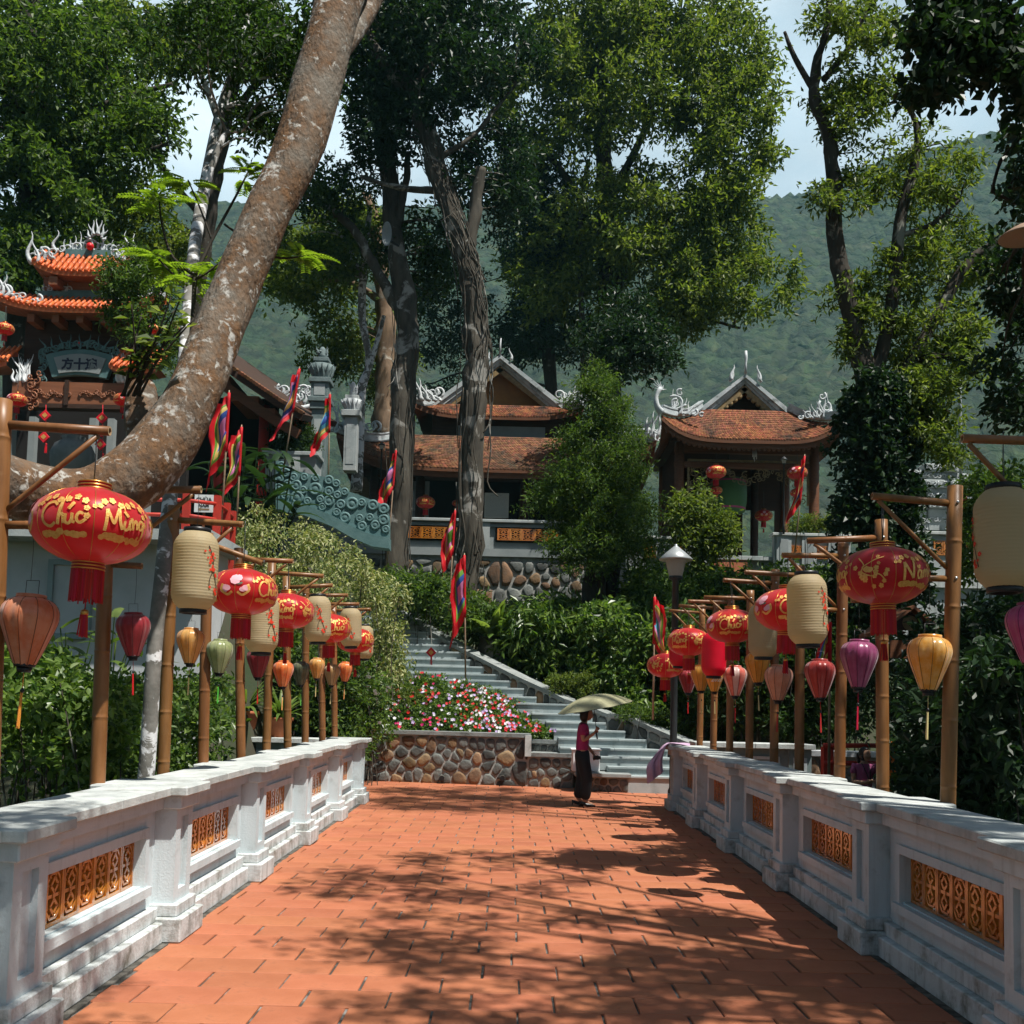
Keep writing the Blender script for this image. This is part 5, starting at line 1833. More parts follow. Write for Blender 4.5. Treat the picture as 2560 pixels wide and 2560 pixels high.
# plaque
PQ = at(200, 912, GY - .25)
mb = MB()
arc = [(-.80 + .08 * 0, .30), (-.72, -.32)]
poly = []
for t in np.linspace(-.62, .62, 15): poly.append((t, -.30 + .07 * math.cos(t * 2.5)))
for t in np.linspace(.80, -.80, 19): poly.append((t, .22 + .14 * math.cos(t * 2.0)))
mb.prism(poly, PQ, (1, 0, 0), (0, 0, 1), (0, .12, 0))
pq = mb.build('plaque', M['tealstone'], GT)
mb = MB()
poly2 = [(p[0] * .74, p[1] * .70 - .005) for p in poly]
mb.prism(poly2, PQ + Vector((0, -.03, 0)), (1, 0, 0), (0, 0, 1), (0, .029, 0)); mb.build('inscription_field', M['plaster'], pq)
V, Fc = text_mesh('方十遍', .27, 0, .012)
mb = MB(); mb.add([PQ + Vector((v.x, -.036, v.y - .01)) for v in V], Fc); mb.build('lettering', M['ink'], pq)
mb = MB()
for k in range(26):
    t = -1 + 2 * k / 25
    spiral(mb, (PQ.x + t * .86, PQ.y + .02, PQ.z + .34 + .16 * math.cos(t * 1.9)), g.uniform(.06, .11), 1.3, .022, 0, g.choice((-1, 1)), rot=g.uniform(0, 6), n=12)
    if k % 3 == 0: flame(mb, (PQ.x + t * .8, PQ.y, PQ.z + .36), (PQ.x + t * .95, PQ.y, PQ.z + .62 + .1 * math.cos(t * 1.8)), .03, .03, 0, (-1) ** k)
for s in (-1, 1):
    for k in range(12):
        spiral(mb, (PQ.x + s * (.86 + .05 * math.sin(k)), PQ.y + .02, PQ.z + .28 - k * .06), g.uniform(.05, .1), 1.3, .02, 0, s, rot=g.uniform(0, 6), n=12)
mb.build('plaque_carving', M['tealstone'], pq)
mb = MB(); c = at(200, 858, GY - .2); mb.lathe([(.05 * math.cos(t), .05 * math.sin(t)) for t in np.linspace(-PI/2, PI/2, 7)], 12, c); mb.build('red_ball', M['redball'], pq)
for px in (55, 312):
    mb = MB(); c = at(px, 925, GY - .3)
    for k in range(18):
        flame(mb, (c.x + g.uniform(-.12, .12), c.y + g.uniform(-.05, .05), c.z - .3), (c.x + g.uniform(-.3, .3), c.y, c.z + g.uniform(0, .42)), .06, .045, 0, g.choice((-1, 1)))
    mb.build('stone_flame', M['whitestone'], GT)
# lower side roofs
barrel_roof(GT, atX(-140, GY), atX(46, GY), GY - .5, atZ(938, GY), atZ(893, GY + .4), .5, .12, 14, skew=.12)
barrel_roof(GT, atX(296, GY), atX(420, GY), GY - .5, atZ(938, GY), atZ(890, GY + .4), .5, .12, 10, skew=.16)
# carved beam and posts
zb, zt_ = atZ(1012, GY - .3), atZ(958, GY - .3)
mb = MB(); mb.box(atX(55, GY), atX(186, GY), GY - .35, GY - .1, zb, zt_); mb.build('beam', M['beam'], GT)
mb = MB(); mb.box(atX(195, GY), atX(372, GY), GY - .35, GY - .1, zb, zt_); mb.build('beam', M['beam'], GT)
mb = MB(); mb.box(atX(186, GY), atX(195, GY), GY - .40, GY - .05, zb - .04, zt_ + .04); mb.build('beam_joint', M['timber_dark'], GT)
mb = MB(); mb.box(atX(50, GY), atX(375, GY), GY - .36, GY - .08, zb - .1, zb - .002); mb.build('lower_beam', M['timber_dark'], GT)
for pxc in (132, 242):
    mb = MB()
    c = at(pxc, 985, GY - .37)
    for k in range(13):
        spiral(mb, (c.x - .36 + k * .06, c.y, c.z + .05 * math.sin(k * 1.3)), g.uniform(.04, .075), 1.3, .018, 0, g.choice((-1, 1)), rot=g.uniform(0, 6), n=12)
    mb.build('beam_carving', M['beam'], GT)
for px, w in ((28, .19), (372, .19)):
    x = atX(px, GY); mb = MB(); mb.box(x - w, x + w, GY - .3, GY + .1, 4.0, zb); mb.build('stone_post', M['plaster'], GT)
for s, px in ((-1, 90), (1, 338)):
    mb = MB(); c = at(px, 990, GY - .3)
    for k in range(10):
        spiral(mb, (c.x + g.uniform(-.12, .12), c.y - .1, c.z + .5 - k * .09), g.uniform(.06, .11), 1.2, .025, 0, s, rot=g.uniform(0, 6), n=12)
    mb.build('bracket_carving', M['beam'], GT)
mb = MB(); mb.box(atX(-300, 26), atX(480, 26), 26.0, 26.2, 4.0, 9.0); mb.build('hall_wall', M['interior_shade'], GT)
for px in (95, 245, 290, 355):
    x = atX(px, 25.4); mb = MB(); mb.box(x - .08, x + .08, 25.3, 25.5, 4.0, 8.6); mb.build('hall_post', M['plaster'], GT)
M['darkurn'] = mat('dark_urn_stone', (.085, .10, .10), .7, (.13, .15, .15), scale=3, fac=(.35, .65))
# stone urn under the gate
mb = MB(); c = at(180, 1175, 22.0)
mb.lathe([(.25, -.4), (.30, -.2), (.45, .1), (.47, .35), (.38, .55), (.22, .66), (.26, .72), (.2, .74)], 20, c)
mb.build('stone_urn', M['darkurn'], label='rounded grey stone urn standing under the ornamental gate', cat='urn')

# ---- dark hall with a deep eave to the right of the leaning trunk
HL = empty('side_hall', at(600, 1200, 26), 'dark timber hall whose long eave slopes down behind the leaning trunk', 'hall')
A = at(430, 815, 26); B = at(600, 935, 26); C_ = at(700, 1003, 26); D = at(758, 1036, 26)
mb = MB()
for p, q in ((A, B), (B, C_), (C_, D)):
    V = [p, q, q + Vector((0, 5, 1.2)), p + Vector((0, 5, 1.2))]
    W_ = [v - Vector((.06, 0, .16)) for v in V]
    mb.add(V + W_, [(0, 1, 2, 3), (7, 6, 5, 4), (0, 4, 5, 1), (1, 5, 6, 2)])
mb.build('roof_slope', M['timber_dark'], HL)
mb = MB()
for p, q in ((A, B), (B, C_), (C_, D)):
    k = 14
    for i in range(k):
        c = p + (q - p) * (i / k) + Vector((0, -.05, .02)); mb.tube([c, c + Vector((0, .3, .07))], .05, 6)
tag(mb.build('eave_tiles', M['rooftile_dark'], HL), kind='stuff')
for p, q in ((A, B), (B, C_), (C_, D)):
    mb = MB(); mb.bar(p + Vector((-.15, .3, -.45)), q + Vector((-.15, .3, -.45)), .1, .25); mb.build('barge_board', M['timber'], HL)
for px, py in ((600, 1000), (640, 1010), (680, 1040), (570, 960)):
    p = at(px, py, 26.6); mb = MB(); mb.box(p.x - .15, p.x + .15, 26.3, 28, p.z - .12, p.z + .12); mb.build('rafter', M['beam'], HL)
for px in (560, 668):
    x = atX(px, 27); mb = MB(); mb.lathe([(.14, 4.0), (.14, 9.5)], 12, (x, 27, 0)); mb.build('column', M['redpaint'], HL)
mb = MB(); mb.box(atX(380, 28), atX(700, 28), 28, 28.2, 4, 10); mb.build('back_wall', M['interior_shade'], HL)
# small orange roof corner with carved ridge behind the flag
CR = empty('roof_corner', at(745, 1060, 29), 'orange tiled roof corner with white carved ridge behind the rainbow flag', 'roof')
mb = MB(); p, q = at(700, 1045, 29), at(788, 1045, 29)
V = [at(708, 1012, 29.5), at(790, 1022, 29.0), at(782, 1052, 28.8), at(735, 1062, 28.6)]
mb.add(V + [v + Vector((0, .2, -.1)) for v in V], [(0, 3, 2, 1), (4, 5, 6, 7), (0, 1, 5, 4), (1, 2, 6, 5), (2, 3, 7, 6), (3, 0, 4, 7)])
mb.build('roof_slope', M['newtile'], CR)
mb = MB()
for k in range(14):
    c = at(688 + k * 8, 985 - 12 * math.sin(k * .8), 29.0)
    spiral(mb, c, .16, 1.3, .04, 0, (-1) ** k, rot=k)
for k in range(6):
    flame(mb, at(695 + k * 16, 1010, 29), at(690 + k * 19, 965 + 10 * (k % 2), 29), .06, .06, 0, (-1) ** k)
mb.tube([at(690, 1005, 29), at(720, 1018, 29), at(760, 1022, 29), at(790, 1010, 29)], [.05, .1, .1, .06], 6)
mb.build('ridge_carving', M['carved'], CR)

# ---- carved stone pillars with finials
def stone_pillar(px, w, Y, py_bot, levels, label):
    """levels: (py_top, py_bottom, half width factor)"""
    ctx(px, 1050); p = at(px, 1050, Y)
    root = empty('stone_pillar', p, label, 'pillar')
    hw = w * Y / F / 2
    for nm, pt, pb, f, m in levels:
        zt_, zb_ = atZ(pt, Y), atZ(pb, Y)
        mb = MB(); mb.cbox(p.x - hw * f, p.x + hw * f, Y - hw * f, Y + hw * f, zb_, zt_, .012)
        if nm == 'shaft' or nm == 'die':
            o = mb.build(nm, m, root)
            mb = MB(); q = hw * f * .62; mb.box(p.x - q, p.x + q, Y - hw * f - .012, Y - hw * f - .001, zb_ + (zt_ - zb_) * .12, zt_ - (zt_ - zb_) * .12)
            mb.build('raised_panel', M['stone_grey'], o)
        elif nm == 'lotus':
            mb = MB()
            for k in range(14):
                a = 2 * PI * k / 14
                flame(mb, (p.x + math.cos(a) * hw * .6, Y + math.sin(a) * hw * .6, zb_), (p.x + math.cos(a) * hw * f * 1.05, Y + math.sin(a) * hw * f * 1.05, zt_), .02, hw * .26, 0, 1)
            mb.lathe([(hw * .7, zb_), (hw * f * .8, (zb_ + zt_) / 2), (hw * f * .9, zt_)], 16, (p.x, Y, 0))
            mb.build(nm, m, root)
        elif nm == 'finial':
            mb = MB(); gg = random.Random(px)
            h = zt_ - zb_
            mb.lathe([(hw*.35, zb_), (hw*.42, zb_ + h*.3), (hw*.3, zb_ + h*.55), (hw*.36, zb_ + h*.75), (hw*.15, zt_)], 10, (p.x, Y, 0))
            for k in range(14):
                a = gg.uniform(0, 6.28)
                flame(mb, (p.x + math.cos(a) * hw * .3, Y + math.sin(a) * hw * .3, zb_ + h * gg.uniform(.1, .6)), (p.x + math.cos(a) * hw * .6, Y + math.sin(a) * hw * .6, zb_ + h * gg.uniform(.5, 1.1)), .02, .04, 0, 1)
            mb.build(nm, m, root)
        else:
            mb.build(nm, m, root)
    return root


M['darkstone'] = mat('dark_green_stone', (.10, .14, .14), .7, (.16, .21, .21), scale=4, fac=(.35, .65), bump=.3, bscale=30)
stone_pillar(800, 52, 27.5, 1210, [('finial', 868, 898, 1.0, M['darkstone']), ('abacus', 898, 908, .75, M['darkstone']), ('neck', 908, 918, .6, M['darkstone']), ('lotus', 915, 950, 1.35, M['darkstone']), ('cornice', 950, 962, 1.05, M['darkstone']),
                               ('die', 962, 998, .85, M['darkstone']), ('cornice', 998, 1010, 1.08, M['darkstone']), ('band', 1010, 1028, .9, M['darkstone']), ('shaft', 1028, 1230, .72, M['darkstone'])],
             'tall carved stone pillar with lotus capital and lion finial beside the cloud ramp')
stone_pillar(880, 44, 30.5, 1180, [('finial', 955, 992, 1.0, M['carved']), ('abacus', 992, 1002, .8, M['stone_grey']), ('lotus', 1002, 1030, 1.3, M['carved']), ('cornice', 1030, 1045, 1.1, M['stone_grey']), ('shaft', 1045, 1180, .75, M['stone_grey'])],
             'shorter carved stone pillar with small lion, between the tall pillar and the temple')
# cloud-carved ramp wall
CRM = empty('cloud_ramp', at(830, 1300, 25.5), 'teal stone stair wall carved with swirling clouds', 'carved wall')
topl = [(690, 1148), (745, 1178), (800, 1190), (838, 1200), (852, 1222), (905, 1240), (960, 1262), (972, 1290)]
botl = [(690, 1250), (760, 1262), (830, 1290), (880, 1318), (930, 1340), (972, 1345)]
poly = [at(px, py, 25.5) for px, py in topl] + [at(px, py, 25.5) for px, py in botl[::-1]]
mb = MB(); mb.prism([(p.x, p.z) for p in poly], (0, 25.5, 0), (1, 0, 0), (0, 0, 1), (0, .35, 0)); mb.build('wall_slab', M['tealstone'], CRM)
mb = MB(); mb.prism([(p.x, p.z) for p in [at(px, py + 26, 25.35) for px, py in botl] + [at(px, py - 2, 25.35) for px, py in botl[::-1]]], (0, 25.35, 0), (1, 0, 0), (0, 0, 1), (0, .5, 0)); mb.build('base_kerb', M['tealstone'], CRM)
g = random.Random(9)
knob = MB(); knob.lathe([(.0, .10), (.35, .10), (.42, .04), (.55, .06), (.68, .16), (.80, .15), (.95, .04), (1.0, -.05)][::-1], 14)
knob.v = [(v[0], -v[2], v[1]) for v in knob.v]
kme = knob.mesh('cloud_knob'); kme.materials.append(M['tealstone'])
tz = lambda px: np.interp(px, [p[0] for p in topl], [p[1] for p in topl]); bz = lambda px: np.interp(px, [p[0] for p in botl], [p[1] for p in botl])
placed = []
for _ in range(900):
    px = g.uniform(696, 968); py = g.uniform(tz(px) + 4, bz(px) - 12); r = g.choice((11, 13, 15, 18))
    if all(math.hypot(px - a, py - b_) > (r + c) * .82 for a, b_, c in placed):
        placed.append((px, py, r))
        o = bpy.data.objects.new('cloud_knob', kme); COL.objects.link(o); o.parent = CRM; o.matrix_parent_inverse = CRM.matrix_basis.inverted()
        o.location = at(px, py, 25.48); s_ = r * 25.5 / F; o.scale = (s_, s_ * .9, s_); o.rotation_euler = (0, g.uniform(0, 6), 0)
# planter wall with shrubs behind the ramp
PT = empty('planter_wall', at(700, 1200, 27), 'grey planter wall with clipped shrub below the tall stone pillar', 'planter')
a = at(665, 1128, 26.6); c = at(790, 1128, 26.6)
mb = MB(); mb.box(a.x, c.x, 26.6, 27.6, a.z - 1.0, a.z - .1); mb.build('wall', M['plaster'], PT)
mb = MB(); mb.cbox(a.x - .08, c.x + .08, 26.5, 27.7, a.z - .1, a.z, .01); mb.build('coping_slab', M['stone_grey'], PT)
p = at(727, 1165, 26.6); mb = MB(); mb.box(p.x - .25, p.x + .25, 26.52, 26.6, a.z - 1.0, a.z - .101); mb.build('pier', M['stone_grey'], PT)

# ---- white house below the terrace on the left
ctx(200, 1500)
WH = empty('white_house', at(200, 1800, 17.5), 'white rendered house wall with teal window behind the hedge, on the left', 'house')
xl, xr = atX(-500, 17.5), atX(505, 17.5)
zt_ = atZ(1358, 17.5)
mb = MB(); mb.box(xl, xr, 17.5, 19.0, -1.2, zt_); mb.build('wall', M['white'], WH)
mb = MB(); mb.box(xl, xr + .3, 16.85, 19.2, zt_, zt_ + .18); mb.build('roof_slab', M['stone_grey'], WH)
w0, w1 = at(138, 1412, 17.45), at(212, 1585, 17.45)
mb = MB()
for (x0, x1, z0, z1) in ((w0.x - .09, w0.x, w1.z, w0.z + .09), (w1.x, w1.x + .09, w1.z, w0.z + .09), (w0.x, w1.x, w0.z, w0.z + .09), (w0.x, w1.x, w1.z - .09, w1.z)):
    mb.box(x0, x1, 17.38, 17.499, z0, z1)
wf = mb.build('window_frame', M['tealpaint'], WH)
mb = MB(); mb.box(w0.x + .002, w1.x - .002, 17.44, 17.47, w1.z, w0.z); mb.build('pane', M['white'], wf)
mb = MB(); mb.box(w0.x - .2, w1.x + .2, 17.2, 17.499, w0.z + .3, w0.z + .38); mb.build('hood', M['tealpaint'], WH)
# ---- red railing that runs down from the terrace
RR = empty('red_railing', at(480, 1390, 18.3), 'red painted railing stepping down from the terrace behind the cream lantern', 'railing')
posts = [(468, 1232, 1420, 18.3), (545, 1240, 1440, 18.8), (568, 1258, 1460, 19.6), (582, 1278, 1440, 20.2)]
pp = []
for px, pt, pb, Y in posts:
    t, bo = at(px, pt, Y), at(px, pb, Y)
    mb = MB(); mb.box(t.x - .06, t.x + .06, Y - .06, Y + .06, bo.z, t.z); mb.build('post', M['redpaint'], RR); pp.append((t, bo))
for f in (.10, .30, .62):
    for (t, bo), (t2, b2_) in zip(pp[:-1], pp[1:]):
        p = t + (bo - t) * f; q = t2 + (b2_ - t2) * f
        mb = MB(); mb.tube([p, q], .035, 8); mb.build('rail', M['redpaint'], RR)
    t, bo = pp[0]; p = t + (bo - t) * f
    mb = MB(); mb.tube([p, p - Vector((1.6, 0, 0))], .035, 8); mb.build('rail', M['redpaint'], RR)
# direction board behind it
SG = empty('direction_sign', at(510, 1283, 18.7), 'white direction sign with black letters and arrow behind the red railing', 'sign')
p0, p1 = at(487, 1236, 18.95), at(532, 1281, 18.95)
M['signwhite'] = mat('sign_white', (.62, .66, .66), .6)
M['signink'] = mat('sign_ink', (.03, .04, .04), .6)
mb = MB(); mb.box(p0.x, p1.x, 18.95, 18.97, p1.z, p0.z); mb.build('board', M['signwhite'], SG)
mb = MB(); mb.box((p0.x+p1.x)/2 - .02, (p0.x+p1.x)/2 + .02, 18.972, 19.0, p1.z - .8, p0.z - .02); mb.build('post', M['timber'], SG)
for body, dz, sz in (('CHÙA', .10, .105), ('NAM', .21, .09)):
    V, Fc = text_mesh(body, sz, 0, .004)
    mb = MB(); mb.add([Vector(((p0.x+p1.x)/2 + v.x, 18.945, p0.z - dz + v.y)) for v in V], Fc); mb.build('lettering', M['signink'], SG)
mb = MB(); cx, cz = (p0.x+p1.x)/2, p1.z + .055
mb.add([(cx - .11, 18.945, cz), (cx - .05, 18.945, cz - .035), (cx - .05, 18.945, cz - .014), (cx + .11, 18.945, cz - .014), (cx + .11, 18.945, cz + .014), (cx - .05, 18.945, cz + .014), (cx - .05, 18.945, cz + .035)], [(0, 1, 2, 3, 4, 5, 6)])
mb.build('arrow', M['gilt'], SG)

# ---- carved stone shrine and parapet far right
ctx(2330, 1260)
SH = empty('carved_shrine', at(2320, 1330, 27), 'grey carved stone shrine with stacked tiers above the far right parapet', 'shrine')
g = random.Random(14)
for px, w, levels in ((2285, 70, [(1180, 1200, 1.0), (1200, 1215, .7), (1215, 1232, 1.1), (1232, 1248, .85), (1255, 1300, .75), (1300, 1310, 1.0), (1310, 1330, .85)]),
                      (2345, 90, [(1165, 1185, 1.0), (1185, 1205, .8), (1205, 1225, 1.05), (1225, 1262, .8), (1262, 1275, 1.1), (1275, 1330, .7)]),
                      (2400, 50, [(1185, 1205, 1.0), (1205, 1240, .8), (1240, 1252, 1.1), (1252, 1330, .8)])):
    x = atX(px, 27)
    for pt, pb, f in levels:
        h_ = w * 27 / F / 2 * f
        mb = MB(); mb.cbox(x - h_, x + h_, 27 - h_ * .6, 27 + h_ * .6, atZ(pb, 27), atZ(pt, 27), .02)
        o = mb.build('tier', M['stone_grey'], SH)
        mb = MB()
        for k in range(6):
            spiral(mb, (x - h_ * .8 + 1.6 * h_ * k / 5, 27 - h_ * .6 - .02, (atZ(pb, 27) + atZ(pt, 27)) / 2), .07, 1.2, .018, 0, (-1) ** k, rot=k, n=10)
        mb.build('carving', M['carved'], o)
ctx(2350, 1380)
PF = empty('far_parapet', at(2310, 1420, 26), 'grey parapet with amber vent tiles below the carved shrine', 'parapet wall')
xa, xb = atX(2165, 26), atX(2620, 26); zt_ = atZ(1330, 26); zb = atZ(1460, 26)
mb = MB(); mb.box(xa, xb, 26, 26.3, zb - 2, zt_ - .08); w = mb.build('wall', M['stone_grey'], PF)
mb = MB(); mb.cbox(xa - .05, xb, 25.9, 26.4, zt_ - .08, zt_, .01); mb.build('coping_slab', M['coping'], PF)
mb = MB(); mb.box(xa, xb, 25.88, 26.0, zb - .1, zb + .12); mb.build('base_course', M['coping'], PF)
for px in (2190, 2305, 2440):
    x = atX(px, 26); mb = MB(); mb.box(x - .2, x + .2, 25.94, 25.999, zb + .121, zt_ - .081); mb.build('pier', M['stone_grey'], PF)
for px in (2345, 2370, 2395, 2420, 2470, 2495, 2520, 2545):
    t = bpy.data.objects.new('vent_tile', vent_me); COL.objects.link(t); t.parent = w; t.location = (atX(px, 26), 25.98, atZ(1370, 26)); t.scale = (1.05, .8, 1.1)
# ------------------------------------------------------------------ trees and plants
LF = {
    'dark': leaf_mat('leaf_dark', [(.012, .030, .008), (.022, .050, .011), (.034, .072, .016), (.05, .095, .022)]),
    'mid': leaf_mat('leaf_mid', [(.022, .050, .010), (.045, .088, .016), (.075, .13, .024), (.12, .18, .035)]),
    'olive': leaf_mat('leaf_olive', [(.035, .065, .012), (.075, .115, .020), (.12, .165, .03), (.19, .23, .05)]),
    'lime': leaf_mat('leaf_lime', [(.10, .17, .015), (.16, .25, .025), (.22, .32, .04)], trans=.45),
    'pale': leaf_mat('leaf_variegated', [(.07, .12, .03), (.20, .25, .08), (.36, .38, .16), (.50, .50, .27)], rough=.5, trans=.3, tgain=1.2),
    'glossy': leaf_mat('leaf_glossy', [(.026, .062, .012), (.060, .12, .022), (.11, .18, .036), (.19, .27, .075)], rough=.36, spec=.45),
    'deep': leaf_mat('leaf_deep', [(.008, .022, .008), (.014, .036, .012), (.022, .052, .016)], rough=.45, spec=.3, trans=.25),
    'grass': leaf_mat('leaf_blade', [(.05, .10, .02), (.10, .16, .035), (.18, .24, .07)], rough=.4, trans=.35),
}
BK = {
    'leaning': bark_mat('bark_leaning', (.16, .085, .040), (.075, .050, .033), (.40, .385, .35), lich_scale=13, lich=(.575, .64), streak=(1, 1, .6), scale=15, bump=1.0),
    'dark': bark_mat('bark_dark', (.030, .026, .020), (.055, .046, .036), (.20, .20, .17), lich_scale=1.6, lich=(.60, .66), scale=6, bump=.9),
    'grey': bark_mat('bark_grey', (.085, .075, .058), (.045, .040, .032), (.30, .29, .26), lich_scale=1.4, lich=(.56, .62), scale=6, bump=.9),
    'pale': bark_mat('bark_pale', (.22, .15, .095), (.13, .09, .06), (.38, .35, .29), lich_scale=1.2, lich=(.56, .66), scale=5, bump=.6),
    'spotted': bark_mat('bark_spotted', (.13, .125, .11), (.21, .20, .18), (.62, .62, .62), lich_scale=4.2, lich=(.49, .52), streak=(1, 1, 1), scale=8, bump=.3),
}


nt = BK['leaning'].node_tree                       # broad grey zones and larger pale patches on the big trunk
_p = nt.nodes['Principled BSDF']; _src = _p.inputs['Base Color'].links[0].from_socket
for _sc, _a, _b, _c, _f in ((1.7, .44, .62, (.17, .155, .13), .8), (4.6, .585, .66, (.44, .43, .40), .85)):
    _n = nt.nodes.new('ShaderNodeTexNoise'); _n.inputs['Scale'].default_value = _sc; _n.inputs['Detail'].default_value = 8; _n.inputs['Roughness'].default_value = .68
    nt.links.new(nt.nodes.new('ShaderNodeTexCoord').outputs['Object'], _n.inputs['Vector'])
    _r = _ramp(nt, [(_a, (0, 0, 0)), (_b, (_f, _f, _f))]); nt.links.new(_n.outputs['Fac'], _r.inputs['Fac'])
    _m = nt.nodes.new('ShaderNodeMixRGB'); nt.links.new(_r.outputs[0], _m.inputs['Fac']); nt.links.new(_src, _m.inputs['Color1']); _m.inputs['Color2'].default_value = (*_c, 1)
    _src = _m.outputs[0]
nt.links.new(_src, _p.inputs['Base Color'])


def wobble(mb, start, amp, freq, seed):
    for i in range(start, len(mb.v)):
        p = Vector(mb.v[i]); q = p * freq + Vector((seed, seed * 2.3, 0))
        n = Vector((mnoise.noise(q), mnoise.noise(q + Vector((19, 0, 0))), mnoise.noise(q + Vector((0, 31, 0)))))
        n2 = Vector((mnoise.noise(q * 3.1), mnoise.noise(q * 3.1 + Vector((19, 0, 0))), mnoise.noise(q * 3.1 + Vector((0, 31, 0)))))
        mb.v[i] = tuple(p + n * amp + n2 * amp * .45)


def px_path(pts, n):
    """(px, py, Y, r px) control points -> world points and radii"""
    W_ = []
    for px, py, Y, r in pts:
        p = at(px, py, Y); W_.append((p.x, p.y, p.z, r * Y / F))
    S = smooth_path(W_, n)
    return [tuple(s[:3]) for s in S], [max(s[3], .004) for s in S]


def make_tree(name, label, stems, bark, leafs, canopies, seed, limb=.5, group=None, ns=16, vines=0, wob=.05, leaf_name='crown', cat='tree'):
    """stems: lists of control points; canopies: (px, py, rx, ry, Y, deep, n, clump r, leaf length, leaf width, twigs, per)"""
    base = at(*stems[0][0][:3])
    root = empty(name, base, label, cat, group)
    g = random.Random(seed)
    allp = []
    tr = MB()
    for k, st in enumerate(stems):
        P, R = px_path(st, max(8, 5 * len(st)))
        b0 = len(tr.v)
        tr.tube(P, R, ns if k == 0 else 10, 0, True)
        wobble(tr, b0, wob * (R[0] / .3), 1.6, seed)
        allp += P[len(P) // 4:]
    AP = np.array(allp) if allp else None
    lv = Leaves(seed)
    br = tr
    for (px, py, rx, ry, Y, deep, n, cr, ll, lw, tw, per) in canopies:
        cs = []
        for _ in range(n):
            while True:
                a, c, e = g.uniform(-1, 1), g.uniform(-1, 1), g.uniform(-1, 1)
                if a*a + c*c + e*e <= 1: break
            p = at(px + a * rx, py + c * ry, Y + e * deep)
            cs.append(tuple(p))
            if AP is not None and g.random() < limb:
                d2 = ((AP - np.array(p)) ** 2).sum(1) + (np.maximum(AP[:, 2] - p.z + .3, 0) * 2) ** 2
                q = Vector(AP[int(np.argmin(d2))])
                L = (p - q).length
                if L < 9:
                    m1 = q + (p - q) * .4 + Vector((g.uniform(-.1, .1), g.uniform(-.1, .1), .08)) * L; m2 = q + (p - q) * .75 + Vector((g.uniform(-.06, .06), g.uniform(-.06, .06), .04)) * L
                    r0 = min(.012 + .010 * L, .07)
                    S = smooth_path([tuple(q), tuple(m1), tuple(m2), tuple(p)], 9)
                    br.tube([tuple(s) for s in S], [r0 * (1 - .8 * i / 8) for i in range(9)], 5, 0, True, cap=False)
        lv.clump(cs, [cr * g.uniform(.7, 1.25) for _ in cs], tw, per, ll, lw)
    tr.build('trunk', bark, root)
    if lv.parts: lv.build(leaf_name, leafs, root)
    if vines:
        vm = MB()
        P, R = px_path(stems[0], 40)
        for k in range(vines):
            i0 = g.randrange(4, 34); a = g.uniform(0, 6.28); pts = []
            n = g.randrange(5, 12)
            for i in range(n):
                j = max(0, i0 - i)
                a += g.uniform(-.4, .4); rr = R[j] * g.uniform(1.0, 1.35) + .03
                p = Vector(P[j]); pts.append(p + Vector((math.cos(a) * rr, -abs(math.sin(a)) * rr, g.uniform(-.08, .08))))
            if g.random() < .4: pts.append(pts[-1] + Vector((g.uniform(-.4, .4), -.1, -g.uniform(.1, .5))))
            if len(pts) > 2: vm.tube([tuple(s) for s in smooth_path([tuple(q) for q in pts], n * 3)], g.uniform(.009, .022), 5)
        vm.build('hanging_roots', BK['grey'], root)
    return root


# (px, py, rx, ry, Y, deep, n, clump r, leaf length, leaf width, twigs, per)
# --- big leaning trunk in the left foreground
LT = make_tree('leaning_tree', 'huge leaning tree trunk with brown bark and pale lichen, sweeping across the upper left',
               [[(-330, 1120, 6.0, 98), (-120, 1180, 6.2, 92), (0, 1212, 6.3, 86), (130, 1240, 6.45, 76), (240, 1236, 6.6, 76), (340, 1186, 6.75, 84), (420, 1100, 6.9, 78), (480, 1000, 7.0, 67), (540, 850, 7.2, 62), (600, 702, 7.4, 59), (676, 520, 7.6, 59), (752, 351, 7.8, 61), (850, 0, 8.2, 62), (930, -250, 8.6, 60), (980, -600, 9, 46), (1000, -1000, 9.4, 26)],
                [(372, 1150, 7.0, 44), (352, 1060, 7.1, 42), (352, 990, 7.2, 40), (362, 968, 7.25, 30)],
                [(800, 180, 8.0, 30), (900, 60, 8.6, 26), (1000, -120, 9.0, 20), (1200, -400, 9.5, 12)],
                [(900, -150, 8.4, 30), (700, -450, 8.0, 20), (500, -700, 7.6, 12)]],
               BK['leaning'], LF['mid'],
               [(1000, -1500, 700, 300, 9.0, 1.8, 22, .6, .12, .06, 12, 13)], 21, limb=.5, ns=28, wob=.032)
# --- slender white-spotted tree behind the left poles
make_tree('spotted_tree', 'slender tree with white spotted trunk behind the left lantern poles',
          [[(350, 2090, 8.35, 21), (368, 1900, 8.35, 20), (388, 1600, 8.4, 19), (412, 1380, 8.6, 18.5), (440, 1100, 9.2, 18), (466, 850, 10, 17), (486, 620, 11.2, 16), (510, 480, 12.4, 15), (546, 300, 12.8, 13), (600, 120, 13.2, 10), (640, -60, 13.6, 8)],
           [(510, 480, 12.4, 9), (560, 340, 12.6, 7), (600, 330, 12.8, 5)], [(545, 300, 12.8, 9), (500, 180, 12.8, 7), (440, 60, 12.9, 5)]],
          BK['spotted'], LF['dark'],
          [(520, 90, 260, 140, 13, 1.4, 34, .55, .11, .05, 11, 12), (700, 200, 120, 110, 13.4, 1.0, 12, .5, .11, .05, 11, 12), (640, 330, 70, 60, 13, .6, 7, .42, .10, .045, 10, 11)], 22, limb=.6, wob=.02)

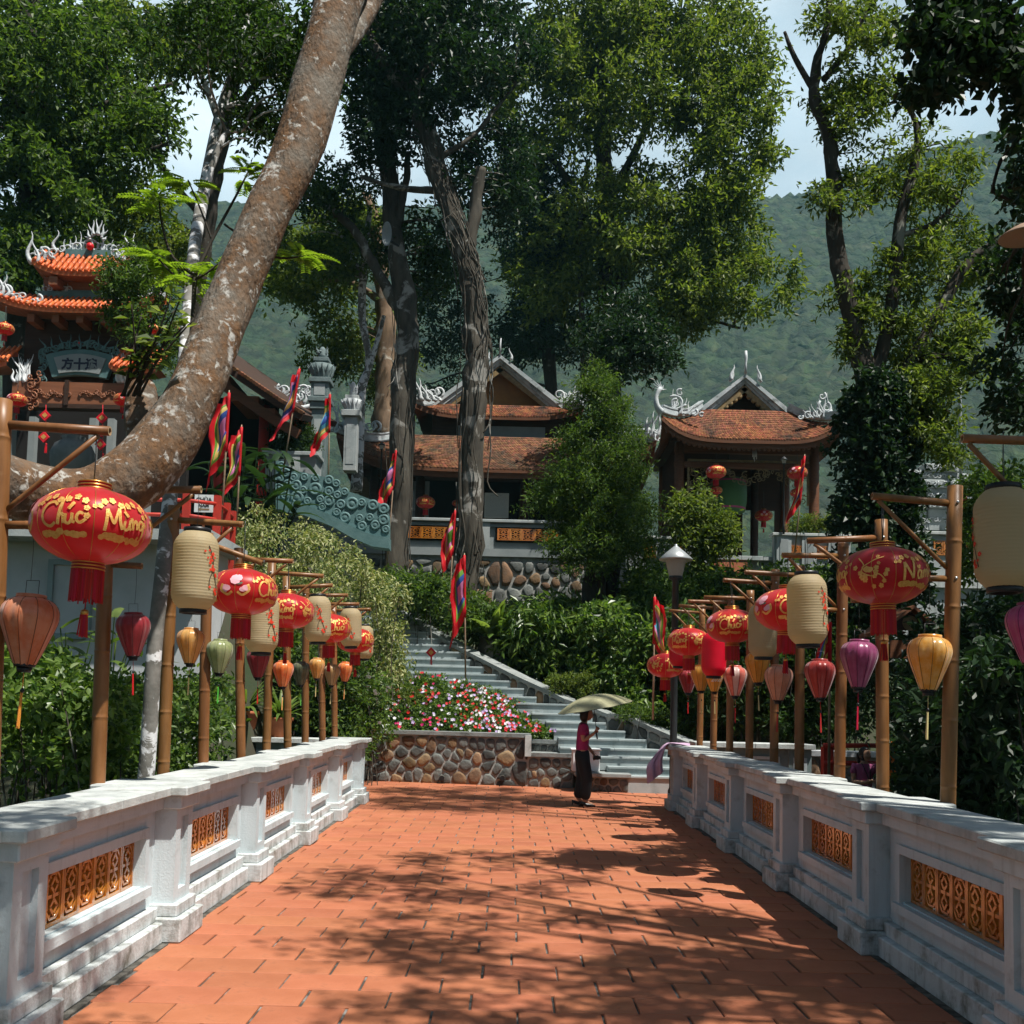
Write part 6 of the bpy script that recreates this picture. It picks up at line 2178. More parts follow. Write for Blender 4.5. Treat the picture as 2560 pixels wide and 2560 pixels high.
# --- left background trees
make_tree('broad_tree', 'dark broadleaf tree filling the upper left corner behind the gate',
          [[(40, 1150, 27, 34), (55, 700, 27, 30), (80, 430, 27, 28), (100, 200, 27, 26), (70, 0, 27, 24), (40, -250, 27, 16)], [(80, 430, 27, 15), (180, 300, 27, 11), (330, 240, 27, 8), (430, 210, 27, 5)],
           [(90, 330, 27, 12), (10, 200, 26.5, 9), (-60, 100, 26, 6)], [(60, 560, 27, 12), (150, 420, 27, 9), (270, 400, 27, 7), (420, 360, 27, 5)]],
          BK['dark'], LF['mid'],
          [(90, 140, 230, 200, 27, 2.4, 95, .85, .215, .10, 13, 12), (120, 430, 200, 150, 26.5, 2.0, 60, .8, .215, .10, 13, 12), (330, 330, 130, 110, 27, 1.6, 30, .7, .215, .10, 12, 11), (60, 640, 190, 90, 26, 1.4, 34, .7, .20, .095, 12, 11), (-150, 300, 160, 420, 27, 2, 50, .9, .16, .08, 12, 13)], 23, limb=.35, wob=.12)
make_tree('tall_tree', 'tall tree with long bare limbs behind the leaning trunk, upper left',
          [[(470, 1300, 31, 20), (480, 950, 31, 19), (500, 700, 31, 18), (530, 500, 31, 17), (560, 330, 31, 16), (600, 120, 31, 14), (640, -100, 31, 10)], [(520, 560, 31, 10), (420, 440, 30.5, 8), (330, 320, 30, 6), (180, 290, 30, 4)],
           [(570, 300, 31, 10), (680, 160, 31, 8), (760, 60, 31, 6)]],
          BK['dark'], LF['olive'],
          [(330, 110, 170, 120, 30, 2.0, 44, .8, .215, .10, 12, 11), (560, 60, 150, 110, 31, 2.0, 36, .8, .215, .10, 12, 11), (300, 540, 130, 110, 30, 1.6, 34, .75, .20, .095, 12, 11), (700, 130, 90, 120, 31, 1.5, 18, .75, .215, .10, 12, 11), (410, 640, 110, 80, 30, 1.5, 20, .7, .20, .095, 12, 11)], 24, limb=.4, wob=.1)
# bright young tree with feathery leaves next to the leaning trunk
def pinnate(lv, base, d, L, n, ll, lw, droop=.35):
    """feathery leaf: a rachis with paired leaflets"""
    base = np.array(base, float); d = np.array(d, float); d /= np.linalg.norm(d)
    side = np.cross(d, [0, 0, 1.0]); side /= max(np.linalg.norm(side), 1e-6)
    t = np.linspace(.18, 1, n)
    pos = base + d * (t * L)[:, None]; pos[:, 2] -= droop * L * t ** 2
    for s in (-1, 1):
        ax = side * s + d * .45; ax = np.tile(ax, (n, 1)); ax[:, 2] -= .15
        nr = np.tile([0, 0, 1.0], (n, 1)) + lv.rng.normal(size=(n, 3)) * .15
        lv.put(pos, ax, nr, ll * (1 - .55 * np.abs(t - .45)), lw)


g = random.Random(3)
YT = empty('young_tree', at(487, 760, 9.0), 'young bright green tree with feathery leaves left of the leaning trunk', 'tree')
tr = MB(); lv = Leaves(31)
for st in ([(470, 960, 8.6, 7), (482, 800, 8.7, 6.5), (487, 690, 8.8, 6)], [(487, 690, 8.8, 5), (430, 640, 8.8, 4), (405, 560, 8.8, 3), (398, 500, 8.8, 2)], [(487, 690, 8.8, 5), (530, 600, 8.9, 4), (590, 490, 9.0, 3), (620, 430, 9.0, 2)],
           [(530, 600, 8.9, 3), (500, 520, 8.9, 2.5), (470, 450, 8.9, 2)], [(487, 690, 8.8, 4), (440, 690, 8.7, 3), (390, 640, 8.7, 2)], [(560, 560, 9.2, 3), (680, 640, 9.4, 3), (760, 640, 9.5, 2)], [(487, 700, 8.8, 4), (520, 680, 8.8, 3), (545, 660, 8.8, 2)]):
    P, R = px_path(st, 14); tr.tube(P, R, 6)
    tip = Vector(P[-1])
    for k in range(11):
        a = g.uniform(0, 6.28); L = g.uniform(.22, .36)
        q = Vector(P[-1 - (k % 4)])
        pinnate(lv, q, (math.cos(a), math.sin(a), g.uniform(.0, .45)), L, 11, .085, .030)
tr.build('stems', BK['dark'], YT); lv.build('leaves', LF['lime'], YT)
# round-leaved sapling on the trunk
SPL = empty('round_leaf_sapling', at(330, 990, 6.9), 'sapling with round leaves sprouting from the leaning trunk', 'sapling')
tr = MB(); lv = Leaves(32)
for k in range(9):
    x = 330 + g.uniform(-30, 30); tipx = 385 + g.uniform(-110, 110); tipy = g.uniform(730, 900)
    P, R = px_path([(x, 990, 6.9, 4), (x * .6 + tipx * .4, 900, 6.8, 3), (tipx, tipy, 6.75 + g.uniform(-.2, .2), 1.8)], 12); tr.tube(P, R, 5)
    for j in range(9):
        q = np.array(P[3 + j]); a = g.uniform(0, 6.28)
        lv.put(q[None] + np.array([[math.cos(a) * .03, 0, .02]]), np.array([[math.cos(a), math.sin(a) * .6 - .2, g.uniform(-.3, .4)]]), np.array([[g.uniform(-.4, .4), -.5, .7]]), g.uniform(.07, .12), g.uniform(.06, .085))
tr.build('stems', BK['dark'], SPL); lv.build('leaves', LF['olive'], SPL)

# --- trees in front of the temple
make_tree('forked_tree', 'dark forked tree with hanging roots rising in front of the temple, behind the flag',
          [[(1158, 1560, 29, 34), (1168, 1450, 29, 32), (1180, 1250, 29, 32), (1186, 1000, 29, 34), (1190, 850, 29, 31), (1176, 700, 29, 27), (1150, 600, 29, 26), (1110, 480, 29.2, 24), (1065, 330, 29.4, 24), (1040, 225, 29.5, 22), (985, 180, 29.5, 18), (930, 110, 29.6, 14), (900, -20, 29.7, 10)],
           [(1172, 640, 29, 18), (1186, 540, 29, 15), (1202, 420, 29, 13)], [(1045, 225, 29.5, 17), (1085, 120, 29.6, 15), (1120, -20, 29.8, 12), (1180, -220, 30, 9)],
           [(1110, 480, 29.2, 10), (1000, 470, 29.4, 7), (900, 440, 29.6, 4)], [(1085, 400, 29.2, 9), (1180, 340, 29.4, 6), (1290, 210, 29.8, 4)]],
          BK['grey'], LF['deep'],
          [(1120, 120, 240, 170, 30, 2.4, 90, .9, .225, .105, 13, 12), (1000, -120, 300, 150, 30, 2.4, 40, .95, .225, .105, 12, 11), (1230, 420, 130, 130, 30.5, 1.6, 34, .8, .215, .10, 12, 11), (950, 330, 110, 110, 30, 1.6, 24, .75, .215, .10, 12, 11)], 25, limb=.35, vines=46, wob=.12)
make_tree('dark_trunk_tree', 'straight dark trunk left of the forked tree, in front of the temple',
          [[(978, 1560, 30, 36), (985, 1480, 30, 32), (1000, 1250, 30, 29), (1008, 1000, 30.2, 31), (1018, 800, 30.4, 29), (988, 600, 30.6, 24), (975, 450, 30.8, 22), (945, 250, 31, 19), (930, 20, 31, 16), (920, -200, 31, 12)],
           [(1010, 790, 30.4, 17), (930, 660, 30.5, 14), (880, 570, 30.6, 11), (790, 500, 30.8, 7), (740, 480, 31, 4)], [(985, 600, 30.6, 12), (1010, 480, 30.6, 10), (1020, 380, 30.6, 7)]],
          BK['grey'], LF['dark'],
          [(930, 120, 130, 160, 31, 2.0, 40, .85, .215, .10, 12, 11), (820, 470, 120, 70, 31, 1.4, 22, .7, .20, .09, 11, 10), (1060, 620, 90, 120, 31.5, 1.2, 24, .7, .20, .09, 12, 11)], 26, limb=.45, vines=14, wob=.1)
make_tree('pale_trunk_tree', 'thick pale brown trunk with spreading foliage behind the dark trunks',
          [[(955, 1150, 36, 26), (962, 1000, 36, 26), (966, 850, 36, 24), (955, 720, 36, 20), (940, 600, 36, 14), (920, 480, 36, 9)], [(960, 760, 36, 10), (860, 700, 36, 7), (760, 720, 36, 5), (700, 740, 36, 3)],
           [(945, 640, 36, 8), (860, 560, 36, 6), (770, 540, 36, 4)]],
          BK['pale'], LF['olive'],
          [(780, 700, 120, 90, 36, 1.6, 30, .85, .225, .105, 12, 11), (830, 560, 130, 90, 36, 1.6, 30, .85, .225, .105, 12, 11), (840, 860, 100, 100, 36, 1.4, 22, .8, .225, .105, 12, 11), (960, 900, 70, 130, 37, 1.2, 20, .8, .17, .07, 12, 12)], 27, limb=.5, wob=.14)
make_tree('slim_grey_tree', 'slim grey tree with pale bark patches beside the shorter stone pillar',
          [[(890, 1230, 32, 15), (898, 1080, 32, 14), (902, 980, 32, 13), (922, 900, 32, 9), (905, 780, 32, 10), (912, 640, 32, 9), (925, 520, 32, 6)], [(905, 960, 32, 9), (935, 880, 32, 7), (960, 790, 32, 5)], [(908, 700, 32, 7), (860, 600, 32, 5), (800, 530, 32, 3)]],
          BK['spotted'], LF['mid'],
          [(900, 640, 90, 100, 32, 1.2, 20, .65, .20, .09, 11, 10), (750, 620, 100, 60, 32.5, 1.0, 14, .65, .20, .09, 11, 10)], 28, limb=.5, wob=.04)
make_tree('great_tree', 'great sunlit tree with a vast crown above the temple and pavilion',
          [[(1540, 1560, 43, 40), (1535, 1200, 43, 32), (1525, 950, 43, 26), (1520, 700, 43, 25), (1515, 450, 43, 24), (1505, 250, 43, 22), (1490, 0, 43, 18), (1480, -250, 43, 12)],
           [(1520, 760, 43, 14), (1600, 620, 42.5, 11), (1700, 520, 42, 8), (1830, 480, 42, 5)], [(1512, 520, 43, 13), (1610, 330, 42, 10), (1640, 180, 42, 8), (1700, 40, 42, 5)], [(1516, 620, 43, 12), (1420, 450, 43, 9), (1330, 330, 43, 6)],
           [(1524, 880, 43, 9), (1600, 800, 42, 7), (1720, 790, 41.5, 5), (1850, 820, 41, 3)], [(1462, 1000, 42.5, 9), (1455, 800, 42.5, 8), (1450, 560, 42.6, 7), (1470, 400, 42.8, 5)], [(1508, 320, 43, 10), (1400, 160, 43, 8), (1340, 20, 43, 5)]],
          BK['dark'], LF['olive'],
          [(1640, 170, 290, 230, 42, 3.12, 135, 1.17, .275, .125, 14, 13), (1380, 250, 170, 260, 43.5, 2.64, 85, 1.17, .275, .125, 13, 12), (1830, 330, 130, 230, 41.5, 2.16, 62, 1.04, .275, .125, 13, 12),
           (1640, 560, 260, 170, 42, 2.64, 92, 1.105, .275, .125, 13, 12), (1800, 700, 190, 110, 41.3, 1.8, 46, 0.975, .275, .125, 12, 12), (1420, 640, 150, 170, 43.5, 2.16, 60, 1.105, .275, .125, 13, 12),
           (1640, 800, 150, 80, 41.5, 1.44, 26, 0.845, .275, .125, 12, 11), (1560, -250, 420, 200, 42.5, 3.12, 75, 1.3, .275, .125, 12, 11)], 29, limb=.22, wob=.12)
make_tree('shade_tree', 'dark evergreen mass between the forked tree and the great trunk',
          [[(1400, 1300, 45, 20), (1380, 1000, 45, 18), (1360, 700, 45, 16), (1345, 400, 45, 12)]],
          BK['dark'], LF['deep'],
          [(1340, 560, 130, 170, 44, 1.8, 62, .95, .225, .105, 13, 12), (1350, 820, 120, 110, 45, 1.6, 50, .95, .225, .105, 13, 12), (1560, 850, 110, 110, 33, 1.4, 40, .9, .225, .105, 13, 12), (1130, 800, 120, 120, 47, 1.4, 36, .95, .225, .105, 12, 11), (1050, 960, 110, 90, 47, 1.2, 26, .95, .225, .105, 12, 11)], 30, limb=.2, wob=.08)
make_tree('feathery_tree', 'bushy feathery tree with twin dark trunks below the great tree, left of the pavilion',
          [[(1478, 1640, 26.5, 26), (1482, 1500, 26.5, 24), (1490, 1380, 26.5, 20), (1500, 1200, 26.5, 14), (1510, 1000, 26.5, 8)], [(1525, 1640, 26.7, 26), (1528, 1500, 26.7, 24), (1525, 1380, 26.7, 19), (1515, 1200, 26.6, 12), (1500, 1050, 26.6, 6)],
           [(1500, 1640, 26.3, 12), (1505, 1500, 26.3, 11), (1508, 1380, 26.3, 9)]],
          BK['dark'], LF['mid'],
          [(1500, 1000, 70, 90, 26.5, .9, 36, .5, .125, .036, 13, 15), (1490, 1130, 125, 100, 26.3, 1.2, 70, .55, .125, .036, 13, 15), (1480, 1260, 150, 110, 26.2, 1.4, 92, .55, .125, .036, 13, 15), (1500, 1370, 160, 70, 26, 1.4, 60, .5, .125, .036, 13, 15)], 33, limb=.3, wob=.1)
# --- tree with the creeper on the right
CT = make_tree('creeper_tree', 'three-stemmed tree with creeper covered trunk right of the pavilion',
          [[(2205, 1560, 22, 62), (2195, 1350, 22, 52), (2180, 1150, 22, 40), (2168, 980, 22, 28), (2148, 880, 22, 24), (2125, 780, 22, 22), (2092, 640, 22, 20), (2082, 470, 22, 18), (2072, 360, 22, 17), (2040, 250, 22, 14), (2052, 130, 22, 12), (2072, 20, 22, 10), (2080, -120, 22, 8)],
           [(2178, 960, 22, 20), (2205, 870, 22, 18), (2230, 760, 22, 17), (2250, 560, 22, 15), (2285, 420, 22, 12), (2292, 320, 22, 8), (2262, 250, 22, 4)],
           [(2210, 1010, 22, 18), (2270, 920, 22, 16), (2330, 810, 22, 15), (2420, 660, 22, 13), (2500, 600, 22, 10), (2600, 520, 22, 8)],
           [(2045, 240, 22, 9), (1990, 150, 22, 7), (1962, 80, 22, 4)], [(2060, 200, 22, 9), (2130, 110, 22, 8), (2160, 40, 22, 7), (2210, -40, 22, 5)], [(2248, 590, 22, 7), (2330, 560, 22, 6), (2400, 500, 22, 4)], [(2330, 810, 22, 6), (2400, 800, 22, 5), (2470, 830, 22, 3)]],
          BK['dark'], LF['olive'],
          [(2140, 60, 130, 90, 22, 1.0, 22, .5, .165, .062, 10, 12), (2150, 260, 110, 110, 22, .9, 24, .48, .165, .062, 10, 12), (2300, 420, 170, 90, 22.3, 1.2, 26, .5, .165, .062, 10, 12), (2120, 480, 80, 60, 21.8, .7, 9, .42, .165, .062, 10, 11),
           (2330, 640, 170, 110, 22.5, 1.2, 34, .52, .165, .062, 10, 12), (2180, 730, 110, 90, 22, .9, 16, .46, .165, .062, 10, 12), (2360, 860, 170, 110, 22.3, 1.2, 36, .52, .165, .062, 11, 12), (2120, 850, 60, 40, 22, .6, 6, .4, .165, .062, 10, 11), (2300, 1000, 150, 80, 22, 1.0, 28, .5, .165, .062, 11, 12), (2340, 1100, 80, 70, 22, .8, 12, .45, .165, .062, 11, 12)], 34, limb=.5, wob=.06)
lv = Leaves(35); g = random.Random(35)
cs = []
for k in range(150):
    py = g.uniform(930, 1560); w = np.interp(py, [930, 1000, 1150, 1300, 1560], [45, 85, 105, 95, 120])
    a = g.uniform(0, PI)
    cs.append(tuple(at(2195 + math.cos(a) * w * g.uniform(.7, 1.1), py, 22 - abs(math.sin(a)) * .8)))
lv.clump(cs, .32, 9, 9, .16, .105, droop=.5, up=.25)
lv.build('creeper_leaves', LF['deep'], CT)

# --- dark foreground tree that hangs into the upper right corner
make_tree('overhanging_tree', 'dark overhanging branches with broad leaves in the upper right corner',
          [[(3200, 1900, 9, 70), (3120, 900, 9, 60), (3000, 200, 9, 50), (2850, -250, 9, 40)], [(3000, 250, 9, 20), (2800, 120, 9, 14), (2600, 80, 9, 9), (2420, 120, 9, 5)], [(2850, -200, 9, 18), (2650, -120, 9, 12), (2450, -60, 9, 7), (2330, 60, 9, 4)],
           [(3050, 500, 12, 14), (2800, 480, 12, 9), (2600, 520, 12, 6), (2480, 480, 12, 4)]],
          BK['dark'], LF['deep'],
          [(2440, 50, 150, 120, 9, .6, 40, .30, .115, .078, 8, 8), (2330, 180, 70, 70, 9, .4, 12, .24, .115, .078, 7, 7), (2560, 180, 90, 120, 9.2, .6, 20, .28, .115, .078, 8, 8), (2600, 420, 110, 140, 12, .8, 26, .36, .12, .075, 9, 9), (2560, 700, 90, 160, 14, .8, 26, .42, .13, .075, 9, 9), (2560, 960, 80, 110, 14, .7, 16, .42, .13, .075, 9, 9), (2750, 200, 150, 500, 10, 1.2, 50, .5, .13, .08, 9, 9)], 36, limb=.5, wob=.04)

# --- tall trees right of the bridge and behind the camera: their shade falls on the paving
make_tree('roadside_tree', 'tall tree right of the bridge whose shade dapples the paving',
          [[(4600, 1900, 7, 70), (4500, 0, 7, 60), (4300, -1600, 7, 40)]], BK['dark'], LF['dark'], [], 37)


def shade_crown(name, label, trunk, boxes, seed, leaf='dark'):
    root = empty(name, trunk, label, 'tree', 'trees beside the bridge')
    g = random.Random(seed); tr = MB(); lv = Leaves(seed)
    T = Vector(trunk)
    top = Vector((T.x, T.y, max(b_[4] for b_ in boxes)))
    S = smooth_path([tuple(T), (T.x + .2, T.y, T.z + 4), tuple(top)], 16)
    tr.tube([tuple(s) for s in S], [.34 * (1 - .6 * i / 15) for i in range(16)], 10)
    for (x, y, rx, ry, z, rz, n, cr, ll) in boxes:
        cs = []
        for _ in range(n):
            while True:
                a, c, e = g.uniform(-1, 1), g.uniform(-1, 1), g.uniform(-1, 1)
                if a*a + c*c + e*e <= 1: break
            p = Vector((x + a * rx, y + c * ry, z + e * rz)); cs.append(tuple(p))
            if g.random() < .3:
                q = T + (top - T) * min(max((p.z - 2 - T.z) / (top.z - T.z), .3), .95)
                S = smooth_path([tuple(q), tuple(q + (p - q) * .5 + Vector((0, 0, .5))), tuple(p)], 8)
                tr.tube([tuple(s) for s in S], [.09 * (1 - .85 * i / 7) for i in range(8)], 5, cap=False)
        lv.clump(cs, [cr * g.uniform(.7, 1.2) for _ in cs], 12, 13, ll, ll * .45)
    tr.build('trunk', BK['dark'], root); lv.build('crown', LF[leaf], root)


bpy.data.objects.remove(bpy.data.objects['roadside_tree'].children[0]); bpy.data.objects.remove(bpy.data.objects['roadside_tree'])
# floor (x, y) is shaded from (x + .38 h, y - .31 h, h)
shade_crown('roadside_tree', 'tall tree right of the bridge whose shade dapples the near paving', (7.5, 3.0, -1.2),
            [(5.2, 3.4, 1.2, 1.6, 9.0, .7, 22, .5, .13), (4.3, 4.2, 1.9, 2.2, 9.6, .9, 36, .62, .13), (3.2, 7.3, 1.4, 1.6, 9.9, .7, 16, .55, .13), (10.2, 7.5, 1.8, 3.6, 11.5, 1.4, 30, .8, .14), (1.9, 2.2, 2.0, 1.4, 9.2, .8, 12, .6, .13)], 51)
shade_crown('roadside_tree', 'taller tree right of the bridge whose shade falls across the plaza', (11.0, 9.0, -1.2),
            [(6.2, 12.6, 1.9, 2.6, 18.5, 1.2, 46, .8, .16), (13.0, 13.5, 2.2, 4.5, 16, 2.2, 36, 1.0, .16), (12.5, 8.5, 2.0, 3.4, 15, 2.0, 20, 1.0, .16)], 52)
shade_crown('roadside_tree', 'spreading tree left behind the camera whose shade touches the near balustrade', (-4.8, -3.0, -1.2),
            [(-.6, 2.0, 1.7, 1.5, 8.6, .8, 13, .55, .12), (-2.5, .5, 1.6, 1.6, 8.8, .8, 10, .55, .12)], 53)

shade_crown('roadside_tree', 'unseen tree added left of the bridge to block skylight', (-9.5, 6.0, -1.2),
            [(-6.5, 5.0, 3.2, 4.5, 15.5, 1.8, 46, 1.1, .22), (-8.5, 11.5, 3.0, 3.5, 19, 2.0, 34, 1.1, .22), (-9, -1, 3.5, 4, 13, 2.0, 34, 1.1, .22)], 54)  # crown added out of view to keep skylight off the bridge
shade_crown('roadside_tree', 'unseen tree added behind the camera on the left to block skylight', (-6.5, -9.0, -1.2),
            [(-4.5, -8.0, 4.0, 3.5, 10, 2.5, 46, 1.1, .22), (-8.5, -6, 3.5, 4, 7, 2.5, 30, 1.0, .22)], 55)  # second unseen crown, added so less sky light arrives from behind

make_tree('gate_shrub', 'small-leaved shrub half covering the right side of the ornamental gate',
          [[(352, 1010, 20.5, 7), (345, 900, 20.5, 6), (340, 800, 20.5, 5), (335, 700, 20.5, 3)], [(345, 900, 20.5, 5), (385, 800, 20.5, 4), (400, 700, 20.5, 2)], [(342, 860, 20.5, 4), (300, 780, 20.5, 3), (285, 720, 20.5, 2)]],
          BK['dark'], LF['mid'], [(345, 740, 80, 120, 20.5, .6, 44, .42, .12, .045, 10, 10), (300, 680, 60, 60, 20.4, .4, 12, .36, .12, .045, 9, 9), (400, 860, 50, 70, 20.6, .4, 12, .36, .12, .045, 9, 9)], 61, limb=.5, wob=.02, cat='shrub')
# ------------------------------------------------------------------ shrubs, hedges, flowers
def put6(lv, pos, axis, nrm, L, W, fold=.16, curl=.16):
    n = len(pos)
    axis = axis / np.maximum(np.linalg.norm(axis, axis=1, keepdims=True), 1e-6)
    side = np.cross(axis, nrm); side /= np.maximum(np.linalg.norm(side, axis=1, keepdims=True), 1e-6)
    up = np.cross(side, axis)
    L = np.broadcast_to(np.asarray(L, float), (n,))[:, None]; W = np.broadcast_to(np.asarray(W, float), (n,))[:, None]
    a = pos
    q = [a, a + axis*L*.28 + side*W*.44 + up*W*fold, a + axis*L*.66 + side*W*.38 + up*(W*fold - L*curl*.4), a + axis*L - up*L*curl,
         a + axis*L*.66 - side*W*.38 + up*(W*fold - L*curl*.4), a + axis*L*.28 - side*W*.44 + up*W*fold]
    lv.parts6.append(np.stack(q, 1).reshape(-1, 3))


class Broad(Leaves):
    """six-sided leaves for plants near the camera"""
    def __init__(s, seed=0):
        super().__init__(seed); s.parts6 = []
    def put(s, *a, **k):
        put6(s, *a, **k)
    def build(s, name, m, parent=None, **kw):
        V = np.concatenate(s.parts6); n = len(V) // 6
        b_ = np.arange(n)[:, None] * 6
        fl = np.concatenate([b_, b_+1, b_+2, b_+3, b_, b_+3, b_+4, b_+5], axis=1).ravel()
        o = link(name, mesh_np(name, V, fl, np.full(n * 2, 4), None, np.zeros(n * 2, bool)), parent, m)
        return tag(o, **kw)


def blade(mb, base, d, L, W, droop, segs=6, mi=0, fold=.25, g=random):
    """long arching leaf"""
    base = Vector(base); d = Vector(d).normalized(); h = Vector((d.x, d.y, 0)); h = h.normalized() if h.length > .01 else Vector((1, 0, 0))
    side = Vector((-h.y, h.x, 0))
    V = []; p = base.copy(); dd = d.copy()
    for i in range(segs + 1):
        t = i / segs
        w = W * (math.sin(PI * (.12 + .88 * t) ** .8) ** .7 if t < 1 else .0) * .5 + .002
        up = side.cross(dd)
        V += [p + side * w + up * w * fold, p, p - side * w + up * w * fold]
        p = p + dd * (L / segs); dd = (dd + Vector((0, 0, -droop / segs)) + h * .02).normalized()
    f = []
    for i in range(segs):
        a = i * 3; f += [(a, a+1, a+4, a+3), (a+1, a+2, a+5, a+4)]
    mb.add(V, f, mi, True)


def rosette_plant(mb, base, n, L, W, droop, g, tilt=(.35, 1.1), segs=6):
    for k in range(n):
        a = g.uniform(0, 2*PI); el = g.uniform(*tilt)
        blade(mb, Vector(base) + Vector((math.cos(a), math.sin(a), 0)) * .03, (math.cos(a) * math.cos(el), math.sin(a) * math.cos(el), math.sin(el)), L * g.uniform(.7, 1.1), W * g.uniform(.75, 1.1), droop * g.uniform(.6, 1.3), segs)


def rnd_fill(n, pxr, pyf, Yr, g, minx=None, maxx=None):
    """n random points: px range, py range function of px, Y range"""
    out = []
    k = 0
    while len(out) < n and k < n * 30:
        k += 1
        px = g.uniform(*pxr); lo, hi = pyf(px); py = g.uniform(lo, hi); Y = g.uniform(*Yr)
        p = at(px, py, Y)
        if minx is not None and p.x < minx: continue
        if maxx is not None and p.x > maxx: continue
        if p.z < ground_z(p.x, p.y) - .2: continue
        out.append(tuple(p))
    return out


def stems_for(mb, pts, g, frac=.3, r=.012):
    for p in pts:
        if g.random() < frac:
            p = Vector(p); z = ground_z(p.x, p.y)
            q = Vector((p.x + g.uniform(-.3, .3), p.y + g.uniform(-.2, .3), max(z - .1, p.z - 2.2)))
            S = smooth_path([tuple(q), tuple(q + (p - q) * .5 + Vector((g.uniform(-.1, .1), 0, 0))), tuple(p)], 7)
            mb.tube([tuple(s) for s in S], [r * (1 - .5 * i / 6) for i in range(7)], 5, cap=False)


def shrub(name, label, pts, r, tw, per, ll, lw, leaf, seed, broad=False, kind=None, cat=None, droop=.3, up=.6, stems=.25, group=None, squash=.8):
    g = random.Random(seed)
    c = Vector(np.mean(np.array(pts), axis=0)); c.z = min(p[2] for p in pts)
    root = empty(name, c, label, cat, group, kind)
    lv = Broad(seed) if broad else Leaves(seed)
    lv.clump(pts, [r * g.uniform(.7, 1.25) for _ in pts], tw, per, ll, lw, droop=droop, up=up, squash=squash)
    lv.build('foliage', LF[leaf], root, kind='stuff' if kind == 'stuff' else None)
    if stems:
        mb = MB(); stems_for(mb, pts, g, stems)
        if mb.v: mb.build('stems', BK['grey'], root, kind='stuff' if kind == 'stuff' else None)
    return root


I = lambda xs_, ys_: (lambda px: float(np.interp(px, xs_, ys_)))
g = random.Random(100)
# left hedge, close behind the balustrade
top = I([-80, 60, 130, 200, 260, 330, 430], [1600, 1610, 1650, 1690, 1700, 1720, 1700])
pts = []
while len(pts) < 430:
    Y = g.uniform(7.6, 13.5); X = g.uniform(-8.5, -3.42)
    px = 1280 + X / Y * F
    if -140 < px < 440:
        py = top(px) + abs(g.gauss(0, 1)) * 130 + g.uniform(-15, 40)
        p = at(px, py, Y)
        if p.z > -1.2: pts.append((X, Y, p.z))
shrub('hedge_shrubbery', 'sunlit glossy green hedge behind the near left balustrade', pts, .30, 8, 9, .085, .05, 'glossy', 101, True, 'stuff')
# low planting between the hedge and the white house
pts = rnd_fill(150, (180, 560), lambda px: (1700, 1930), (12, 16.5), g, maxx=-3.5)
shrub('bank_shrubbery', 'low green shrubs on the bank below the white house', pts, .38, 9, 9, .10, .05, 'glossy', 102, True, 'stuff')
# ginger-like plants with long leaves at the far left
for i, (px, py, Y, n, L, lab) in enumerate(((40, 1640, 12, 16, .95, 'leafy ginger plant with long blades above the hedge, at the left edge'), (175, 1600, 13, 14, .85, 'leafy ginger plant with long blades behind the orange silk lantern'), (262, 1560, 13.5, 12, .8, 'leafy ginger plant in front of the teal window'))):
    rt = empty('ginger_plant', at(px, py + 160, Y), lab, 'plant', 'ginger plants by the hedge')
    mb = MB(); base = at(px, py + 150, Y); gg = random.Random(i)
    st = MB()
    for k in range(n):
        q = base + Vector((gg.uniform(-.4, .4), gg.uniform(-.3, .3), gg.uniform(.1, .95)))
        a = gg.uniform(0, 6.28); el = gg.uniform(.1, .9)
        blade(mb, q, (math.cos(a) * math.cos(el), math.sin(a) * math.cos(el), math.sin(el)), L * gg.uniform(.5, .8), .12, gg.uniform(.6, 1.4))
        st.tube([q, base + Vector((gg.uniform(-.1, .1), 0, -.5))], [.008, .014], 5, cap=False)
    mb.build('leaves', LF['grass'], rt); st.build('stalks', LF['grass'], rt)

# variegated shrub cascading beside the stairs
pts = rnd_fill(190, (560, 1000), lambda px: (np.interp(px, [560, 640, 760, 860, 1000], [1330, 1270, 1290, 1350, 1470]), np.interp(px, [560, 700, 860, 960, 1000], [1480, 1560, 1690, 1740, 1640])), (21.5, 24.3), g)
shrub('variegated_shrub', 'pale yellow-green variegated shrub cascading beside the stairs, behind the left lanterns', pts, .42, 9, 11, .115, .05, 'pale', 103, False, None, 'shrub', droop=.75, up=.4, stems=.4)
pts = rnd_fill(90, (880, 1050), lambda px: (np.interp(px, [880, 960, 1050], [1620, 1580, 1690]), 1760), (22.6, 24.2), g)
shrub('weeping_shrub', 'weeping green shrub at the left edge of the stairs above the flower bed', pts, .36, 10, 12, .085, .035, 'olive', 104, False, None, 'shrub', droop=.9, up=.4)
pts = rnd_fill(26, (1040, 1090), lambda px: (1600, 1660), (24, 24.6), g)
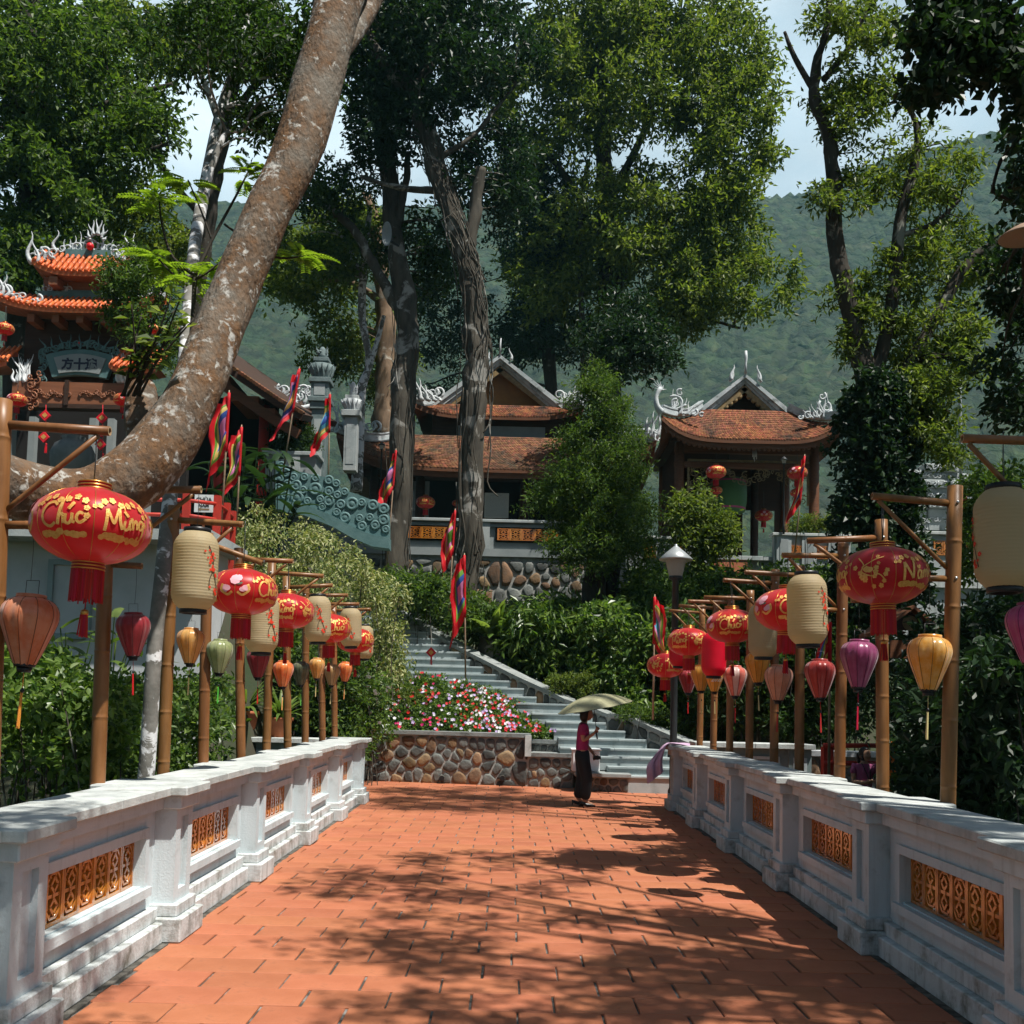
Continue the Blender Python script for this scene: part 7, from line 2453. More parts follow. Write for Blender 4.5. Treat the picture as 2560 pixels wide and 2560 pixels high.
# flower bed
pts = []
for k in range(380):
    px = g.uniform(890, 1400); Y = g.uniform(22.0, 23.4)
    lo = np.interp(px, [890, 960, 1060, 1150, 1260, 1340, 1400], [1715, 1700, 1690, 1705, 1745, 1790, 1835])
    py = lo + (23.4 - Y) / 1.4 * (1838 - lo) * g.uniform(.85, 1.0)
    p = at(px, py, Y); pts.append(tuple(p))
shrub('flower_bed', 'mounded bed of red, white and violet flowers above the rubble wall', pts, .22, 8, 9, .085, .045, 'glossy', 105, False, 'stuff', stems=0)
FB = bpy.data.objects['flower_bed']
for nm, c, n, sd in (('red_flowers', (.68, .012, .02), 210, 1), ('white_flowers', (.85, .84, .88), 120, 2), ('violet_flowers', (.56, .42, .72), 120, 3), ('pink_flowers', (.62, .02, .16), 40, 4)):
    gg = random.Random(sd); mb = MB()
    m = mat(nm, c, .55, trans=.25, island=.18)
    for k in range(n):
        if nm == 'red_flowers': px = gg.choice((gg.gauss(1180, 90), gg.uniform(900, 1390), gg.gauss(1260, 60)))
        elif nm == 'white_flowers': px = gg.choice((gg.uniform(890, 1010), gg.gauss(1160, 90), gg.uniform(1150, 1280)))
        elif nm == 'violet_flowers': px = gg.choice((gg.gauss(1240, 60), gg.uniform(900, 1380)))
        else: px = gg.uniform(900, 1100)
        px = min(max(px, 888), 1396)
        Y = gg.uniform(21.9, 23.4)
        lo = np.interp(px, [890, 960, 1060, 1150, 1260, 1340, 1400], [1715, 1700, 1690, 1705, 1745, 1790, 1835])
        py = lo + (23.4 - Y) / 1.4 * (1838 - lo) * .92 - gg.uniform(4, 16)
        c0 = at(px, py, Y - .12)
        nrm = Vector((gg.uniform(-.5, .5), -1, gg.uniform(.1, 1.0))).normalized(); ux = nrm.orthogonal().normalized(); uy = nrm.cross(ux)
        r = gg.uniform(.028, .045)
        for q in range(5):
            a = q * 2 * PI / 5 + k
            d = ux * math.cos(a) + uy * math.sin(a); e = ux * math.cos(a + .55) + uy * math.sin(a + .55); f_ = ux * math.cos(a - .55) + uy * math.sin(a - .55)
            mb.add([c0, c0 + f_ * r * .8 + nrm * .006, c0 + d * r + nrm * .01, c0 + e * r * .8 + nrm * .006], [(0, 1, 2, 3)])
    mb.build(nm, m, FB, kind='stuff')
pts = rnd_fill(210, (440, 900), lambda px: (np.interp(px, [440, 640, 900], [1640, 1560, 1640]), 1880), (19.6, 21.3), g)
shrub('plaza_shrubbery', 'green shrubs behind the plaza balustrade and the left poles', pts, .40, 9, 10, .13, .06, 'mid', 121, False, 'stuff')
# dark shrub with pale flowers between the poles and the bed
pts = rnd_fill(110, (800, 960), lambda px: (1690, 1850), (20.6, 22.0), g)
shrub('flowering_shrub', 'dark shrub with small white flowers behind the end of the left balustrade', pts, .32, 9, 9, .10, .05, 'glossy', 106, False, None, 'shrub')
o = bpy.data.objects['flowering_shrub']; mb = MB(); gg = random.Random(7)
for k in range(110):
    p = Vector(gg.choice(pts)) + Vector((gg.uniform(-.3, .3), -.3, gg.uniform(-.2, .3))); r = .035
    ux = Vector((1, 0, 0)); uy = Vector((0, -.5, .85))
    for q in range(5):
        a = q * 2 * PI / 5; mb.add([p, p + ux*math.cos(a-.5)*r + uy*math.sin(a-.5)*r, p + ux*math.cos(a)*r*1.3 + uy*math.sin(a)*r*1.3, p + ux*math.cos(a+.5)*r + uy*math.sin(a+.5)*r], [(0, 1, 2, 3)])
mb.build('blossoms', bpy.data.materials['white_flowers'], o, kind='stuff')
# pots with strap-leaved plants on the plaza balustrade
M['clay'] = mat('clay_pot', (.42, .13, .05), .6, (.34, .10, .04), scale=4)
for i, (px, py, Y, lab) in enumerate(((607, 1842, 18.8, 'clay pot with striped strap-leaved plant behind the left poles, nearer the camera'), (700, 1846, 18.9, 'smaller clay pot with strap-leaved plant behind the left poles, nearer the stairs'))):
    c = at(px, py, Y); r = .27 - .05 * i
    rt = empty('potted_plant', c, lab, 'potted plant', 'potted plants on the plaza balustrade')
    mb = MB(); mb.lathe([(r*.72, 0), (r*.95, r*1.5), (r*1.06, r*1.5), (r*1.06, r*1.75), (r*.9, r*1.75), (r*.88, r*1.6), (.001, r*1.58)], 20, c); mb.build('pot', M['clay'], rt)
    mb = MB(); rosette_plant(mb, c + Vector((0, 0, r*1.6)), 46 - 12*i, .85 - .1*i, .075, 1.5, random.Random(60 + i), (.5, 1.45)); mb.build('leaves', LF['grass'], rt)
# bird's nest fern and its stump
c = at(1232, 1600, 26.0)
rt = empty('nest_fern', at(1235, 1690, 26), 'big nest fern with arching fronds on a grey stump beside the stairs', 'fern')
mb = MB(); rosette_plant(mb, c, 42, 1.35, .20, 1.2, random.Random(70), (.25, 1.4), 8); mb.build('fronds', LF['grass'], rt)
mb = MB(); S = [(0, 0, -1.5), (0, .05, -.9), (.03, 0, -.4), (0, 0, .05)]
mb.tube([c + Vector(s) for s in S], [.55, .46, .42, .34], 14); wobble(mb, 0, .12, 3, 2); mb.build('stump', BK['grey'], rt)
# hillside above the stairs parapet
pts = rnd_fill(210, (960, 1480), lambda px: (np.interp(px, [960, 1100, 1200, 1330, 1480], [1430, 1450, 1510, 1540, 1560]), np.interp(px, [960, 1100, 1300, 1480], [1490, 1545, 1650, 1725])), (25.5, 29.5), g)
shrub('hillside_undergrowth', 'dense dark green undergrowth on the hillside above the stairs', pts, .42, 10, 11, .17, .07, 'mid', 107, False, 'stuff')
pts = rnd_fill(90, (1290, 1480), lambda px: (1500, 1640), (25, 28.5), g)
shrub('drooping_shrub', 'glossy shrub with long drooping leaves on the hillside above the umbrella', pts, .5, 9, 10, .30, .085, 'glossy', 108, False, None, 'shrub', droop=.9, up=.5)
pts = rnd_fill(60, (1380, 1480), lambda px: (1690, 1740), (23.2, 23.8), g)
shrub('clipped_hedge', 'low yellow-green clipped hedge above the stair parapet, left of the umbrella', pts, .2, 9, 10, .065, .035, 'olive', 109, False, None, 'hedge')
pts = rnd_fill(95, (1550, 1730), lambda px: (np.interp(px, [1550, 1730], [1758, 1800]), np.interp(px, [1550, 1730], [1790, 1858])), (21.8, 22.8), g)
shrub('clipped_hedge', 'low green clipped hedge above the stair parapet, right of the umbrella', pts, .2, 9, 10, .065, .035, 'mid', 110, False, None, 'hedge')
pts = rnd_fill(230, (1450, 1760), lambda px: (1520, 1770), (23.2, 27), g)
shrub('garden_undergrowth', 'dark broad-leaved undergrowth behind the far right lanterns', pts, .42, 9, 10, .19, .085, 'glossy', 111, False, 'stuff')
pts = rnd_fill(200, (1560, 2130), lambda px: (1430, 1560), (24.5, 28.2), g)
shrub('slope_undergrowth', 'shaded shrubs on the slope below the pavilion platform', pts, .45, 9, 10, .18, .08, 'mid', 112, False, 'stuff')
# garden to the right of the bridge
pts = rnd_fill(330, (1740, 2150), lambda px: (1560, 1830), (21.2, 24), g, minx=3.6)
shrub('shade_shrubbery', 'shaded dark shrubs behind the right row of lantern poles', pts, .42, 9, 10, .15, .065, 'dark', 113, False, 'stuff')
pts = rnd_fill(330, (2120, 2620), lambda px: (np.interp(px, [2120, 2400, 2620], [1600, 1540, 1400]), 1800 if px < 2250 else 2010), (12.5, 19), g, minx=4.6)
pts = [p for p in pts if not (1280 + p[0] / p[1] * F < 2275 and p[1] < 17.8)]
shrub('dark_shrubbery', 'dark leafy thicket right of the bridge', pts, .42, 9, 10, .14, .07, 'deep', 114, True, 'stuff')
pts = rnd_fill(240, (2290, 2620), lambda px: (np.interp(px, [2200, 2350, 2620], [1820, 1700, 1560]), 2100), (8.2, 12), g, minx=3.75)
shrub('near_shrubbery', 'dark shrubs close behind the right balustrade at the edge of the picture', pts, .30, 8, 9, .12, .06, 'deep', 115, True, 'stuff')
pts = rnd_fill(60, (2400, 2560), lambda px: (1180, 1420), (18, 21), g)
shrub('bright_shrub', 'mid green shrub beside the far right parapet', pts, .4, 9, 10, .15, .07, 'mid', 116, False, None, 'shrub')
# bush with orange fruit behind the second woman
pts = rnd_fill(80, (2262, 2350), lambda px: (1820, 1960), (16.2, 17.6), g)
shrub('orange_flower_bush', 'bush with orange blooms right of the woman in the purple shirt', pts, .30, 8, 9, .17, .08, 'mid', 117, True, None, 'bush', stems=0)
mb = MB(); gg = random.Random(8); m = mat('orange_bloom', (.75, .20, .02), .5, trans=.3)
for k in range(16):
    c = at(gg.uniform(2195, 2290), gg.uniform(1835, 1930), 16.0)
    for q in range(6):
        a = q * PI / 3; mb.add([c, c + Vector((math.cos(a-.4)*.05, -.02, math.sin(a-.4)*.05)), c + Vector((math.cos(a)*.075, -.03, math.sin(a)*.075)), c + Vector((math.cos(a+.4)*.05, -.02, math.sin(a+.4)*.05))], [(0, 1, 2, 3)])
mb.build('blooms', m, bpy.data.objects['orange_flower_bush'], kind='stuff')
# bright shrub in front of the pavilion, potted shrubs on the parapet
pts = rnd_fill(75, (1690, 1825), lambda px: (np.interp(px, [1690, 1740, 1825], [1260, 1205, 1300]), np.interp(px, [1690, 1760, 1825], [1340, 1440, 1360])), (27.2, 28.4), g)
shrub('bright_shrub', 'bright green glossy shrub in front of the pavilion', pts, .36, 9, 11, .16, .065, 'olive', 118, False, None, 'shrub')
pts = rnd_fill(40, (1975, 2085), lambda px: (1290, 1328), (28.95, 29.3), g)
shrub('planter_shrub', 'small bushy plant on the pavilion parapet beside the lamp post', pts, .26, 9, 10, .09, .035, 'olive', 119, False, None, 'shrub', stems=0)
pts = rnd_fill(46, (690, 790), lambda px: (1060, 1128), (26.8, 27.5), g)
shrub('planter_shrub', 'dark clipped shrub in the planter below the tall stone pillar', pts, .3, 9, 10, .10, .04, 'dark', 120, False, None, 'shrub', stems=0)
# big dark leaves in front of the side hall
for i, (px, py, Y, n) in enumerate(((610, 1290, 23.5, 30), (560, 1320, 22.5, 22), (690, 1300, 24.2, 22))):
    rt = empty('dark_leaf_plant', at(px, py + 60, Y), ['clump of long dark leaves below the side hall, middle one of three', 'clump of long dark leaves behind the two rainbow flags', 'clump of long dark leaves beside the cloud ramp'][i], 'plant', 'dark leafy clumps by the hall')
    mb = MB(); gg = random.Random(80 + i); st = MB()
    for k in range(n):
        q = at(px + gg.uniform(-60, 60), py - gg.uniform(0, 170), Y + gg.uniform(-.4, .4)); a = gg.uniform(0, 6.28); el = gg.uniform(.0, .9)
        blade(mb, q, (math.cos(a) * math.cos(el), math.sin(a) * math.cos(el), math.sin(el)), gg.uniform(.7, 1.2), gg.uniform(.14, .24), gg.uniform(.8, 1.6))
        st.tube([q, at(px, py + 80, Y)], [.01, .02], 5, cap=False)
    mb.build('leaves', LF['deep'], rt); st.build('stalks', LF['deep'], rt)
# ------------------------------------------------------------------ flags
FC = {'red': (.62, .012, .02), 'green': (.12, .28, .03), 'yellow': (.62, .45, .12), 'blue': (.04, .10, .38), 'pink': (.72, .25, .50), 'orange': (.72, .30, .10), 'cyan': (.10, .42, .62)}
FM = {k: mat('flag_' + k, v, .6, trans=.35, tcol=tuple(min(1, x * 1.3) for x in v)) for k, v in FC.items()}
M['cane'] = mat('flag_cane', (.34, .24, .16), .6, (.26, .18, .11), scale=8)


def flag(px0, py0, px1, py1, Y, base, L, w, order, label, seed, lean=0.0):
    """limp festival flag: pole from base pixel to top pixel, cloth hangs from the upper part"""
    g = random.Random(seed)
    t = at(px0, py0, Y); bo = at(px1, py1, Y)
    root = empty('festival_flag', bo, label, 'flag', 'festival flags')
    mb = MB(); mb.tube([bo, (bo + t) / 2, t + Vector((0, 0, .05))], [.022, .019, .012], 7); mb.build('pole', M['cane'], root)
    d = (t - bo).normalized()
    nu, nv = 22, 13
    P = []
    for i in range(nu):
        u = i / (nu - 1)
        for j in range(nv):
            v = j / (nv - 1)
            p = t - d * (u * L)
            fall = w * (.35 + .65 * u ** .8) * v
            x = -fall * (.55 + .15 * math.sin(u * 5 + seed)) * (1 if lean >= 0 else -1)
            y = .10 * math.sin(v * 9 + u * 4 + seed) * (.3 + v) + .05 * math.sin(u * 13 + seed)
            z = -fall * .75 - v * u * .12
            tooth = .10 * w * abs(math.sin(u * 16)) * (v > .93) + .10 * w * abs(math.sin(v * 9)) * (u > .97)
            P.append(p + Vector((x * (1 - tooth), y, z - tooth * .4)))
    names = order
    def mif(i, j):
        e = min(i / (nu - 2), 1 - i / (nu - 2), (1 - j / (nv - 2)) * .9) if j < nv - 2 else 0
        e = min(i, nu - 2 - i, (nv - 2 - j) * 1.3)
        k = 0 if e < 2.7 else (1 if e < 4.0 else (2 if e < 5.6 else (3 if e < 7.2 else 4)))
        return k
    mb = MB(); mb.grid(P, nu, nv, 0, True, mif)
    mb.build('cloth', [FM[n] for n in names], root)
    mb = MB(); mb.tube([t - d * (L * k / 8) for k in range(9)], .03, 7); mb.build('sleeve', FM['red'], root)
    return root


flag(573, 982, 553, 1330, 19.5, None, 1.15, .85, ['red', 'green', 'yellow', 'blue', 'pink'], 'rainbow festival flag just right of the leaning trunk, nearer of the pair', 1)
flag(604, 1068, 590, 1340, 20.5, None, 1.0, .75, ['red', 'yellow', 'green', 'pink', 'blue'], 'rainbow festival flag just right of the leaning trunk, farther of the pair', 2)
flag(749, 922, 708, 1180, 24.5, None, 1.1, .8, ['red', 'pink', 'blue', 'yellow', 'orange'], 'sunlit rainbow festival flag against the carved roof corner', 3)
flag(825, 986, 820, 1240, 26, None, 1.0, .75, ['red', 'green', 'yellow', 'cyan', 'blue'], 'rainbow festival flag in front of the tall stone pillar', 4)
flag(990, 1126, 965, 1440, 28, None, 1.1, .75, ['red', 'green', 'yellow', 'blue', 'pink'], 'rainbow festival flag beside the dark trunk in front of the temple', 5)
flag(1138, 1276, 1118, 1590, 27, None, 1.2, .7, ['red', 'red', 'yellow', 'pink', 'green'], 'red festival flag hanging before the temple balustrade', 6)
flag(1161, 1388, 1164, 1716, 23.6, None, 1.45, .8, ['red', 'red', 'green', 'blue', 'pink'], 'red festival flag on a cane pole standing on the stairs', 7)
flag(1637, 1492, 1632, 1800, 20.5, None, .95, .7, ['red', 'green', 'yellow', 'pink', 'cyan'], 'festival flag with sky blue centre at the far end of the right lanterns', 8, -1)
flag(2012, 1140, 1985, 1400, 27.5, None, 1.35, .55, ['red', 'yellow', 'blue', 'red', 'yellow'], 'limp red and cream festival flag in front of the pavilion', 9)
flag(2412, 1240, 2408, 1420, 22.5, None, .55, .4, ['red', 'yellow', 'blue', 'pink', 'pink'], 'small festival flag beside the carved shrine', 10, -1)
flag(2075, 1555, 2072, 1940, 15.5, None, .7, .5, ['red', 'blue', 'green', 'yellow', 'red'], 'festival flag half hidden behind the tall cream lantern of the right row', 11)

# ------------------------------------------------------------------ lamp posts
M['lamp_metal'] = mat('lamp_metal', (.035, .038, .04), .45, metal=.3)
M['lamp_shade'] = mat('lamp_shade_grey', (.40, .42, .42), .35, metal=.4)
M['glass'] = mat('lamp_glass', (.75, .74, .70), .15, trans=.7, tcol=(.8, .76, .68))


def lamp(px, py_top, py_bot, Y, hw, label, hood=True):
    t, bo = at(px, py_top, Y), at(px, py_bot, Y)
    root = empty('lamp_post', bo, label, 'lamp post')
    r = hw * Y / F
    h = t.z
    mb = MB(); mb.lathe([(r*.30, bo.z), (r*.30, bo.z + .25), (r*.22, bo.z + .3), (r*.20, h - r*2.2), (r*.42, h - r*2.1), (r*.42, h - r*1.95)], 14, (t.x, Y, 0)); mb.build('pole', M['lamp_metal'], root)
    mb = MB(); mb.lathe([(r*.40, h - r*1.95), (r*.62, h - r*1.0)], 8, (t.x, Y, 0), sm=False); mb.build('glass_shade', M['glass'], root)
    mb = MB(); mb.lathe([(r*1.0, h - r*.98), (r*1.02, h - r*.92), (r*.55, h - r*.5), (r*.2, h - r*.2), (r*.08, h - r*.1), (r*.1, h - r*.03), (.002, h)], 18, (t.x, Y, 0)); mb.build('hood', M['lamp_shade'] if hood else M['lamp_metal'], root)
    mb = MB(); mb.lathe([(r*.12, h - r*1.9), (r*.14, h - r*1.2), (.001, h - r*1.1)], 8, (t.x, Y, 0)); mb.build('bulb', M['board'], root)
    return root


lamp(1690, 1360, 2010, 19.2, 42, 'grey hooded garden lamp on a dark post at the end of the right lanterns')
lamp(1960, 1140, 1335, 28.8, 10, 'slim black lantern lamp post on the parapet in front of the pavilion', False)
lamp(955, 1104, 1310, 32.4, 10, 'slim black lantern lamp post left of the dark trunk, beside the temple', False)
# round lamp shade that hangs in at the right edge
LD = empty('disc_lamp', at(2560, 640, 8.5), 'tan disc-shaped lamp shade at the right edge among the dark leaves', 'lamp')
c = at(2562, 588, 8.5); M['tanshade'] = mat('tan_shade', (.30, .20, .14), .6)
mb = MB(); mb.lathe([(.01, .10), (.05, .09), (.12, .05), (.205, -.01), (.21, -.02), (.2, -.022), (.06, -.005), (.05, -.03), (.001, -.03)], 24, c); mb.build('shade', M['tanshade'], LD)
mb = MB(); mb.tube([c + Vector((0, 0, .1)), c + Vector((.15, 0, .5)), c + Vector((.6, 0, .6)), c + Vector((.9, 0, .2)), c + Vector((.9, 0, -2.8))], .02, 8); mb.build('arm', M['lamp_metal'], LD)

# ------------------------------------------------------------------ lanterns and hangings of the buildings
def small_red(px, py, w, Y, label, rot=0.0, wire=.35):
    c = at(px, py, Y); s = w * Y / F / LW
    o = place('red', c, s, rot, label, 'lantern', 'red lanterns of the temple buildings')
    hang_wire(o, (c.x, Y, c.z + LH/2*s + wire), (c.x, Y, c.z + LH/2*s + .02), .006)


small_red(1790, 1180, 52, 30.4, 'red lantern under the left of the pavilion eave', .5)
small_red(1993, 1182, 52, 30.4, 'red lantern under the right of the pavilion eave, behind the flag', .9)
small_red(1909, 1289, 44, 33.0, 'red lantern hanging in the back opening of the pavilion', 1.4, .6)
small_red(1791, 1226, 30, 30.6, 'smaller red lantern below the left pavilion lantern', .2, .1)
small_red(1990, 1232, 30, 30.6, 'smaller red lantern below the right pavilion lantern', .2, .1)
small_red(1064, 1256, 48, 34.6, 'red lantern hanging in front of the temple hall', .3)
small_red(1143, 1258, 26, 35.6, 'dim red lantern deep inside the temple hall', .3, .6)
small_red(43, 1000, 50, 22.3, 'red lantern at the left end of the gate beam', 1.0)
small_red(309, 1000, 50, 22.3, 'red lantern at the right end of the gate beam', 2.0)
small_red(12, 822, 46, 22.2, 'red lantern under the gate roof at the left edge', 1.0)
small_red(390, 824, 36, 22.2, 'red lantern behind the sapling leaves on the gate', 1.0)
M['redtrinket'] = mat('red_trinket', (.68, .012, .025), .5)


def trinket(px, py0, py1, Y, n, label):
    a, c = at(px, py0, Y), at(px, py1, Y)
    root = empty('good_luck_hanging', c, label, 'hanging', 'red good luck hangings')
    mb = MB(); mb.tube([a, c], .006, 5); mb.build('cord', M['redtrinket'], root)
    for k in range(n):
        z = a.z + (c.z - a.z) * (.25 + .5 * k / max(n - 1, 1)); s = .125
        mb = MB(); mb.prism([(0, -s), (s, 0), (0, s), (-s, 0)], (a.x, Y - .03, z), (1, 0, 0), (0, 0, 1), (0, .05, 0))
        o = mb.build('diamond', M['redtrinket'], root)
        mb = MB(); mb.prism([(0, -s*.5), (s*.5, 0), (0, s*.5), (-s*.5, 0)], (a.x, Y - .036, z), (1, 0, 0), (0, 0, 1), (0, .005, 0)); mb.build('gold_centre', M['gold'], o)
    mb = MB(); tassel(mb, (c.x, Y, c.z + .1), .22, .03, 0, 0, 8); mb.build('tassel', M['redtrinket'], root)


trinket(115, 1012, 1120, 22.0, 2, 'red diamond hanging under the left half of the gate beam')
trinket(257, 1012, 1145, 22.0, 3, 'red diamond hanging under the right half of the gate beam')
trinket(1078, 1625, 1650, 24.0, 1, 'small red hanging on the shrub left of the stairs')
# wind chime and drum in the pavilion
WC = empty('wind_chime', at(1886, 1115, 30.5), 'silver wind chime under the pavilion eave', 'wind chime')
for k in range(5):
    p = at(1882 + k * 2.4, 1118, 30.5); mb = MB(); mb.tube([p, p - Vector((0, 0, .30 + .07 * (k % 3)))], .011, 6); mb.build('tube', M['steel'], WC)
DR = empty('temple_drum', at(1825, 1290, 32.0), 'big green and red drum hanging inside the pavilion', 'drum')
c = at(1820, 1240, 32.0); mb = MB()
M['drumgreen'] = mat('drum_green', (.06, .15, .05), .5); M['drumpink'] = mat('drum_pink', (.40, .06, .16), .5)
pr = [(.50, -.52), (.55, -.46), (.55, -.40), (.58, -.25), (.59, 0), (.58, .25), (.55, .40), (.55, .46), (.50, .52)]
mb.lathe(pr, 24, c, mif=lambda i, j: 1 if i in (1, 6) else (2 if i in (3, 4) and False else 0)); mb.build('shell', [M['drumgreen'], M['drumpink']], DR)
mb = MB(); mb.box(c.x - .02, c.x + .02, c.y - .02, c.y + .02, c.z + .5, c.z + 1.6); mb.build('hanger', M['timber_dark'], DR)
# horn loudspeaker on the dark trunk
SPK = empty('loudspeaker', at(968, 592, 29.6), 'pale horn loudspeaker mounted on the dark trunk', 'loudspeaker')
c = at(966, 592, 29.6); mb = MB(); mb.lathe([(.03, .3), (.06, .1), (.16, .0), (.32, -.08), (.33, -.1), (.30, -.09), (.1, .02), (.001, .05)], 20)
mb.v = [(c.x - v[2] * .35 + v[0] * .45, c.y + v[2] - .1 , c.z + v[1] * 1.15) for v in mb.v]; mb.build('horn', M['plaster'], SPK)
mb = MB(); mb.bar(c + Vector((0, .1, 0)), c + Vector((.3, .6, 0)), .05, .05); mb.build('bracket', M['lamp_metal'], SPK)
# thin pole on the right
mb = MB(); mb.tube([at(2404, 1420, 26.5), at(2400, 1000, 26.5), at(2398, 860, 26.5)], [.05, .045, .03], 8)
mb.build('flag_mast', M['lamp_shade'], label='tall thin grey mast rising behind the right bamboo pole', cat='mast')
# info board with a small roof
ctx(2290, 1600)
IB = empty('roofed_sign', at(2290, 1800, 14), 'dark brown signboard under a small gabled roof behind the golden lantern', 'signboard')
a = at(2285, 1512, 14); l = at(2196, 1578, 14); r_ = at(2376, 1588, 14)
for p, q in ((a, l), (a, r_)):
    mb = MB(); V = [p, q, q + Vector((0, .8, 0)), p + Vector((0, .8, 0))]; W_ = [v - Vector((0, 0, .05)) for v in V]
    mb.add(V + W_, [(0, 1, 2, 3), (7, 6, 5, 4), (0, 4, 5, 1), (1, 5, 6, 2), (2, 6, 7, 3)]); mb.build('roof_slope', M['timber'], IB)
mb = MB(); mb.prism([(0, -.02), (-.36, -.28), (.36, -.28)], (a.x, 14.15, a.z - .06), (1, 0, 0), (0, 0, 1), (0, .05, 0)); gb = mb.build('gable', M['timber_dark'], IB)
mb = MB(); cx, cz = a.x, a.z - .24
mb.lathe([(.095, 0), (.105, 0), (.105, .006), (.095, .006)], 24); mb.v = [(cx + v[0], 14.145 - v[2], cz + v[1]) for v in mb.v]
for dz, w in ((.05, .03), (.02, .045), (-.01, .06)):
    mb.add([(cx - w, 14.142, cz + dz - .025), (cx + w, 14.142, cz + dz - .025), (cx, 14.142, cz + dz + .02)], [(0, 1, 2)])
mb.add([(cx - .012, 14.142, cz - .06), (cx + .012, 14.142, cz - .06), (cx + .012, 14.142, cz - .03), (cx - .012, 14.142, cz - .03)], [(0, 1, 2, 3)])
mb.build('emblem', M['gilt'], gb)
for px in (2208, 2362):
    x = atX(px, 14.2); mb = MB(); mb.box(x - .05, x + .05, 14.15, 14.25, -1.2, atZ(1575, 14)); mb.build('post', M['timber'], IB)
p0, p1 = at(2226, 1600, 14.1), at(2350, 1648, 14.1)
mb = MB(); mb.box(p0.x, p1.x, 14.1, 14.14, p1.z, p0.z); bd = mb.build('board', M['timber'], IB)
for body, dz, sz, dx in (('NHÀ', .065, .10, .0), ('HÀNG', .175, .12, -.02)):
    V, Fc = text_mesh(body, sz, 0, .002); mb = MB(); mb.add([Vector(((p0.x + p1.x) / 2 + v.x + dx, 14.096, p0.z - dz + v.y)) for v in V], Fc); mb.build('lettering', M['plaster'], bd)
# red bench rail and stone wall behind the second woman
RB = empty('red_garden_rail', at(2130, 1965, 19.2), 'low red painted rail behind the woman in the purple shirt', 'rail')
for px in (2068, 2215):
    t = at(px, 1868, 19.2); mb = MB(); mb.box(t.x - .09, t.x + .09, 19.1, 19.3, -1.0, t.z); mb.build('post', M['redpaint'], RB)
for py in (1864, 1908):
    a, c = at(2058, py, 19.1), at(2235, py, 19.1); mb = MB(); mb.tube([a, c], .045, 8); mb.build('rail', M['redpaint'], RB)
ctx(2130, 1920)
GW = empty('garden_stone_wall', at(2120, 1965, 20.4), 'pale rubble garden wall behind the low red rail', 'stone wall')
a = at(2020, 1965, 20.4); c = at(2240, 1965, 20.4); zt_ = atZ(1892, 20.4)
mb = MB(); mb.box(a.x, c.x, 20.4, 20.8, -1.2, zt_); w = mb.build('wall', M['mortar_wall'], GW)
rubble(w, (a.x, 20.4, zt_ - .75), (1, 0, 0), (0, 0, 1), c.x - a.x, .7, 22, 55, [M['rub4'], M['rub3'], M['coping']], gap=.02, depth=.05)
mb = MB(); mb.box(a.x - .1, c.x + .1, 20.3, 20.9, zt_, zt_ + .1); mb.build('coping_slab', M['whitestone'], GW)

# ------------------------------------------------------------------ people
M['skin'] = mat('skin', (.42, .24, .15), .5, trans=0)
M['hair'] = mat('black_hair', (.012, .010, .009), .4)
M['blouse'] = mat('magenta_blouse', (.34, .02, .14), .7, (.28, .015, .11), scale=6)
M['trousers'] = mat('black_trousers', (.008, .008, .010), .7)
M['shoe'] = mat('black_shoe', (.01, .01, .01), .25)
M['shirt2'] = mat('purple_shirt', (.30, .07, .17), .75)
M['trousers2'] = mat('dark_green_trousers', (.02, .035, .03), .8)


def skin_obj(name, V, E, R, m, parent, sub=2, root_i=0):
    me = bpy.data.meshes.new(name)
    me.from_pydata([tuple(v) for v in V], E, [])
    o = link(name, me, parent, [m])
    md = o.modifiers.new('skin', 'SKIN'); md.use_smooth_shade = True
    sv = me.skin_vertices[0].data
    for i, r in enumerate(R):
        rr = r if isinstance(r, (tuple, list)) else (r, r)
        sv[i].radius = rr; sv[i].use_root = (i == root_i)
    s = o.modifiers.new('sub', 'SUBSURF'); s.levels = sub; s.render_levels = sub
    return o


def chain(V, E, R, start, pts, rads):
    p = start
    for q, r in zip(pts, rads):
        V.append(q); R.append(r); E.append((p, len(V) - 1)); p = len(V) - 1
    return p


def hand(V, E, R, wrist, d, up, curl, size=1.0, rad=.0085):
    """palm and five fingers grown from the wrist vertex; d along the hand, up = back of the hand"""
    d = Vector(d).normalized(); up = Vector(up).normalized(); side = d.cross(up).normalized(); p = Vector(V[wrist])
    palm = p + d * .05 * size; V.append(palm); R.append((.026 * size, .016 * size)); E.append((wrist, len(V) - 1)); pi_ = len(V) - 1
    for k, (off, L) in enumerate(((-.026, .06), (-.009, .075), (.009, .078), (.026, .068))):
        a = palm + d * .035 * size + side * off * size
        b1 = a + (d * math.cos(curl * .6) - up * math.sin(curl * .6)) * L * .45 * size
        b2 = b1 + (d * math.cos(curl * 1.5) - up * math.sin(curl * 1.5)) * L * .35 * size
        b3 = b2 + (d * math.cos(curl * 2.2) - up * math.sin(curl * 2.2)) * L * .25 * size
        chain(V, E, R, pi_, [a, b1, b2, b3], [rad * size * 1.1, rad * size, rad * size * .9, rad * size * .7])
    a = p + d * .025 * size + side * .03 * size - up * .008; chain(V, E, R, pi_, [a, a + (d * .7 + side * .35 - up * .4) * .04 * size, a + (d * 1.0 + side * .15 - up * 1.0) * .055 * size], [rad * 1.2 * size, rad * 1.1 * size, rad * .8 * size])


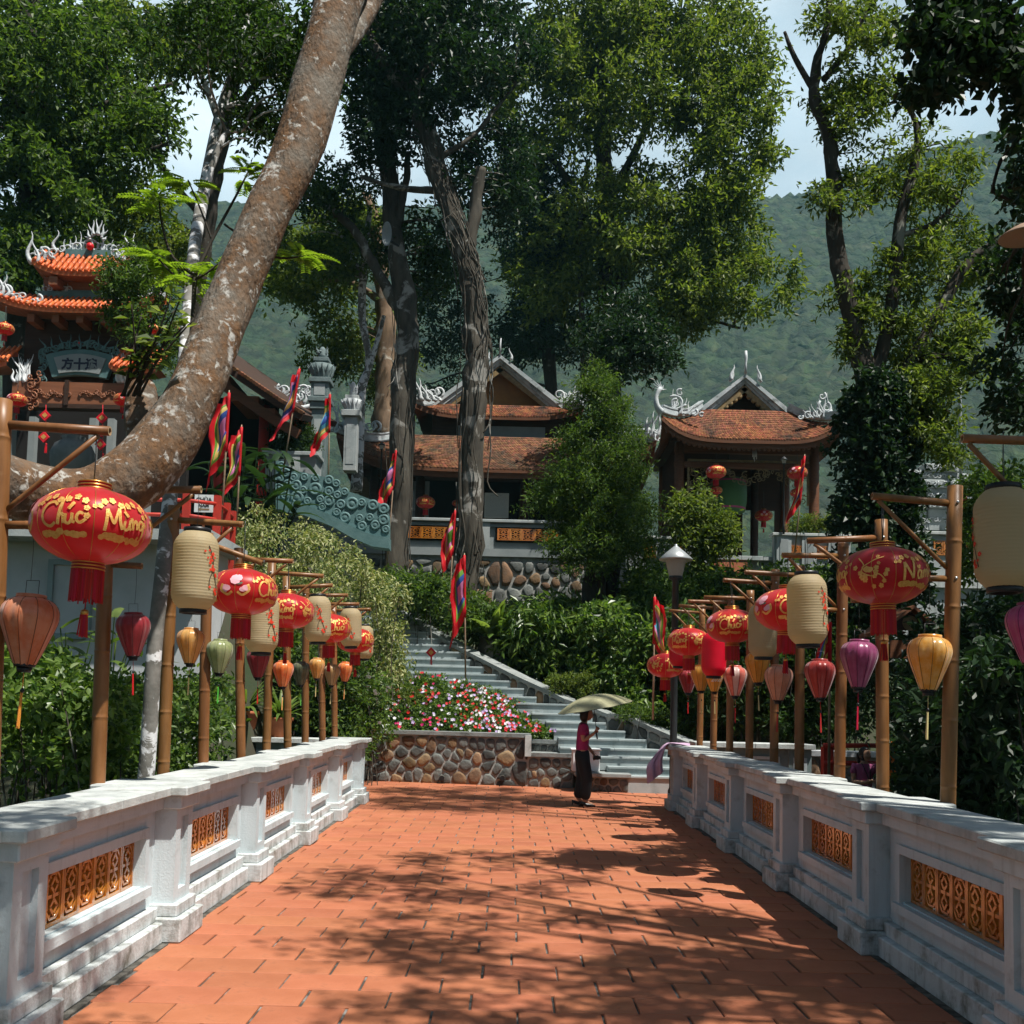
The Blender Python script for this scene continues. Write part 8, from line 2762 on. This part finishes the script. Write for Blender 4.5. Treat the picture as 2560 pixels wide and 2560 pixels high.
def head(parent, c, yaw, s=1.0, hair='bob', tilt=0.0):
    """head with face; c centre, yaw 0 looks along +x"""
    bm = bmesh.new(); bmesh.ops.create_uvsphere(bm, u_segments=20, v_segments=14, radius=1.0)
    for v in bm.verts:
        x, y, z = v.co
        if z < 0: x *= 1 - .12 * z * z; y *= 1 - .30 * z * z
        X = x * .095 + (.012 if x > 0 and z < -.2 else 0); Y_ = y * .075; Z = z * .115
        if x > .6:
            X -= .008 * math.exp(-((z - .05) / .12) ** 2) * (abs(y) > .18)          # eye sockets
            if abs(y) < .22: X += .024 * math.exp(-((z + .10) / .16) ** 2)          # nose
            if abs(y) < .3: X += .006 * math.exp(-((z + .42) / .08) ** 2)           # lips
        v.co = (X * s, Y_ * s, Z * s)
    R_ = Matrix.Translation(c) @ Matrix.Rotation(yaw, 4, 'Z') @ Matrix.Rotation(tilt, 4, 'Y')
    out = []
    V = [R_ @ v.co for v in bm.verts]; bm.verts.index_update(); Fc = [[v.index for v in f.verts] for f in bm.faces]; bm.free()
    mb = MB(); mb.add(V, Fc, 0, True)
    for sy in (-1, 1):                                     # ears
        e = MB(); e.lathe([(.001, -.012), (.016, -.008), (.018, 0), (.010, .006), (.001, .004)], 10)
        mb.add([R_ @ (Vector((-.005 + v[0] * .8, sy * (.074 + v[2] * .8), v[1] * 1.4 - .005)) * s) for v in e.v], e.f, 0, True)
    for sy in (-1, 1):                                     # eyes and brows
        e = MB(); e.lathe([(.009 * math.cos(t), .009 * math.sin(t)) for t in np.linspace(-PI/2, PI/2, 5)], 8)
        mb.add([R_ @ (Vector((.078 + v[0] * .4, sy * .03 + v[1], .008 + v[2] * .5)) * s) for v in e.v], e.f, 1, True)
        mb.add([R_ @ (Vector(q) * s) for q in ((.089, sy*.014, .026), (.080, sy*.048, .024), (.080, sy*.048, .030), (.090, sy*.014, .031))], [(0, 1, 2, 3)], 1)
    mb.add([R_ @ (Vector(q) * s) for q in ((.096, -.022, -.048), (.096, .022, -.048), (.098, .018, -.042), (.101, 0, -.040), (.098, -.018, -.042))], [(0, 1, 2, 3, 4)], 2)
    h = mb.build('head', [M['skin'], M['hair'], M['redpaint']], parent)
    bm = bmesh.new(); bmesh.ops.create_uvsphere(bm, u_segments=20, v_segments=14, radius=1.0)
    V = []
    for v in bm.verts:
        x, y, z = v.co
        X = (x * .108 - .014) ; Y_ = y * .088; Z = z * .124 + .012
        if x > .15 and z < .45: X = min(X, .018 + .03 * max(z, 0)); 
        if hair == 'bob' and z < -.1 and x < .3: Z -= .045 * (1 - max(x, 0)); Y_ *= 1.1
        V.append(R_ @ (Vector((X, Y_, Z)) * s))
    bm.verts.index_update(); Fc = [[v.index for v in f.verts] for f in bm.faces]; bm.free()
    mb = MB(); mb.add(V, Fc, 0, True)
    if hair == 'tail':
        p = [R_ @ (Vector(q) * s) for q in ((-.10, 0, .03), (-.14, 0, .0), (-.15, 0, -.09), (-.13, .01, -.19))]
        mb.tube(p, [.03, .04, .035, .012], 8)
    mb.build('hair', M['hair'], parent)
    return h


# woman with the umbrella, walking to the right (+x), seen from her side
WX, WYd = atX(1452, 17.4, 2005), 17.4
W1 = empty('person', (WX, WYd, 0), 'woman in magenta blouse and black trousers walking to the right with an umbrella', 'person')
B_ = Vector((WX, WYd, 0))
V = []; E = []; R = []
def P3(x, y, z): return B_ + Vector((x, y, z))
V.append(P3(.0, 0, .90)); R.append((.13, .10))                      # pelvis
ch = chain(V, E, R, 0, [P3(.005, 0, 1.03), P3(.02, 0, 1.18), P3(.02, 0, 1.30), P3(.02, 0, 1.385), P3(.045, 0, 1.43), P3(.055, 0, 1.48)], [(.115, .088), (.125, .098), (.12, .088), (.07, .06), (.045, .045), (.045, .045)])
for sy, knee, ank in ((-1, (.10, -.09, .50), (.045, -.09, .13)), (1, (.03, .09, .50), (-.06, .09, .15))):
    chain(V, E, R, 0, [P3(.01, sy * .085, .80), P3(*knee), P3(*ank)], [(.085, .085), (.058, .058), (.038, .038)])
    foot = Vector(ank); chain(V, E, R, len(V) - 1, [P3(foot.x + .10, foot.y, .045), P3(foot.x + .17, foot.y, .03)], [(.033, .024), (.025, .014)])
# near arm (right, -y side) bent up holding the shaft; far arm down with a camera
a = chain(V, E, R, 3, [P3(.0, -.165, 1.345), P3(-.0, -.20, 1.10), P3(.17, -.17, 1.22), P3(.20, -.16, 1.245)], [.048, .038, .028, .022])
hand(V, E, R, a, (.55, .1, .8), (.3, -.9, .1), 1.0)
a = chain(V, E, R, 3, [P3(.02, .165, 1.34), P3(.05, .20, 1.07), P3(.18, .17, .92), P3(.20, .165, .89)], [.046, .038, .028, .022])
hand(V, E, R, a, (.5, -.1, -.8), (.8, .3, .3), .9)
skin_obj('body', V, E, R, M['skin'], W1)
head(W1, P3(.075, 0, 1.555), 0.0, 1.0, 'bob', .12)
V = []; E = []; R = []                                             # blouse
V.append(P3(.0, 0, .885)); R.append((.158, .128))
chain(V, E, R, 0, [P3(.005, 0, 1.02), P3(.02, 0, 1.18), P3(.02, 0, 1.31), P3(.022, 0, 1.385), P3(.03, 0, 1.415)], [(.138, .112), (.146, .122), (.138, .104), (.085, .075), (.058, .056)])
for sy, el in ((-1, (-.002, -.195, 1.18)), (1, (.045, .19, 1.16))):
    chain(V, E, R, 3, [P3(.01, sy * .168, 1.35), P3(*el)], [.064, .062])
skin_obj('blouse', V, E, R, M['blouse'], W1, 2)
V = []; E = []; R = []                                             # wide trousers
V.append(P3(.0, 0, .93)); R.append((.138, .118))
chain(V, E, R, 0, [P3(0, 0, 1.0)], [(.128, .105)])
for sy, knee, ank in ((-1, (.085, -.09, .50), (.06, -.09, .10)), (1, (.02, .09, .50), (-.05, .09, .11))):
    chain(V, E, R, 0, [P3(.01, sy * .085, .80), P3(*knee), P3(knee[0]*.6 + ank[0]*.4, knee[1], .28), P3(*ank)], [.125, .108, .100, .098])
skin_obj('trousers', V, E, R, M['trousers'], W1, 2)
for (x, y) in ((.05, -.09), (-.055, .09)):                          # court shoes with heels
    mb = MB()
    prof = [(-.09, .03), (-.04, .022), (.06, .014), (.14, .016), (.175, .004)]
    top_ = [(-.085, .095), (-.05, .06), (.05, .045), (.14, .045), (.17, .028)]
    zt = .02
    Vv = []
    for (x0, w), (x1, h) in zip([(-.09, .03), (-.03, .034), (.05, .040), (.13, .036), (.19, .012)], [(0, .10), (0, .085), (0, .062), (0, .048), (0, .028)]):
        zb = max(.0, .055 * (1 - (x0 + .09) / .14)) if x0 < .05 else 0
        Vv += [P3(x + x0, y - w, zb + .002), P3(x + x0, y + w, zb + .002), P3(x + x0, y + w * .8, h), P3(x + x0, y - w * .8, h)]
    Fc = [(0, 1, 2, 3), (16, 19, 18, 17)]
    for k in range(4):
        o_ = k * 4; Fc += [(o_, o_+4, o_+5, o_+1), (o_+1, o_+5, o_+6, o_+2), (o_+2, o_+6, o_+7, o_+3), (o_+3, o_+7, o_+4, o_)]
    mb.add(Vv, Fc, 0, True)
    mb.tube([P3(x - .075, y, .065), P3(x - .085, y, .001)], [.012, .006], 6)
    mb.build('shoe', M['shoe'], W1)
# umbrella
UM = empty('umbrella', P3(.225, -.165, 1.26), 'open khaki umbrella with black lining held by the woman in magenta', 'umbrella')
M['khaki'] = mat('khaki_cloth', (.34, .33, .20), .7, (.30, .29, .17), scale=6)
M['lining'] = mat('black_lining', (.008, .009, .009), .7)
hub = P3(.16, -.12, 1.885); grip = P3(.225, -.165, 1.24)
axis = (hub - grip).normalized()
axis = (axis + Vector((-.10, -.10, 0))).normalized()
ax = axis.orthogonal().normalized(); ay = axis.cross(ax); n = 8
mb = MB(); Rr = .64; rings = 7
for lay, off in ((0, 0.0), (1, -.008)):
    Vv = []
    for i in range(rings):
        t = i / (rings - 1)
        for j in range(n * 4):
            a = 2 * PI * j / (n * 4); sc = 1 - .075 * (1 - abs(math.cos(a * n / 2))) * t
            rr = Rr * t * sc; dz = -.22 * t ** 2.0 - .012 * (1 - abs(math.cos(a * n / 2))) * t
            Vv.append(hub + ax * (math.cos(a) * rr) + ay * (math.sin(a) * rr) + axis * (dz + off))
    m_ = n * 4
    Fc = [(i*m_ + j, i*m_ + (j+1) % m_, (i+1)*m_ + (j+1) % m_, (i+1)*m_ + j) for i in range(rings-1) for j in range(m_)]
    mb.add(Vv, Fc, lay, True)
mb.build('canopy', [M['khaki'], M['lining']], UM)
mb = MB(); mb.tube([grip - axis * .06, hub + axis * .04], .006, 6); mb.tube([grip - axis * .10, grip + axis * .03], .013, 8)
mb.build('shaft', M['lamp_metal'], UM)
mb = MB()
for j in range(n):
    a = 2 * PI * j / n; pts = [hub + ax * (math.cos(a) * Rr * t) + ay * (math.sin(a) * Rr * t) + axis * (-.22 * t * t - .016) for t in np.linspace(.05, .98, 6)]
    mb.tube(pts, .004, 5)
mb.build('ribs', M['lamp_metal'], UM)
mb = MB(); c = hub + Vector((.12, -.30, -.10)); spiral(mb, c, .05, .9, .006, 0, 1, rot=.3); mb.build('printed_mark', M['lining'], UM)
CMR = empty('camera_case', P3(.25, .15, .83), 'small black camera in the hand of the woman with the umbrella', 'camera')
mb = MB(); mb.cbox(WX + .20, WX + .30, WYd + .10, WYd + .16, .78, .85, .008); mb.build('body', M['black'], CMR)
mb = MB(); mb.tube([P3(.30, .13, .815), P3(.335, .13, .815)], .028, 12); mb.build('lens', M['shoe'], CMR)
mb = MB(); mb.tube([P3(.21, .13, .85), P3(.20, .15, .93), P3(.28, .13, .85)], .004, 5); mb.build('strap', M['black'], CMR)

# second woman, in the garden to the right; only her upper half shows above the balustrade
X2, Y2 = atX(2160, 17.2, 1900), 17.2
zf2 = atZ(1872, Y2, 2160) - 1.60
W2 = empty('person', (X2, Y2, zf2), 'woman in purple shirt standing in the garden beyond the right balustrade', 'person')
B_ = Vector((X2, Y2, zf2))
V = []; E = []; R = []
V.append(P3(0, 0, .88)); R.append((.14, .11))
chain(V, E, R, 0, [P3(0, 0, 1.02), P3(.01, 0, 1.16), P3(.0, 0, 1.27), P3(.0, 0, 1.345), P3(.005, -.01, 1.39), P3(.01, -.02, 1.43)], [(.12, .09), (.135, .105), (.13, .09), (.07, .06), (.045, .045), (.042, .042)])
for s in (-1, 1):
    chain(V, E, R, 0, [P3(s * .09, 0, .80), P3(s * .09, 0, .46), P3(s * .09, 0, .08), P3(s * .09, -.12, .04)], [.085, .058, .04, .03])
a = chain(V, E, R, 3, [P3(-.165, 0, 1.31), P3(-.19, -.02, 1.05), P3(-.0, -.17, 1.05), P3(.07, -.19, 1.07)], [.048, .040, .030, .023])
hand(V, E, R, a, (.9, -.1, .15), (0, -.2, .9), .8)
a = chain(V, E, R, 3, [P3(.165, 0, 1.31), P3(.20, -.03, 1.06), P3(.14, -.19, 1.06), P3(.10, -.2, 1.08)], [.048, .040, .030, .023])
hand(V, E, R, a, (-.8, -.1, .2), (0, -.2, .9), .8)
skin_obj('body', V, E, R, M['skin'], W2)
head(W2, P3(.012, -.03, 1.505), -1.05, 1.0, 'tail')
V = []; E = []; R = []
V.append(P3(0, 0, .93)); R.append((.155, .125))
chain(V, E, R, 0, [P3(0, 0, 1.03), P3(.01, 0, 1.16), P3(.0, 0, 1.275), P3(.0, 0, 1.335)], [(.135, .108), (.152, .128), (.146, .105), (.095, .075)])
for s in (-1, 1): chain(V, E, R, 3, [P3(s * .165, 0, 1.315), P3(s * .188, -.01, 1.17)], [.062, .058])
skin_obj('shirt', V, E, R, M['shirt2'], W2)
V = []; E = []; R = []
V.append(P3(0, 0, .90)); R.append((.155, .125))
for s in (-1, 1): chain(V, E, R, 0, [P3(s * .09, 0, .78), P3(s * .09, 0, .46), P3(s * .09, 0, .1)], [.105, .08, .065])
skin_obj('trousers', V, E, R, M['trousers2'], W2)
mb = MB(); mb.tube([P3(-.06, -.06, 1.37), P3(.0, -.13, 1.2), P3(.04, -.15, 1.08)], .008, 5); mb.tube([P3(.06, -.06, 1.37), P3(.06, -.13, 1.2), P3(.05, -.15, 1.08)], .008, 5); mb.build('neck_strap', M['black'], W2)

# cloth draped over the end of the right balustrade
CL = MB(); c = at(1672, 1858, 16.3)
M['lilac'] = mat('lilac_cloth', (.52, .36, .50), .85, (.45, .30, .43), scale=8, bump=.2, bscale=40)
nu, nv = 18, 14; P = []
x_in = edge(1, 17.2) - .01
for i in range(nu):
    u = i / (nu - 1)
    for j in range(nv):
        v = j / (nv - 1)
        s_ = u * 1.0
        fold = .035 * math.sin(v * 13 + u * 2) + .02 * math.sin(v * 27)
        if s_ < .4: x, y, z = x_in + .36 - s_ * .95, 17.0 + v * .30 + .03 * math.sin(u * 9), 1.068 + .045 * abs(math.sin(v * 9 + u * 4))
        else:
            d = s_ - .4
            x, y, z = x_in - .03 - .06 * math.sin(d * 4) - .26 * v * min(1, d * 3), 17.0 + (.30 * v) * max(0, 1 - d * 2.5) + fold, 1.07 - d * (.72 + .35 * v)
        P.append((x, y, z))
CL.grid(P, nu, nv)
CL.build('draped_cloth', M['lilac'], label='lilac towel draped over the far end of the right balustrade', cat='towel')
# ------------------------------------------------------------------ haze in the air
hz = MB(); hz.box(-1000, 1000, -320, 1400, -30, 345)
HZ = hz.build('haze', [], kind='stuff', label='thin bluish haze in the air')
hm = bpy.data.materials.new('haze'); hm.use_nodes = True
nt = hm.node_tree; nt.nodes.clear()
out = nt.nodes.new('ShaderNodeOutputMaterial'); vol = nt.nodes.new('ShaderNodeVolumePrincipled')
vol.inputs['Color'].default_value = (.26, .66, .76, 1)
vol.inputs['Density'].default_value = .0003
vol.inputs['Anisotropy'].default_value = 0.0
nt.links.new(vol.outputs[0], out.inputs['Volume'])
HZ.data.materials.append(hm)
